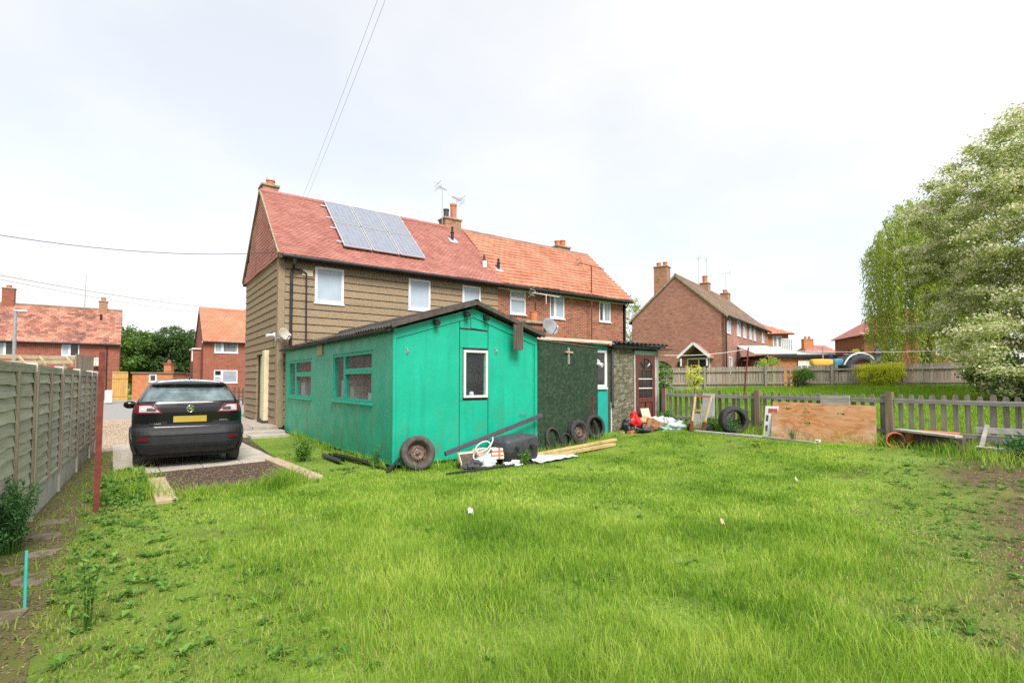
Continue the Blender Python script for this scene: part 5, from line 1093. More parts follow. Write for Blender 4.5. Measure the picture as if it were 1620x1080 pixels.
# wooden sack trolley
TR = thing('sack_trolley', 'old wooden two wheeled sack trolley leaning at the picket fence', 'trolley', (11.9, 7.95, gz), R(-82))
for s_ in (-1, 1):
    mb = MB(); mb.bar((s_*.16, -.1, .04), (s_*.22, .3, .92), .045, .04); mb.build('shaft', M['handle_wood'], TR, local=True, bevel=.008)
    mb = MB(); mb.lathe([(.03, -.025), (.085, -.025), (.09, 0), (.085, .025), (.03, .025)], 18, Matrix.Translation((s_*.27, .0, .09)) @ Matrix.Rotation(R(90), 4, 'Y'), True); mb.build('wheel', M['tyre'], TR, local=True)
    mb = MB(); mb.bar((s_*.15, -.13, .0), (s_*.17, -.04, .25), .07, .05); mb.build('foot', M['rust'], TR, local=True)
for f_, m in ((.55, 'handle_wood'), (.96, 'terracotta')):
    mb = MB(); yy, z_ = -.1+.4*f_, .04+.88*f_; ww = .16+.06*f_; mb.bar((-ww, yy, z_), (ww, yy, z_), .04, .05); mb.build('crosspiece', M[m], TR, local=True)
mb = MB(); mb.cyl((-.27, 0, .09), (.27, 0, .09), .014, .014, 8); mb.build('axle', M['metal'], TR, local=True)
# white plank on the grass, plywood sheet, boards
mb = MB(); mb.bar((11.75, 7.95, zt(11.75)+.03), (11.75, 6.2, zt(11.75)+.03), .1, .04); GB('white_plank', 'white painted plank lying along the lawn edge by the tyres', 'plank', mb, 'plank_white')
mb = MB(); mb.bar((11.76, 6.22, zt(11.75)+.03), (11.62, 5.0, zt(11.6)+.025), .08, .035); GB('grey_plank', 'thin grey plank on the ground before the plywood sheet', 'plank', mb, 'plank_grey')
PL = thing('plywood_sheet', 'large orange brown plywood sheet with slots leaning on the picket fence', 'plywood', (12.1, 5.0, gz-.03))
# sheet with rectangular slots
o = Vector((11.98, 6.12, gz-.02)); eu = Vector((.12, -2.06, -.03)).normalized(); ev = Vector((.34, .11, .84)).normalized(); en = eu.cross(ev).normalized(); Lp, Hp = 2.07, .90
hol = [(.30, .43, .72, .755), (.68, .81, .66, .685), (1.36, 1.50, .66, .70), (.70, .83, .40, .435)]
us = sorted({0, Lp, *[q for h in hol for q in h[:2]]}); vz = sorted({0, Hp, *[q for h in hol for q in h[2:]]}); mb = MB()
for i in range(len(us)-1):
    for j in range(len(vz)-1):
        cu, cv = (us[i]+us[i+1])/2, (vz[j]+vz[j+1])/2
        if any(h[0] < cu < h[1] and h[2] < cv < h[3] for h in hol): continue
        mb.fbox(o, eu, ev, en, us[i], us[i+1], vz[j], vz[j+1], -.009, .009)
mb.build('board', M['ply'], PL)
mb = MB(); mb.fbox((12.42, 5.22, gz+.6), (0, -1, 0), (1, 0, 0), (.02, 0, 1), 0, .58, -.012, .012, 0, .38); GB('grey_board', 'grey board standing behind the plywood sheet at the picket fence', 'board', mb, 'plank_grey')
SG = thing('sign_panel', 'white panel with blue and red strips leaning left of the plywood sheet', 'sign', (12.2, 6.25, gz))
o = Vector((12.1, 6.36, gz)); mb = MB(); q = ((0, -1, 0), (-.98, 0, .2), (.22, .02, .97))
mb.fbox(o, *q, 0, .3, -.01, .01, 0, .72); mb.build('panel', M['white_old'], SG)
mb = MB(); mb.fbox(o, *q, .16, .29, .011, .016, .02, .48); mb.build('blue_strip', M['sign_blue'], SG)
mb = MB(); mb.fbox(o, *q, .08, .29, .011, .016, .56, .66); mb.build('red_strip', M['sign_red'], SG)
for z in (.12, .36): mb = MB(); mb.fbox(o, *q, .04, .09, .011, .018, z, z+.14); mb.build('slot', M['dkwood'], SG)
mb = MB(); mb.box(11.76, 11.83, 4.98, 5.08, zt(11.8)-.01, zt(11.8)+.07); tag(mb.build('socket_box', M['upvc'], bevel=.01), 'small white electrical box on the grass below the plywood sheet', 'socket box')
mb = MB(); mb.cyl((11.755, 5.03, zt(11.8)+.03), (11.74, 5.03, zt(11.8)+.03), .014, .014, 8); mb.build('hole', M['black'], bpy.data.objects['socket_box'])
# pots, plank seat, broken bench
def pot(label, c, r, h, tilt, az):
    t = thing('plant_pot', label, 'plant pot', c, az, 'terracotta pots'); Mx = Matrix.Rotation(tilt, 4, 'Y'); mb = MB()
    mb.lathe([(.001, 0), (r*.68, 0), (r*.95, h*.8), (r*1.05, h*.8), (r*1.08, h), (r*.95, h), (r*.85, h*.75), (r*.6, .03), (.001, .03)], 22, Mx); mb.build('pot', M['terracotta'], t, local=True, smooth=False)
pot('terracotta pot lying on its side at the right end of the plywood sheet', (12.28, 3.86, gz+.16), .15, .24, R(96), R(215)); pot('upturned terracotta pot between the plywood and the fence post', (12.36, 3.62, gz), .16, .26, R(12), R(0))
BN = thing('plank_seat', 'low grey plank seat on wooden blocks before the picket fence', 'seat', (12.2, 3.2, gz))
mb = MB(); mb.bar((12.28, 3.76, gz+.33), (11.92, 2.72, gz+.30), .2, .045); mb.build('plank', M['plank_grey'], BN, bevel=.006)
mb = MB(); mb.box(11.86, 12.1, 2.66, 2.78, gz-.05, gz+.275); mb.build('block', M['dkwood'], BN, bevel=.01)
mb = MB(); mb.box(12.18, 12.38, 3.62, 3.74, gz-.05, gz+.3); mb.build('block', M['dkwood'], BN, bevel=.01)
TG = thing('terracotta_trough', 'rusty brown trough standing behind the low plank seat', 'trough', (12.32, 3.1, gz))
mb = MB(); mb.box(12.2, 12.44, 2.85, 3.45, gz+.05, gz+.3); mb.build('body', M['dkwood'], TG, bevel=.02)
mb = MB(); mb.box(12.17, 12.47, 2.82, 3.48, gz+.3, gz+.34); mb.build('rim', M['terracotta'], TG, bevel=.01)
GBN = thing('broken_bench', 'weathered white slatted bench falling apart at the right end of the lawn', 'bench', (12.1, 2.0, gz))
for k, (x, z, w_, m) in enumerate(((12.28, .42, .1, 'plank_white'), (12.3, .26, .12, 'picket_rail'))):
    mb = MB(); mb.bar((x, 2.56, gz+z), (x-.1, 1.1, gz+z+.02), .025, w_); mb.build('back_slat', M[m], GBN)
for k in range(3): mb = MB(); mb.bar((12.16-.11*k, 2.5, gz+.13+.01*k), (12.06-.11*k, 1.1, gz+.13), .09, .022, (0, 0, 1)); mb.build('seat_slat', M['plank_white' if k == 2 else 'plank_grey'], GBN)
for y in (2.42, 1.25):
    mb = MB(); mb.bar((11.86, y+.04, gz-.05), (12.32, y, gz+.5), .06, .05, (0, 1, 0)); mb.build('leg', M['plank_grey'], GBN)
    mb = MB(); mb.bar((12.25, y-.05, gz-.05), (12.0, y-.05, gz+.16), .06, .05, (0, 1, 0)); mb.build('leg', M['dkwood'], GBN)
# red steel post and turquoise cane by the path
mb = MB(); b0 = Vector((-.28, 8.16, -.1)); b1 = onD(162, 556, 6.45); mb.bar(b0, b1, .062, .062, (0, 1, 0)); RPo = mb.build('steel_post', M['rust']); tag(RPo, 'rusty red square steel post standing beside the path', 'post')
mb = MB(); mb.bar((-.30, 8.12, 1.7), (-.30, 8.05, 1.7), .018, .018); mb.build('bolt', M['metal'], RPo)
mb = MB(); mb.cyl((-.545, 4.98, -.05), (-.545, 4.985, .41), .009, .009, 8); tag(mb.build('garden_cane', M['turq']), 'short turquoise stake standing at the near end of the path', 'stake')
# litter on the lawn
for i, (px, py, s_, m, lab) in enumerate(((744, 818, .035, 'bag_white', 'white scrap of paper in the grass before the shed'), (1143, 835, .03, 'card', 'brown dry leaf scrap in the middle right of the lawn'), (1260, 765, .03, 'beige', 'pale dry leaf near the plywood sheet'))):
    p = ont(px, py); q = MB(); q.grid(lambda u, v: Vector((p.x+(u-.5)*s_*2+.01*v, p.y+(v-.5)*s_, p.z+.045+s_*1.6*v+.015*math.sin(u*5))), 4, 3); GB('litter_scrap', lab, 'litter', q, m, solid=.003)

# ------------------------------------------------------------------ buildings further off
def simple_house(name, label, loc, rz, L, D, ea, ri, wall, roofm, tw, th, oh=.25, seed=3, ridge=None, group=None):
    h = thing(name, label, 'house', loc, rz, group); return h
def gh(name, label, loc, rz, L, D, ea, ri, wall, roofm, wins, tw=.3, th=.27, seed=3, ends=True, ridge='tile_brown', panes='pane_dark', fw=.07):
    """wins on the -y wall: (u0, u1, z0, z1, panes, panemats)"""
    h = thing(name, label, 'house', loc, rz); mb = MB()
    wall_holes(mb, (0, 0, 0), X, (0, -1, 0), L, -.3, ea, [q[:4] for q in wins]); mb.box(0, .22, .01, D-.01, -.3, ea); mb.box(L-.22, L, .01, D-.01, -.3, ea); mb.box(.23, L-.23, D-.22, D, -.3, ea)
    for x in (.0, L-.2): mb.prism([(x, .02, ea), (x, D-.02, ea), (x, D/2, ri-.12)], (.2, 0, 0))
    mb.build('wall', M[wall], h, local=True)
    for q in wins: window(h, (q[0], 0, q[2]), X, (0, -1, 0), q[1]-q[0], q[3]-q[2], q[4] if len(q) > 4 else ((0, 0, .5, 1), (.5, 0, 1, 1)), fw=fw, setback=.03, panemats=q[5] if len(q) > 5 else None, pane=panes)
    rf, e_ = gable_roof(h, L, D, ea+.03, ri, .25, M[roofm], tw, th, M[ridge], .08, seed=seed, thick=.03)
    gutter(h, (0, -.3, e_-.06), (L, -.3, e_-.06), .06)
    for xv in (-.1, L+.06): mb = MB(); mb.box(xv, xv+.035, -.25, .2, e_-.14, e_-.02); mb.build('bargeboard', M['white_old'], rf, local=True)
    return h
# left, across the road
T1 = gh('terrace_house', 'red brick house with mottled orange tiled roof behind the left fence', (-12.5, 51.8, 0), 0, 11.9, 5.8, 4.7, 7.5, 'brick_far', 'tile_mott',
        [(12.5-7.9, 12.5-6.68, 3.42, 4.55, ((0, 0, .55, 1), (.55, 0, 1, 1)), ('pane_mid', 'pane_dark')), (12.5-4.12, 12.5-3.08, 3.45, 4.6, ((0, 0, .45, 1), (.45, 0, 1, 1)), ('pane_pale', 'pane_dark')), (12.5-4.2, 12.5-2.9, .9, 2.2)], .32, .24, 21)
chimney(T1, (10.7, 2.9, 0), .55, .6, 7.1, 8.1, [(0, 0, .16, .3, 'terracotta')]); chimney(T1, (5.0, 2.9, 0), .7, .6, 7.1, 8.6, [(0, 0, .16, .2, 'terracotta')], 'brick_far')
downpipe(T1, [(11.1, -.28, 4.5), (11.1, -.07, 4.3), (11.1, -.07, 0)], .04); downpipe(T1, [(8.6, -.06, 2.6), (11.06, -.06, 2.5)], .02)
q = MB(); q.lathe([(.08, 6.3), (.08, 6.95), (.1, 7.0)], 10, Matrix.Translation((10.6, 1.9, 0))); q.build('roof_vent', M['black'], T1, local=True)
dish('satellite_dish', 'white satellite dish on the terrace house seen beside the red steel post', (-2.0, 51.35, 3.05), R(-100), .36, M['dish_cream'])
q = MB(); q.cyl((-3.0, 54.6, 7.3), (-2.95, 54.6, 10.2), .03, .02, 6); tag(q.build('radio_mast', M['metal']), 'tall thin radio mast on the ridge of the left terrace house', 'mast')
T2 = gh('corner_house', 'red brick house with bright orange roof seen between the trees and the clad house', (4.83, 48.6, 0), 0, 9.5, 6.2, 5.0, 7.85, 'brick_far', 'tile_bright',
        [(5.62-4.83, 7.36-4.83, 3.9, 4.9, ((0, 0, .34, 1), (.34, 0, 1, 1)), ('pane_pale', 'pane_mid')), (5.62-4.83, 7.36-4.83, 1.42, 2.5, ((0, 0, .34, .5), (0, .5, .34, 1), (.34, 0, 1, 1)), ('pane_pale', 'pane_dark', 'pane_pale'))], .33, .28, 31, ridge='tile_bright', fw=.09)
q = MB(); q.box(-.55, -.01, 1.5, 4.0, -.3, 4.2); q.build('side_wing', M['brick_far'], T2, local=True); q = MB(); q.box(-.65, .0, 1.4, 4.1, 4.2, 4.3); q.build('wing_roof', M['white_old'], T2, local=True)
q = MB(); q.box(-.66, -.58, 1.55, 1.68, 3.2, 4.2); q.build('downpipe', M['upvc'], T2, local=True)
for z in range(9):
    q = MB(); q.box(1.45, 2.45, -.025, -.02, 1.55+z*.1, 1.55+z*.1+.05); q.build('blind_slat', M['lead'], T2, local=True)
# gate, low brick outbuilding and pier
GT = thing('garden_gate', 'honey coloured timber gate between the terrace house and brick outbuilding', 'gate', (-.5, 49.9, 0), R(-30))
for i in range(7): q = MB(); q.box(-.55+i*.16, -.55+i*.16+.152, -.02, .02, .05, 2.25); q.build('board', M['gate_wood'], GT, local=True)
for z in (.4, 1.75, 2.2): q = MB(); q.box(-.55, .57, -.05, -.021, z, z+.1); q.build('rail', M['gate_wood'], GT, local=True)
OB = thing('brick_outbuilding', 'low orange brick outbuilding with a small white window behind the car', 'outbuilding', (.25, 49.4, 0), R(-30))
q = MB(); wall_holes(q, (0, 0, 0), X, (0, -1, 0), 2.9, -.2, 2.15, [(1.2, 1.75, 1.5, 2.1)]); q.box(0, 2.9, .3, 2.4, -.2, 2.1); q.build('wall', M['brick_orange'], OB, local=True)
window(OB, (1.2, 0, 1.5), X, (0, -1, 0), .55, .6, fw=.1, pane='pane_dark')
q = MB(); q.box(-.08, 2.98, -.1, 2.5, 2.16, 2.26); q.build('roof', M['tile_brown'], OB, local=True)
q = MB(); q.box(2.1, 2.6, .3, .8, 2.27, 2.9); q.build('pier', M['brick_orange'], OB, local=True); q = MB(); q.prism([(2.02, .22, 2.9), (2.68, .22, 2.9), (2.68, .88, 2.9), (2.02, .88, 2.9)], (0, 0, .08)); q.cyl((2.35, .55, 2.98), (2.35, .55, 3.25), .16, .08, 10); q.build('pier_cap', M['brick_far'], OB, local=True)
WB = MB(); WB.box(-1.25, -.85, 44.5, 45.0, .1, .95); GB('wheelie_bin', 'white topped bin by the road at the end of the left fence', 'bin', WB, 'white_old', bevel=.05)
HP = thing('wooden_trellis', 'brown low picket fence in front of the white car', 'fence', (6.0, 37.0, 0))
for i in range(9): q = MB(); q.box(5.4+i*.24, 5.4+i*.24+.1, 36.98, 37.0, .05, 1.15); q.build('picket', M['dkwood'], HP)
for z in (.35, .85): q = MB(); q.box(5.2, 7.5, 37.001, 37.03, z, z+.08); q.build('rail', M['dkwood'], HP)
LP = thing('street_lamp', 'slim grey street lamp rising over the left fence', 'street lamp', (-5.35, 41.25, 0))
q = MB(); q.cyl((0, 0, 0), (0, 0, 5.6), .11, .075, 12); q.build('column', M['metal'], LP, local=True); q = MB(); q.box(-.12, .55, -.1, .1, 5.6, 5.7); q.build('lamp_head', M['metal'], LP, local=True, bevel=.03)
M['pergola'] = wood('pale_pergola_wood', (.26, .2, .13), (.38, .3, .2), (.48, .4, .28), 0, 1, .15)
# timber pergola behind the left fence
PG = thing('pergola', 'pale timber pergola rails showing above the left fence', 'pergola', (-2.5, 17, 0))
for k, (pa, pb_, D) in enumerate((((-30, 563), (120, 566), 14), ((-30, 574), (116, 572), 13.4))):
    A_, B_ = onD(*pa, D), onD(*pb_, D); q = MB(); q.bar(A_, B_, .06, .1); q.build('beam', M['pergola'], PG)
for px in (30, 62, 104):
    A_, B_ = onD(px, 565, 14.0), onD(px+10, 576, 13.2); q = MB(); q.bar(A_, B_, .05, .07); q.build('rafter', M['pergola'], PG)
    q = MB(); Aq = onD(px, 566, 14.1); q.box(Aq.x-.05, Aq.x+.05, Aq.y-.05, Aq.y+.05, 0, Aq.z); q.build('post', M['pergola'], PG)
TF = thing('trellis_panel', 'pale vertical board screen behind the end of the left fence', 'screen', (-1.1, 20.7, 0))
A_, B_ = onD(120, 558, 16), onD(148, 569, 17.5); A_.z = B_.z = 0; nbd = 12
for i in range(nbd):
    p = A_+(B_-A_)*(i/nbd); p2 = A_+(B_-A_)*((i+.93)/nbd); q = MB(); q.bar(p+Vector((0, 0, 1.2)), p2+Vector((0, 0, 1.2)), .02, 2.45); q.build('board', M['board_wood'], TF)
# right: the gable-end brick house
M['tile_porch'] = mat('grey_pink_tile', (.26, .13, .11), (.36, .2, .17), 6, .85, .3, 30)
CZ = 1.22; gaz = R(16.9)
GH = thing('gable_brick_house', 'pink red brick house showing its tall gable end beyond the boarded fence', 'house', (33.3, 20.1, CZ), gaz); GL, GD, GE, GR = 15.0, 6.86, 5.1, 8.2
ux = [(.55, 1.6), (3.4, 4.5), (5.4, 6.4), (7.5, 8.4), (9.0, 9.9), (12.3, 13.3)]; gw = [(a_, b_, 3.75, 4.95) for a_, b_ in ux]+[(1.0, 1.9, .9, 2.1), (4.6, 5.4, .2, 2.1)]
q = MB(); wall_holes(q, (0, 0, 0), X, (0, -1, 0), GL, -.3, GE, gw); q.box(0, .22, .01, GD-.01, -.3, GE); q.box(GL-.22, GL, .01, GD-.01, -.3, GE); q.box(.23, GL-.23, GD-.22, GD, -.3, GE)
for x in (0, GL-.2): q.prism([(x, .02, GE), (x, GD-.02, GE), (x, GD/2, GR-.15)], (.2, 0, 0))
q.build('wall', M['brick_pink'], GH, local=True)
for a_, b_, z0, z1 in gw: window(GH, (a_, 0, z0), X, (0, -1, 0), b_-a_, z1-z0, fw=.1, pane='pane_pale')
rf, e_ = gable_roof(GH, GL, GD, GE+.03, GR, .25, M['tile_brown'], .3, .27, M['tile_brown'], .05, seed=51, thick=.03)
gutter(GH, (0, -.32, e_-.05), (GL, -.32, e_-.05), .07); downpipe(GH, [(.12, -.3, e_-.1), (.12, -.06, e_-.4), (.12, -.06, 0)], .05)
for a_, b_ in (((-.08, -.25, e_-.05), (-.08, GD/2, GR-.05)), ((-.08, GD+.25, e_-.05), (-.08, GD/2, GR-.05))): q = MB(); q.bar(a_, b_, .05, .14); q.build('verge_board', M['stone'], rf, local=True)
chimney(GH, (.6, 4.65, 0), .8, 1.0, 5.6, 8.95, [(0, -.25, .16, .32, 'terracotta'), (0, .25, .16, .32, 'terracotta')], 'chimney')
chimney(GH, (7.4, 3.43, 0), .7, .7, 7.6, 8.6, [(0, 0, .2, .6, 'terracotta')]); chimney(GH, (13.9, 3.43, 0), .9, .7, 7.6, 8.6, [(-.2, 0, .16, .3, 'terracotta'), (.2, 0, .16, .3, 'terracotta')])
# porch on the gable
PO = MB(); PO.prism([(-1.1, .75, 2.05), (-1.1, 1.85, 3.05), (-1.1, 2.95, 2.05), (-1.1, 2.95, 1.93), (-1.1, 1.85, 2.92), (-1.1, .75, 1.93)], (1.1, 0, 0)); po_ = PO.build('porch_roof', M['tile_porch'], GH, local=True)
for ya, yb in ((.72, 1.85), (2.98, 1.85)): q = MB(); q.bar((-1.13, ya, 2.0), (-1.13, yb, 3.0), .05, .17); q.build('bargeboard', M['upvc'], po_, local=True)
q = MB(); q.prism([(-.08, 1.0, 2.05), (-.08, 2.7, 2.05), (-.08, 1.85, 2.8)], (.06, 0, 0)); q.build('porch_infill', M['dkwood'], po_, local=True)
for y in (.95, 2.75): q = MB(); q.box(-1.05, -.97, y-.05, y+.05, 1.4, 1.95); q.build('porch_bracket', M['upvc'], po_, local=True)
q = MB(); [q.box(-.06, -.005, y, y+.09, 0, 2.0) for y in (1.02, 1.75, 2.55)]; q.box(-.06, -.005, 1.11, 2.55, 1.9, 2.0); q.build('door_frame', M['upvc'], GH, local=True)
q = MB(); q.box(-.04, -.003, 1.84, 2.55, .02, 1.9); q.build('door', M['door_brown'], GH, local=True); q = MB(); q.box(-.04, -.003, 1.11, 1.75, .02, 1.9); q.build('glazed_door', M['pane_dark'], GH, local=True)
g3 = MW[GH.name] @ Vector((-.4, 5.0, 2.75)); dish('satellite_dish', 'dark grey satellite dish on the gable end of the pink brick house', g3, R(195), .42, M['dish'])
q = MB(); qv = MW[GH.name] @ Vector((-.1, 3.2, 1.4)); q.lathe([(.04, 0), (.1, .05), (.12, .3), (.02, .42)], 8, Matrix.Translation(qv)); GB('wall_lantern', 'small black wall lantern left of the white porch', 'lantern', q, 'black')
aerial('tv_aerial', 'left of two tv aerials on the brown roof', MW[GH.name] @ Vector((5.6, 3.43, 8.1)), 2.4, R(70), .3, 3, .1); aerial('tv_aerial', 'tv aerial at the middle chimney of the brown roof', MW[GH.name] @ Vector((7.9, 3.43, 8.1)), 2.7, R(40), .3, 3, .1); aerial('tv_aerial', 'rightmost tv aerial on the brown roof', MW[GH.name] @ Vector((14.2, 3.43, 8.1)), 2.6, R(100), .8, 5, .2)
# hipped houses far right
def hip(name, label, loc, rz, L, D, ea, ri, wall, roofm, wins, inset=None):
    h = thing(name, label, 'house', loc, rz); q = MB(); wall_holes(q, (0, 0, 0), X, (0, -1, 0), L, -.5, ea, [w_[:4] for w_ in wins]); q.box(0, .2, .01, D, -.5, ea); q.box(L-.2, L, .01, D, -.5, ea); q.box(.21, L-.21, D-.2, D, -.5, ea); q.build('wall', M[wall], h, local=True)
    for w_ in wins: window(h, (w_[0], 0, w_[2]), X, (0, -1, 0), w_[1]-w_[0], w_[3]-w_[2], ((0, 0, .5, 1), (.5, 0, 1, 1)), fw=.11, pane='pane_mid')
    i = inset or D/2; o_ = .4; q = MB(); q.add([(-o_, -o_, ea), (L+o_, -o_, ea), (L+o_, D+o_, ea), (-o_, D+o_, ea), (i, D/2, ri), (L-i, D/2, ri)], [(0, 1, 5, 4), (1, 2, 5), (2, 3, 4, 5), (3, 0, 4), (3, 2, 1, 0)]); r_ = q.build('roof', M[roofm], h, local=True)
    ln_ = math.hypot(D/2+o_, ri-ea); nv_ = int(ln_/.35); cs_, sn_ = (D/2+o_)/ln_, (ri-ea)/ln_; nu_ = int((L+2*o_)/.35); LL = L+2*o_
    tile_field('roof_tiles', h, (-o_, -o_, ea), (1, 0, 0), (0, cs_, sn_), (0, -sn_, cs_), nu_, nv_, LL/nu_, ln_/nv_, M[roofm], thick=.02, seed=7, keep=lambda x, y: (x > (i+o_)*y/ln_) & (x < LL-(i+o_)*y/ln_)).parent = r_
    q = MB(); q.box(-o_-.02, L+o_+.02, -o_-.06, -o_-.005, ea-.12, ea+.01); q.build('gutter', M['gutter'], r_, local=True)
    return h
p = onD(1122, 560, 56); hip('hipped_house', 'orange brick house with hipped orange roof behind the pink brick house', (p.x, p.y, 1.25), FACE, 8.6, 8, 5.4, 7.9, 'brick_orange', 'tile_orange', [(6.9, 7.9, 3.9, 5.2)], 4.3)
bal = thing('roof_balcony', 'small white railed balcony at the corner of the hipped orange house', 'balcony', onD(1246, 556, 53) , FACE); q = MB(); q.box(-.5, .5, -.02, .02, 0, .06); q.box(-.5, .5, -.02, .02, 1.25, 1.33); [q.box(-.5+.19*k, -.46+.19*k, -.018, .018, .06, 1.25) for k in range(6)]; q.build('railing', M['upvc'], bal, local=True); q = MB(); q.box(-.48, .48, .05, .08, -3, 1.2); q.build('screen', M['grey_sheet'], bal, local=True)
p = onD(1368, 580, 50); hip('hipped_house', 'red brick house with dark red hipped roof half hidden by the willow', (p.x, p.y, 1.25), FACE-R(12), 9, 7, 4.75, 7.9, 'brick_far', 'tile_red', [(2.0, 2.7, 2.8, 4.4), (6.0, 7.2, 2.8, 4.2)], 4.2)
p = onD(1277, 585, 80); hb = hip('bungalow', 'cream bungalow with brown roof and brick chimney in the far gap', (p.x, p.y, 1.25), FACE, 6.0, 6, 3.9, 6.0, 'render_cream', 'tile_red', [(1.0, 2.2, 1.5, 2.8)], 1.5); chimney(hb, (1.6, 2.6, 0), 1.5, .8, 4.4, 6.9, [(-.3, 0, .18, .4, 'terracotta'), (.3, 0, .18, .4, 'terracotta')], 'brick_orange')
p = onD(1328, 585, 84); hip('bungalow', 'second low brown roofed bungalow right of the cream one', (p.x, p.y, 1.25), FACE, 6, 6, 2.6, 4.5, 'render_cream', 'tile_brown', [(1.0, 2.2, 1, 2.2)], 2)
# flat roofed garages
GA = thing('flat_garage', 'flat roofed red brick garage with white door behind the boarded fence', 'garage', (*onD(1215, 585, 36).xy, 1.25), FACE)
q = MB(); wall_holes(q, (0, 0, 0), X, (0, -1, 0), 5.2, -.3, 1.95, [(2.05, 3.05, -.2, 1.75)]); q.box(0, 5.2, .4, 4, -.3, 1.9); q.build('wall', M['brick_orange'], GA, local=True)
q = MB(); q.box(-.3, 5.4, -.3, 4.2, 1.96, 2.14); q.build('fascia', M['gutter'], GA, local=True); q = MB(); q.prism([(-1.0, -.2, 2.21), (2.6, -.2, 2.21), (1.3, 3, 2.95), (-.9, 3, 2.95)], (0, 0, .04)); q.build('roof_sheet', M['grey_sheet'], GA, local=True)
q = MB(); q.box(2.05, 3.05, -.1, -.06, -.2, 1.75); q.build('garage_door', M['white_old'], GA, local=True)
q = MB(); q.box(-.75, -.1, .0, .6, -.3, 1.7); q.build('water_tank', M['dkgrey'], GA, local=True, bevel=.08)
q = MB(); q.box(2.6, 5.3, 1.0, 4.0, 2.21, 2.36); q.build('upper_roof', M['white_old'], GA, local=True)
SD = thing('dark_outhouse', 'low dark outhouse with two white vent hoods behind the tractor', 'outhouse', (*onD(1322, 585, 38).xy, 1.25), FACE)
q = MB(); q.box(0, 4.6, 0, 3, -.3, 1.75); q.build('wall', M['dkwood'], SD, local=True); q = MB(); q.box(-.15, 4.75, -.15, 3.1, 1.76, 1.95); q.build('roof', M['roof_dark'], SD, local=True)
for x in (1.35, 2.3):
    q = MB(); q.prism([(x-.28-.1, .3, 1.96), (x+.42, .3, 1.96), (x+.26, .3, 2.35), (x-.22, .3, 2.35)], (0, .5, 0)); v_ = q.build('vent_hood', M['white_old'], SD, local=True); q = MB(); q.cyl((x+.02, .55, 2.352), (x+.02, .55, 2.65), .12, .05, 8); q.build('vent_cap', M['black'], v_, local=True)
# tractor behind the fence
TZ = zt(33); tp = onD(1352, 592, 30.5); TRc = thing('tractor', 'old tractor with yellow bonnet and big orange rimmed wheel behind the boarded fence', 'tractor', (tp.x, tp.y, TZ-.0), FACE+R(180))
Mw = Matrix.Translation((0, 0, .92)) @ Matrix.Rotation(R(90), 4, 'X')
for yy in (.55, -.75):
    Mq = Matrix.Translation((0, yy, .92)) @ Matrix.Rotation(R(90), 4, 'X'); q = MB(); q.lathe([(.55, -.2), (.8, -.22), (.92, -.16), (.95, 0), (.92, .16), (.8, .22), (.55, .2)], 36, Mq, True); w0 = q.build('rear_wheel', M['tyre'], TRc, local=True, smooth=True)
    q = MB(); q.lathe([(.56, .12), (.5, .05), (.2, .0), (.001, .0)], 28, Mq); q.lathe([(.56, -.12), (.5, -.05), (.2, -.02), (.001, -.02)], 28, Mq); q.build('rim', M['red_rim'], w0, local=True)
    for k in range(22):
        a_ = 2*math.pi*k/22; q = MB(); q.fbox(Mq @ Vector((.93*math.cos(a_), .93*math.sin(a_), 0)), Mq.to_3x3() @ Vector((math.cos(a_), math.sin(a_), 0)), Mq.to_3x3() @ Vector((-math.sin(a_), math.cos(a_), 0)), Mq.to_3x3() @ Vector((0, .0, 1)), 0, .045, -.04, .05, -.18 if k % 2 else -.0, .0 if k % 2 else .18); q.build('lug', M['tyre'], w0, local=True)
q = MB(); q.tube([(math.cos(R(a_))*1.0, .55, .92+math.sin(R(a_))*1.02) for a_ in range(20, 150, 10)], .05, 6); q.build('mudguard', M['grey_sheet'], TRc, local=True)
q = MB(); q.grid(lambda u, v: rbox(u, v, .62, .24, .2, 1.95, 0, 1.42, 6), 24, 12); q.build('bonnet', M['yellow'], TRc, local=True, smooth=True)
q = MB(); q.grid(lambda u, v: rbox(u, v, .3, .26, .22, 1.05, 0, 1.42, 6), 20, 10); q.build('fuel_tank', M['blue_paint'], TRc, local=True, smooth=True)
q = MB(); q.box(.3, 2.5, -.18, .18, .75, 1.2); q.build('chassis', M['black'], TRc, local=True, bevel=.04)
q = MB(); q.cyl((1.9, .1, 1.6), (1.9, .1, 2.35), .04, .04, 8); q.build('exhaust', M['metal'], TRc, local=True)
q = MB(); q.lathe([(.1, 1.6), (.16, 1.68), (.14, 1.86), (.05, 1.92)], 12, Matrix.Translation((1.45, 0, 0))); q.build('air_filter', M['navy'], TRc, local=True)
for yy in (.5, -.5):
    q = MB(); q.lathe([(.2, -.1), (.36, -.09), (.38, 0), (.36, .09), (.2, .1)], 24, Matrix.Translation((2.35, yy, .38)) @ Matrix.Rotation(R(90), 4, 'X'), True); q.build('front_wheel', M['tyre'], TRc, local=True)
q = MB(); q.box(2.3, 2.4, -.5, .5, .34, .42); q.build('front_axle', M['black'], TRc, local=True)
q = MB(); q.box(-.1, .3, -.2, .2, 1.0, 1.08); q.box(-.14, -.08, -.2, .2, 1.06, 1.4); q.build('seat', M['black'], TRc, local=True, bevel=.03)
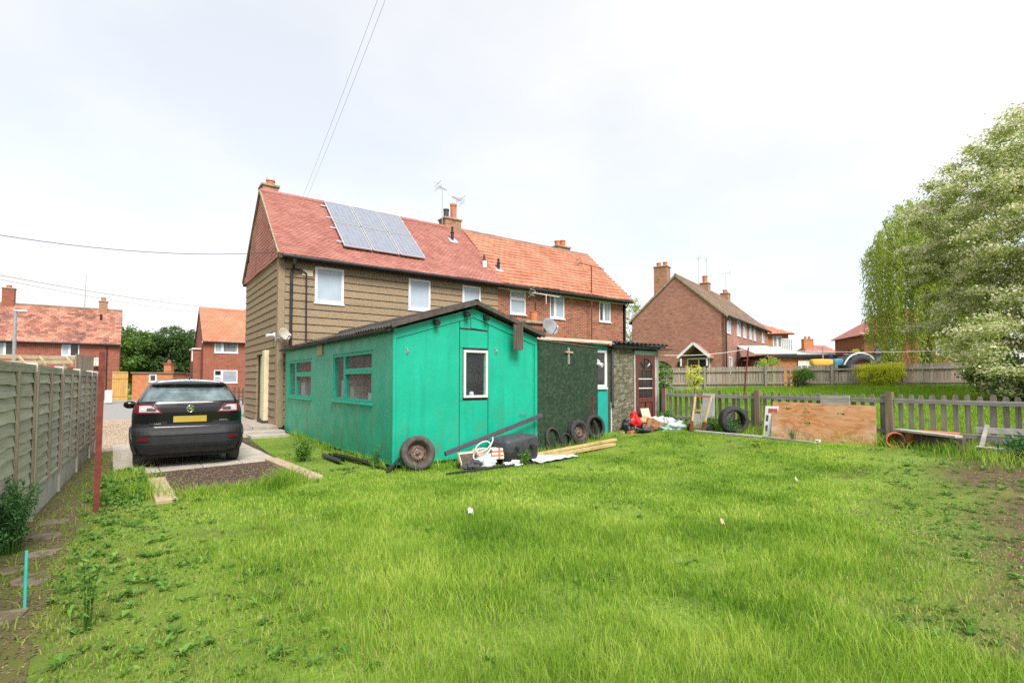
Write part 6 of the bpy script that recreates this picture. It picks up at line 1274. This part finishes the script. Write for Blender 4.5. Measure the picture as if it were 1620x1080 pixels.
# victorian style lamp, blue barbecue cover
vp = onD(1389, 600, 31); VL = thing('lantern_post', 'black garden lantern post beside the lime shrub', 'lamp post', (vp.x, vp.y, TZ))
q = MB(); q.cyl((0, 0, 0), (0, 0, 1.45), .05, .04, 8); q.build('post', M['black'], VL, local=True); q = MB(); q.lathe([(.05, 1.45), (.12, 1.5), (.22, 1.95)], 6); q.build('lantern_glass', M['pane_mid'], VL, local=True); q = MB(); q.lathe([(.34, 1.95), (.3, 2.0), (.1, 2.25), (.06, 2.3), (.06, 2.38), (.001, 2.45)], 6); q.build('lantern_cap', M['black'], VL, local=True)
bp = onD(1046, 585, 29.5); BQ = thing('garden_swing', 'dark blue canopy with red seat behind the fence, right of the maroon door', 'swing seat', (bp.x, bp.y, zt(bp.x)), FACE)
q = MB(); q.grid(lambda u, v: Vector((-.55+1.1*u, -.4+.8*v, 1.35+.38*math.sin(math.pi*u)**.7-.25*u)), 14, 4); q.build('canopy', M['navy'], BQ, local=True, smooth=True, solid=.03)
for s_ in (-.5, .5): q = MB(); q.bar((s_, .3, -.05), (s_, 0, 1.45), .05, .05); q.build('frame', M['black'], BQ, local=True)
q = MB(); q.box(-.42, .4, -.2, .2, .8, .95); q.build('seat', M['red'], BQ, local=True, bevel=.04); q = MB(); q.box(.1, .6, -.25, .2, .55, .9); q.build('cushion', M['navy'], BQ, local=True, bevel=.05)
# washing line and its posts
w1 = onD(1577, 622, 16.2); WP = MB(); wb = Vector((w1.x, w1.y, zt(w1.x)-.1)); wt = onD(1573, 549, 16.2); WP.cyl(wb, wt, .032, .028, 8); GB('line_post', 'grey steel washing line post near the right hand tree', 'post', WP, 'metal')
w2 = onD(1176, 640, 20.5); w2.z = zt(w2.x)-.1; w2t = onD(1184, 549, 20.5); q = MB(); q.cyl(w2, w2t, .035, .03, 8); GB('line_post', 'rusty leaning washing line post in front of the boarded fence', 'post', q, 'rust')
def wire(name, label, pts, r, m, sag=0):
    A_, B_ = Vector(pts[0]), Vector(pts[-1]); q = MB(); q.tube([A_+(B_-A_)*(i/16)-Vector((0, 0, sag*4*(i/16)*(1-i/16))) for i in range(17)], r, 5); return GB(name, label, 'cable', q, m)
wire('washing_line', 'thin washing line strung between the two garden posts', (wt-Vector((0, 0, .05)), w2t-Vector((0, 0, .05))), .008, 'white_old', .12)
wire('washing_line', 'thin washing line running left to the lean-to door', (w2t-Vector((0, 0, .05)), (12.66, 9.78, 2.36)), .008, 'white_old', .1)
# overhead cables
hb_ = Vector((HX-.12, HY+.05, EA-.15))
wire('overhead_cable', 'black overhead cable from the left edge to the brown house gable', (onD(-60, 362, 11), hb_), .008, 'cable', .25)
wire('overhead_cable', 'grey overhead cable low across the left sky', (onD(-60, 424, 20), onD(392, 490, 47)), .018, 'cable_grey', .3)
wire('overhead_cable', 'fainter grey overhead cable just under another in the left sky', (onD(-60, 430, 20), onD(392, 502, 50)), .012, 'cable_grey', .3)
ct = Vector((HX+.75, HY-.2, EA+.05))
wire('overhead_cable', 'left one of two thin cables rising overhead from the red roof', (onD(612, -40, 7), HX and ony(455, 370, HY+1.0)), .0026, 'cable_grey', .1)
wire('overhead_cable', 'right one of two thin cables rising overhead from the red roof', (onD(625, -40, 7), ony(460, 372, HY+1.0)), .0026, 'cable_grey', .1)

# ------------------------------------------------------------------ vegetation
def leaf_cloud(name, P, size, m, parent, seed=1, aspect=.5, droop=0.0, flat=0.0, kind=None):
    """one rhombus leaf at each point; flat pulls the leaves level, droop turns them to hang"""
    rg = np.random.default_rng(seed); n = len(P); P = np.asarray(P)
    d = rg.normal(size=(n, 3)); d[:, 2] = d[:, 2]*(1-flat)-droop; d /= np.linalg.norm(d, axis=1)[:, None]
    u = rg.normal(size=(n, 3)); u[:, 2] *= (1-flat); s = np.cross(d, u); s /= np.linalg.norm(s, axis=1)[:, None]+1e-9
    L = size*rg.uniform(.6, 1.35, n)[:, None]; W = L*aspect; nn = np.cross(d, s)
    V = np.stack((P-d*L/2, P+s*W/2+nn*L*.06, P+d*L/2, P-s*W/2+nn*L*.06), 1).reshape(-1, 3); b = np.arange(n)*4
    o = np_mesh(name, V, [np.stack((b, b+1, b+2, b+3), 1)], m, parent, rg.random(n))
    if kind: tag(o, kind=kind)
    return o
def limb(mb, a, b, r0, r1, rg, wob=.06, n=5):
    a, b = Vector(a), Vector(b); L = (b-a).length
    mb.tube([a+(b-a)*(i/n)+Vector((rg.uniform(-1, 1), rg.uniform(-1, 1), rg.uniform(-1, 1)))*(wob*L if 0 < i < n else 0) for i in range(n+1)], [r0+(r1-r0)*i/n for i in range(n+1)], 7)
def tree(name, label, base, h, rx, rz, n_cl, n_leaf, size, m, cat='tree', clump=.5, seed=1, trunk_r=.16, ctr=None, flat=.3, blossom=None, aspect=.55, low=.0, group=None, shell=.55, cut=None):
    rg = np.random.default_rng(seed); rr = random.Random(seed); t = thing(name, label, cat, base, 0, group); b = Vector(base); cz = ctr or h-rz; mb = MB()
    limb(mb, b-Vector((0, 0, .2)), b+Vector((0, 0, cz)), trunk_r, trunk_r*.45, rr, .02)
    C_ = []
    while len(C_) < n_cl:
        d = rg.normal(size=3); d /= np.linalg.norm(d); q = rg.uniform(shell, 1)**.6*(1+.3*mnoise.noise(Vector(d*1.6)+Vector((seed*7.1, 0, 0)))+.15*mnoise.noise(Vector(d*4)+Vector((0, seed, 0))))
        p = np.array((d[0]*rx*q, d[1]*rx*q, cz+d[2]*rz*q))
        if p[2] < low or (cut and cut(p)): continue
        C_.append(p)
    C_ = np.array(C_)
    for k in range(min(26, n_cl)):
        p = Vector(C_[k]); s0 = Vector((0, 0, max(cz*.35, min(cz*1.1, p.z*.6)))); limb(mb, b+s0, b+p*.95, trunk_r*.32, .012, rr, .05)
    mb.build('trunk', M['bark'], t, smooth=True)
    k = rg.integers(0, n_cl, n_leaf); rs_ = clump*rg.uniform(.6, 1.3, n_cl)
    off = rg.normal(size=(n_leaf, 3))*rs_[k][:, None]*np.array((.55, .55, .36)); P = C_[k]+off+np.array(b)
    leaf_cloud('crown', P, size, m, t, seed+1, aspect, flat=flat, kind='stuff')
    if blossom:
        k = rg.integers(0, n_cl, blossom[0]); off = rg.normal(size=(blossom[0], 3))*rs_[k][:, None]*np.array((.6, .6, .12)); off[:, 2] += rs_[k]*.33*rg.uniform(-.4, 1.2, blossom[0])
        leaf_cloud('blossom', C_[k]+off+np.array(b), blossom[1], blossom[2], t, seed+2, .8, flat=.75, kind='stuff')
    return t
# hawthorn in full flower, right edge
hp = onD(1650, 600, 17.5); hp.z = zt(hp.x)
tree('hawthorn_tree', 'big hawthorn tree covered in cream blossom at the right edge', hp, 11.0, 3.6, 4.2, 430, 84000, .10, M['leaf_haw'], clump=.41, seed=3, trunk_r=.22, ctr=5.1, flat=.45, blossom=(82000, .08, M['blossom']), low=1.0, shell=.3, cut=lambda p: p[2] < 1.1-.55*(.804*p[0]-.595*p[1]) or .804*p[0]-.595*p[1] < -3.45)
hp2 = onD(1612, 600, 15.5); hp2.z = zt(hp2.x)
tree('hawthorn_shrub', 'lower spray of blossoming hawthorn hanging over the picket fence', hp2, 3.5, 1.3, 1.5, 70, 11000, .085, M['leaf_haw'], 'shrub', .34, 9, .05, 1.7, .4, (8000, .08, M['blossom']), low=.2)
bp_ = onD(1602, 612, 15.8); bp_.z = zt(bp_.x)
tree('dark_shrub', 'dark green shrub under the blossoming hawthorn', bp_, 1.5, 1.0, .8, 30, 5000, .09, M['leaf_dark'], 'shrub', .34, 10, .04, .7, .3)
# willow: hanging strands of narrow leaves
wp = onD(1468, 600, 33); wp.z = 1.25
WT = thing('willow_tree', 'yellow green weeping willow behind the boarded fence', 'tree', wp); rg = np.random.default_rng(5); rr = random.Random(5); mb = MB()
limb(mb, wp-Vector((0, 0, .3)), wp+Vector((0, 0, 6.5)), .35, .2, rr, .02); P = []
for k in range(430):
    a_ = rg.uniform(0, 2*math.pi); r_ = 3.3*math.sqrt(rg.uniform(.03, 1)); dome = 11.8-3.2*(r_/3.3)**2.2+.9*mnoise.noise(Vector((math.cos(a_)*2, math.sin(a_)*2, r_)))
    x, y = r_*math.cos(a_), r_*math.sin(a_); end = rg.uniform(.2, 3.5) if r_ > 1.5 else rg.uniform(3, 6); L = dome-end; m_ = int(L*20)
    tt = rg.uniform(0, 1, m_); sway = .25*np.sin(tt*3+k)
    P.append(np.stack((x+(x/max(r_, .1))*.25*np.sin(tt*1.6)+sway*.4+rg.normal(0, .08, m_), y+sway*.3+rg.normal(0, .08, m_), dome-L*tt**1.1), 1))
    if k % 12 == 0: limb(mb, wp+Vector((0, 0, 5.5)), wp+Vector((x*.8, y*.8, dome-.3)), .07, .015, rr, .04)
mb.build('trunk', M['bark'], WT, smooth=True)
leaf_cloud('crown', np.concatenate(P)+np.array(wp), .18, M['leaf_willow'], WT, 6, .34, droop=1.6, kind='stuff')
# trees left of centre, across the road
for k, (px, D, h, rx, rz, m, lab, nm) in enumerate(((208, 60, 8.0, 2.6, 3.2, 'leaf_tree', 'bright green tree beside the left terrace house gable', 'broadleaf_tree'), (232, 64, 7.4, 2.8, 3.2, 'leaf_tree', 'rounded mid green tree above the low brick outbuilding', 'broadleaf_tree'),
        (266, 62, 8.3, 2.4, 3.6, 'leaf_dark', 'tall dark conifer in the middle of the far trees', 'conifer_tree'), (292, 66, 8.0, 2.7, 3.4, 'leaf_dark', 'dark tree close to the corner house', 'conifer_tree'), (246, 70, 7.4, 3.6, 3.2, 'leaf_tree', 'spreading tree behind the tall dark conifer', 'broadleaf_tree'), (316, 72, 8.2, 3.2, 3.4, 'leaf_tree', 'tree partly hidden by the corner house', 'broadleaf_tree'), (190, 74, 7.6, 3, 3.2, 'leaf_dark', 'dark tree behind the terrace house end', 'broadleaf_tree'))):
    p = onD(px, 602, D); p.z = 0; tree(nm, lab, p, h, rx, rz, 110, 9000, .30, M[m], clump=.7, seed=60+k, trunk_r=.2, ctr=h-rz, flat=.25, group='far trees by the road', shell=.2)
p = onD(1001, 600, 46); p.z = 1.0; tree('bare_tree', 'pale leafy tree seen in the gap between the two brick houses', p, 8.0, 1.6, 3.4, 60, 2500, .2, M['leaf_haw'], clump=.6, seed=77, trunk_r=.12, flat=.2)
# shrubs along the boarded fence
p = bf_point(1384, .55); tree('lime_shrub', 'bright lime yellow shrub in front of the boarded fence', p, 1.25, .85, .62, 70, 5200, .085, M['leaf_lime'], 'shrub', .2, 81, .03, .55, .35)
p = bf_point(1408, .35); p.z += .25; tree('lime_shrub', 'upper right lime yellow spray over the boarded fence', p, 1.0, .5, .42, 30, 1800, .085, M['leaf_lime'], 'shrub', .17, 82, .03, .6, .35)
p = bf_point(1267, .45); tree('round_bush', 'rounded mid green bush at the boarded fence', p, 1.05, .45, .55, 40, 3800, .07, M['leaf_green'], 'shrub', .16, 83, .03, .48, .3)
for px, D, h, lab, sd_ in ((1050, 19.5, 1.75, 'leafy sapling beside the right edge of the maroon door', 84), (1099, 24, 1.5, 'small leafy sapling against the boarded fence below the porch', 85)):
    p = onD(px, 615, D); p.z = zt(p.x); tree('sapling', lab, p, h, .33, .62, 26, 900, .085, M['leaf_lime' if sd_ == 85 else 'leaf_green'], 'sapling', .15, sd_, .018, h-.6, .3)
p = onD(1215, 580, 33); p.z = zt(p.x); tree('garden_shrub', 'yellowish shrub behind the fence at the flat garage', p, 2.0, .7, .8, 30, 1500, .12, M['leaf_willow'], 'shrub', .28, 86, .04, 1.1, .3)
p = onD(1355, 580, 46); p.z = 1.25; MT = thing('tiered_tree', 'small tiered ornamental tree beyond the dark outhouse', 'tree', p); q = MB(); limb(q, p, p+Vector((0, 0, 3.3)), .07, .02, random.Random(2), .02); q.build('trunk', M['bark'], MT)
P = []
for z, r_ in ((1.3, .8), (1.75, .75), (2.25, .65), (2.6, .3), (3.0, .25)): a_ = RNG.uniform(0, 2*math.pi, 260); q_ = r_*np.sqrt(RNG.uniform(0, 1, 260)); P.append(np.stack((q_*np.cos(a_), q_*np.sin(a_), z+RNG.normal(0, .05, 260)+.12*q_), 1))
leaf_cloud('crown', np.concatenate(P)+np.array(p), .12, M['leaf_lime'], MT, 8, .5, flat=.5, kind='stuff')
# feathery plant at the left edge, weed clumps with their own stems
def plant(name, label, base, h, spread, n_st, n_lf, size, m, seed, aspect=.35, droop=.2, cat='weed', group=None):
    rg = np.random.default_rng(seed); t = thing(name, label, cat, base, 0, group); b = np.array(base); mb = MB(); P = []
    for k in range(n_st):
        a_ = rg.uniform(0, 2*math.pi); q = rg.uniform(.1, 1); hh = h*rg.uniform(.55, 1); tip = b+np.array((spread*q*math.cos(a_), spread*q*math.sin(a_), hh)); mid = b+(tip-b)*.5+np.array((0, 0, hh*.12)); root = b+np.array((spread*.3*q*math.cos(a_), spread*.3*q*math.sin(a_), -.02))
        mb.tube([root, mid, tip], [.006, .004, .002], 5); n = max(3, n_lf//n_st); s = rg.uniform(.25, 1, n)[:, None]
        c_ = root*(1-s)**2+2*mid*s*(1-s)+tip*s**2; P.append(c_+rg.normal(0, size*.75, (n, 3))*(1.15-s*.6))
    mb.build('stem', M['leaf_green'], t); leaf_cloud('foliage', np.concatenate(P), size, m, t, seed+1, aspect, droop=droop, kind='stuff'); return t
plant('feathery_plant', 'large feathery green plant growing against the left fence', (-.84, 6.65, 0), .7, .26, 34, 3000, .04, M['leaf_feather'], 91, .28)
plant('feathery_plant', 'second feathery plant at the left picture edge, nearer the camera', (-.95, 5.85, 0), .42, .22, 24, 1900, .04, M['leaf_feather'], 92, .28)
plant('tall_weed', 'tall reddish stemmed weed in the near left grass', (-.18, 4.35, 0), .5, .1, 4, 110, .06, M['leaf_green'], 93, .25)
plant('leafy_weed', 'bushy fern like weed in the grass near the shed side', (2.85, 10.75, 0), .42, .26, 26, 900, .06, M['leaf_green'], 94, .3)
plant('leafy_weed', 'low weed at the base of the shed side wall', (3.72, 9.25, 0), .45, .1, 7, 160, .05, M['leaf_feather'], 95, .3)
plant('leafy_weed', 'weed growing by the black roof box', (6.0, 7.75, 0), .32, .16, 16, 320, .05, M['leaf_green'], 96, .3)
plant('leafy_weed', 'green weed clump under the maroon door frame', (12.35, 9.3, .3), .5, .3, 22, 700, .07, M['leaf_green'], 97, .35)
plant('leafy_weed', 'weeds growing around the white panels at the picket fence', (12.2, 7.75, .3), .4, .3, 20, 500, .06, M['leaf_green'], 98, .35)
plant('leafy_weed', 'weeds inside the two black tyres', (12.02, 7.12, .3), .36, .28, 22, 460, .05, M['leaf_feather'], 99, .35)
plant('leafy_weed', 'leafy weeds at the broken bench on the right edge', (11.75, 1.75, .28), .4, .5, 40, 1500, .07, M['leaf_feather'], 100, .4)
plant('leafy_weed', 'thin weeds in front of the plywood sheet', (11.75, 5.5, .28), .26, .16, 12, 160, .04, M['leaf_feather'], 102, .3)
DA = plant('dandelion_clump', 'small clump of yellow flowers on the lawn before the plywood', (10.62, 5.75, zt(10.6)), .07, .1, 8, 60, .05, M['leaf_green'], 103, .4, cat='flowers')
for k in range(7): q = MB(); a_ = k*.9; c_ = Vector((10.62+.09*math.cos(a_), 5.75+.09*math.sin(a_), zt(10.6)+.085+.006*(k % 3))); q.lathe([(.001, .004), (.016, .006), (.018, 0)], 8, Matrix.Translation(c_)); q.build('flower', M['plate'], DA)

# ------------------------------------------------------------------ grass: single blades
def in_box(x, y, x0, x1, y0, y1): return (x > x0) & (x < x1) & (y > y0) & (y < y1)
def blades(name, P, H, W, lean, m, seed, label):
    rg = np.random.default_rng(seed); n = len(P); az = rg.uniform(0, 2*math.pi, n); ba = rg.uniform(0, 2*math.pi, n)
    wd = np.stack((np.cos(az), np.sin(az), 0*az), 1)*W[:, None]/2; bd = np.stack((np.cos(ba), np.sin(ba), 0*ba), 1); ln = (lean*rg.uniform(.2, 1.3, n)*H)[:, None]
    up = np.array((0, 0, 1.0)); m1 = P+up*(H*.55)[:, None]+bd*ln*.3; tp_ = P+up*(H*np.sqrt(np.clip(1-(lean*.6)**2, .2, 1)))[:, None]+bd*ln
    V = np.stack((P-wd, P+wd, m1+wd*.75, m1-wd*.75, tp_), 1).reshape(-1, 3); b = np.arange(n)*5; r = rg.random(n)
    o = np_mesh(name, V, [np.stack((b, b+1, b+2, b+3), 1), np.stack((b+3, b+2, b+4), 1)], m, None, np.concatenate((r, r)))
    return tag(o, label, 'grass', kind='stuff')
def vnoise(x, y, f, s):     # cheap value noise on arrays
    rg = np.random.default_rng(s); T = rg.random((64, 64)); u = (x*f) % 64; v = (y*f) % 64; i = np.floor(u).astype(int); j = np.floor(v).astype(int); a = u-i; c = v-j; a = a*a*(3-2*a); c = c*c*(3-2*c)
    g = lambda p, q: T[p % 64, q % 64]
    return (g(i, j)*(1-a)+g(i+1, j)*a)*(1-c)+(g(i, j+1)*(1-a)+g(i+1, j+1)*a)*c
def scatter(n, x0, x1, y0, y1, seed):
    rg = np.random.default_rng(seed); return rg.uniform(x0, x1, n), rg.uniform(y0, y1, n), rg
def view_ok(x, y, marg=.35):
    X_ = x*math.cos(ALPHA)-y*math.sin(ALPHA); D = x*math.sin(ALPHA)+y*math.cos(ALPHA); return (D > 1.2) & (np.abs(X_) < 1.02*D+1.2)
def lawn_region(x, y):
    pe = -.60+.05*np.sin(y*1.9)+.03*np.sin(y*5.3)+np.maximum(0, y-9)*.085+.22*vnoise(x, y, 2.3, 5)+.08*vnoise(x, y, 9, 25)
    ok = (x > pe) & (x < 12.48)
    ok &= ~(in_box(x, y, 3.84, 7.4, 8.6, 20)) & ~((x > 7.2) & (y > 8.75+(x-7.2)*.2)) & ~((x < 3.9) & (y > 16)) & ~((x > 10.2) & (y > 8.9))
    ok &= ~((x < 2.5) & (y > 10.8+.18*x)) & ~((x < 2.25) & (x > .5) & (y > 8.6+.25*vnoise(x, y, 3, 6))) & ~in_box(x, y, .24, .54, 8.1, 10.3) & ~((x > 2.18) & (x < 2.5) & (y > 8.75))
    return ok
def dist(x, y): return np.hypot(x, y)
# bare/dry zones: right margin of the lawn, left strip beside the path
def bare(x, y):
    right = np.clip(((x*.30-y)+.75+.9*(vnoise(x, y, .8, 9)-.5))/1.1, 0, 1)*(x > 4.0)
    left = np.clip((1.55-x-.06*(y-4)+1.3*(vnoise(x, y, 1.1, 10)-.5))/1.1, 0, 1)*.92
    side = np.clip((y-8.5)/.8, 0, 1)*(x < 3.9)*.8
    return np.maximum(np.maximum(right, left), side)
def lawn(n, dmin, dmax, seed, wid, hs):
    x, y, rg = scatter(n, -1.0, 12.6, -.2, 16.2, seed); d = dist(x, y); k = (d > dmin) & (d < dmax) & view_ok(x, y) & lawn_region(x, y); x, y = x[k], y[k]
    b = bare(x, y); patch_ = vnoise(x, y, .8, 12)*.5+vnoise(x, y, 2.3, 13)*.5
    k = rg.random(len(x)) < (1-np.where(x > 4, .6, .18)*b)*(.6+.4*(patch_ > .34)); x, y, b, patch_ = x[k], y[k], b[k], patch_[k]
    H = hs*(.25+1.4*patch_)*(1-.6*b)*rg.uniform(.55, 1.3, len(x))*np.clip(1.15-.055*dist(x, y), .45, 1.2); W = wid*rg.uniform(.6, 1.3, len(x))
    return np.stack((x, y, ztn(x)-.005), 1), H, W, b, rg
tot = []
for (n, d0, d1, sd_, wd_, hs) in ((1150000, 1.2, 3.6, 1, .0042, .125), (800000, 3.6, 6.5, 2, .006, .11), (480000, 6.5, 17, 3, .010, .09)):
    P, H_, W_, b, rg = lawn(n, d0, d1, sd_, wd_, hs); dry = rg.random(len(P)) < .05+.36*b+.3*b*(P[:, 0] > 4)
    tot.append((P, H_, W_, dry))
P = np.concatenate([t[0] for t in tot]); H_ = np.concatenate([t[1] for t in tot]); W_ = np.concatenate([t[2] for t in tot]); dry = np.concatenate([t[3] for t in tot])
print('blades', len(P))
print('tris', sum(len(me.loop_triangles) or sum(len(p.vertices)-2 for p in me.polygons) if len(me.polygons) < 3000 else len(me.polygons)*2 for me in bpy.data.meshes))
blades('lawn_grass', P[~dry], H_[~dry], W_[~dry], .55, M['grass'], 41, 'bright green rough lawn grass filling the garden')
blades('dry_grass', P[dry], H_[dry]*.8, W_[dry]*.8, .95, M['grass_dry'], 42, 'dry straw coloured stalks scattered through the lawn')
# neighbour's lawn on the bank
x, y, rg = scatter(240000, 12.7, 31, .5, 19, 51); k = view_ok(x, y) & ((x-F0.x)*BFn.x+(y-F0.y)*BFn.y > .1); x, y = x[k], y[k]; k = rg.random(len(x)) < np.clip(1.25-.03*dist(x, y), .35, 1); x, y = x[k], y[k]
pn = vnoise(x, y, .5, 14); near_f = np.clip(1-((x-F0.x)*BFn.x+(y-F0.y)*BFn.y)/4, 0, 1)
blades('bank_grass', np.stack((x, y, ztn(x)-.01), 1), (.10+.10*pn+.12*near_f)*rg.uniform(.6, 1.2, len(x)), .022*rg.uniform(.6, 1.3, len(x)), .5, M['grass_far'], 43, 'fresh green grass on the bank beyond the picket fence')
# verge tufts along fences and scrap: longer blades
tx, ty = [], []
for (xa, ya, xb, yb, n, sp) in ((12.35, 9.0, 12.35, 1.0, 5200, .16), (4.0, 8.55, 7.2, 8.45, 1500, .12), (3.78, 8.9, 3.78, 15.8, 1300, .07), (7.2, 8.3, 10.3, 9.3, 900, .2), (.2, 8.6, -.1, 10.7, 1800, .16), (.6, 8.45, 2.2, 8.5, 1600, .13), (11.3, 1.2, 12.4, 3.4, 2600, .35), (-.7, 3.5, -.4, 13.5, 1100, .14)):
    s = RNG.uniform(0, 1, n); tx.append(xa+(xb-xa)*s+RNG.normal(0, sp, n)); ty.append(ya+(yb-ya)*s+RNG.normal(0, sp, n))
tx, ty = np.concatenate(tx), np.concatenate(ty); k = ~in_box(tx, ty, 3.84, 7.3, 8.8, 20) & (tx < 12.46); tx, ty = tx[k], ty[k]
blades('verge_grass', np.stack((tx, ty, ztn(tx)-.01), 1), .24*RNG.uniform(.35, 1.2, len(tx))*(.5+vnoise(tx, ty, 1.5, 15))*np.where(tx < -.2, .38, 1), .008*RNG.uniform(.6, 1.4, len(tx)), .7, M['grass'], 44, 'long uncut grass along the fences and around the scrap')
# broad-leaved weeds low in the turf
x, y, rg = scatter(60000, -.5, 12.4, .2, 12, 61); k = lawn_region(x, y) & view_ok(x, y) & (rg.random(len(x)) < .05+.8*bare(x, y)) & (vnoise(x, y, 1.7, 16) > .45); x, y = x[k], y[k]
wds = leaf_cloud('turf_weeds', np.stack((x, y, ztn(x)+rg.uniform(.01, .06, len(x))), 1), .032, M['leaf_green'], None, 62, .5, flat=.4); tag(wds, 'small broad leaved weeds in the thin edges of the lawn', 'weeds', kind='stuff')
# rosettes of broad leaves in the worn margins
x, y, rg = scatter(9000, -.45, 12.3, .2, 9.5, 64); k = lawn_region(x, y) & view_ok(x, y) & (rg.random(len(x)) < .03+.6*bare(x, y)**2*np.where(x > 4, .4, 1)); x, y = x[k], y[k]; nl = 9
X_ = np.repeat(x, nl); Y_ = np.repeat(y, nl); a_ = rg.uniform(0, 6.283, len(X_)); rr_ = np.repeat(rg.uniform(.03, .085, len(x)), nl); L_ = rr_*rg.uniform(.7, 1.2, len(X_)); ca, sa = np.cos(a_), np.sin(a_)
zz0 = ztn(X_)+.01; lift = rg.uniform(.15, .8, len(X_)); wv_ = L_*.17
V = np.stack((np.stack((X_, Y_, zz0), 1), np.stack((X_+ca*L_*.55-sa*wv_, Y_+sa*L_*.55+ca*wv_, zz0+L_*lift*.75), 1), np.stack((X_+ca*L_, Y_+sa*L_, zz0+L_*lift*.7), 1), np.stack((X_+ca*L_*.55+sa*wv_, Y_+sa*L_*.55-ca*wv_, zz0+L_*lift*.75), 1)), 1).reshape(-1, 3); b_ = np.arange(len(X_))*4
tag(np_mesh('rosette_weeds', V, [np.stack((b_, b_+1, b_+2, b_+3), 1)], M['leaf_green'], None, rg.random(len(X_))), 'leafy rosettes of dandelion and dock in the worn lawn margins', 'weeds', kind='stuff')
# leaf weeds by the red post
x = RNG.normal(.02, .14, 2600); y = RNG.uniform(8.4, 10.75, 2600); k = (x > -.3) & (x < .25); x, y = x[k], y[k]
wd2 = leaf_cloud('ground_weeds', np.stack((x, y, .02+.14*RNG.uniform(0, 1, len(x))*vnoise(x, y, 3, 18)*1.6), 1), .06, M['leaf_green'], None, 63, .6, flat=.5); tag(wd2, 'dense low green weeds between the steel post and the slabs', 'weeds', kind='stuff')
# gravel and crumbs of stone on soil and path
def crumbs(name, label, n, x0, x1, y0, y1, r, m, seed, ok=None):
    x, y, rg = scatter(n, x0, x1, y0, y1, seed)
    if ok is not None: k = ok(x, y); x, y = x[k], y[k]
    n = len(x); P = np.stack((x, y, ztn(x)+.008+0*x), 1); s = r*rg.uniform(.4, 1.3, (n, 3))*np.array((1, 1, .6)); D_ = np.array([(1, 0, 0), (0, 1, 0), (-1, 0, 0), (0, -1, 0), (0, 0, 1)]); a_ = rg.uniform(0, 6.28, n); ca, sa = np.cos(a_), np.sin(a_)
    V = []
    for d in D_: q = s*d; V.append(P+np.stack((q[:, 0]*ca-q[:, 1]*sa, q[:, 0]*sa+q[:, 1]*ca, q[:, 2]), 1))
    V = np.stack(V, 1).reshape(-1, 3); b = np.arange(n)*5; F = [np.stack((b+i, b+(i+1) % 4, b+4), 1) for i in range(4)]; r_ = rg.random(n)
    return tag(np_mesh(name, V, F, m, None, np.concatenate([r_]*4)), label, 'stones', kind='stuff')
M['crumb_brown'] = mat('brown_crumb', (.07, .045, .025), (.2, .14, .085), 30, .95, 0, attr=.8)
M['crumb_path'] = mat('path_crumb', (.06, .04, .028), (.24, .17, .11), 30, .95, 0, attr=1.2)
M['crumb'] = mat('stone_crumb', (.22, .16, .11), (.45, .37, .28), 30, .95, 0, attr=.9)
crumbs('soil_crumbs', 'small stones and clods on the bare soil bed', 3600, .5, 2.25, 8.6, 11.3, .012, M['crumb_path'], 71)
crumbs('path_crumbs', 'grit and leaf litter on the mossy path', 9000, -1.0, -.1, 3, 14, .011, M['crumb_path'], 72, lambda x, y: (x > -.85) & (x < -.4+np.maximum(0, y-9)*.085))
crumbs('gravel_stones', 'loose tan gravel on the drive beyond the car', 9000, -.8, 1.2, 14.9, 26, .022, M['crumb'], 73)
crumbs('lawn_litter', 'dead leaves and bare earth crumbs in thin parts of the lawn', 9000, -.4, 12.3, .3, 9, .009, M['crumb_brown'], 74, lambda x, y: lawn_region(x, y) & (bare(x, y) > .5))
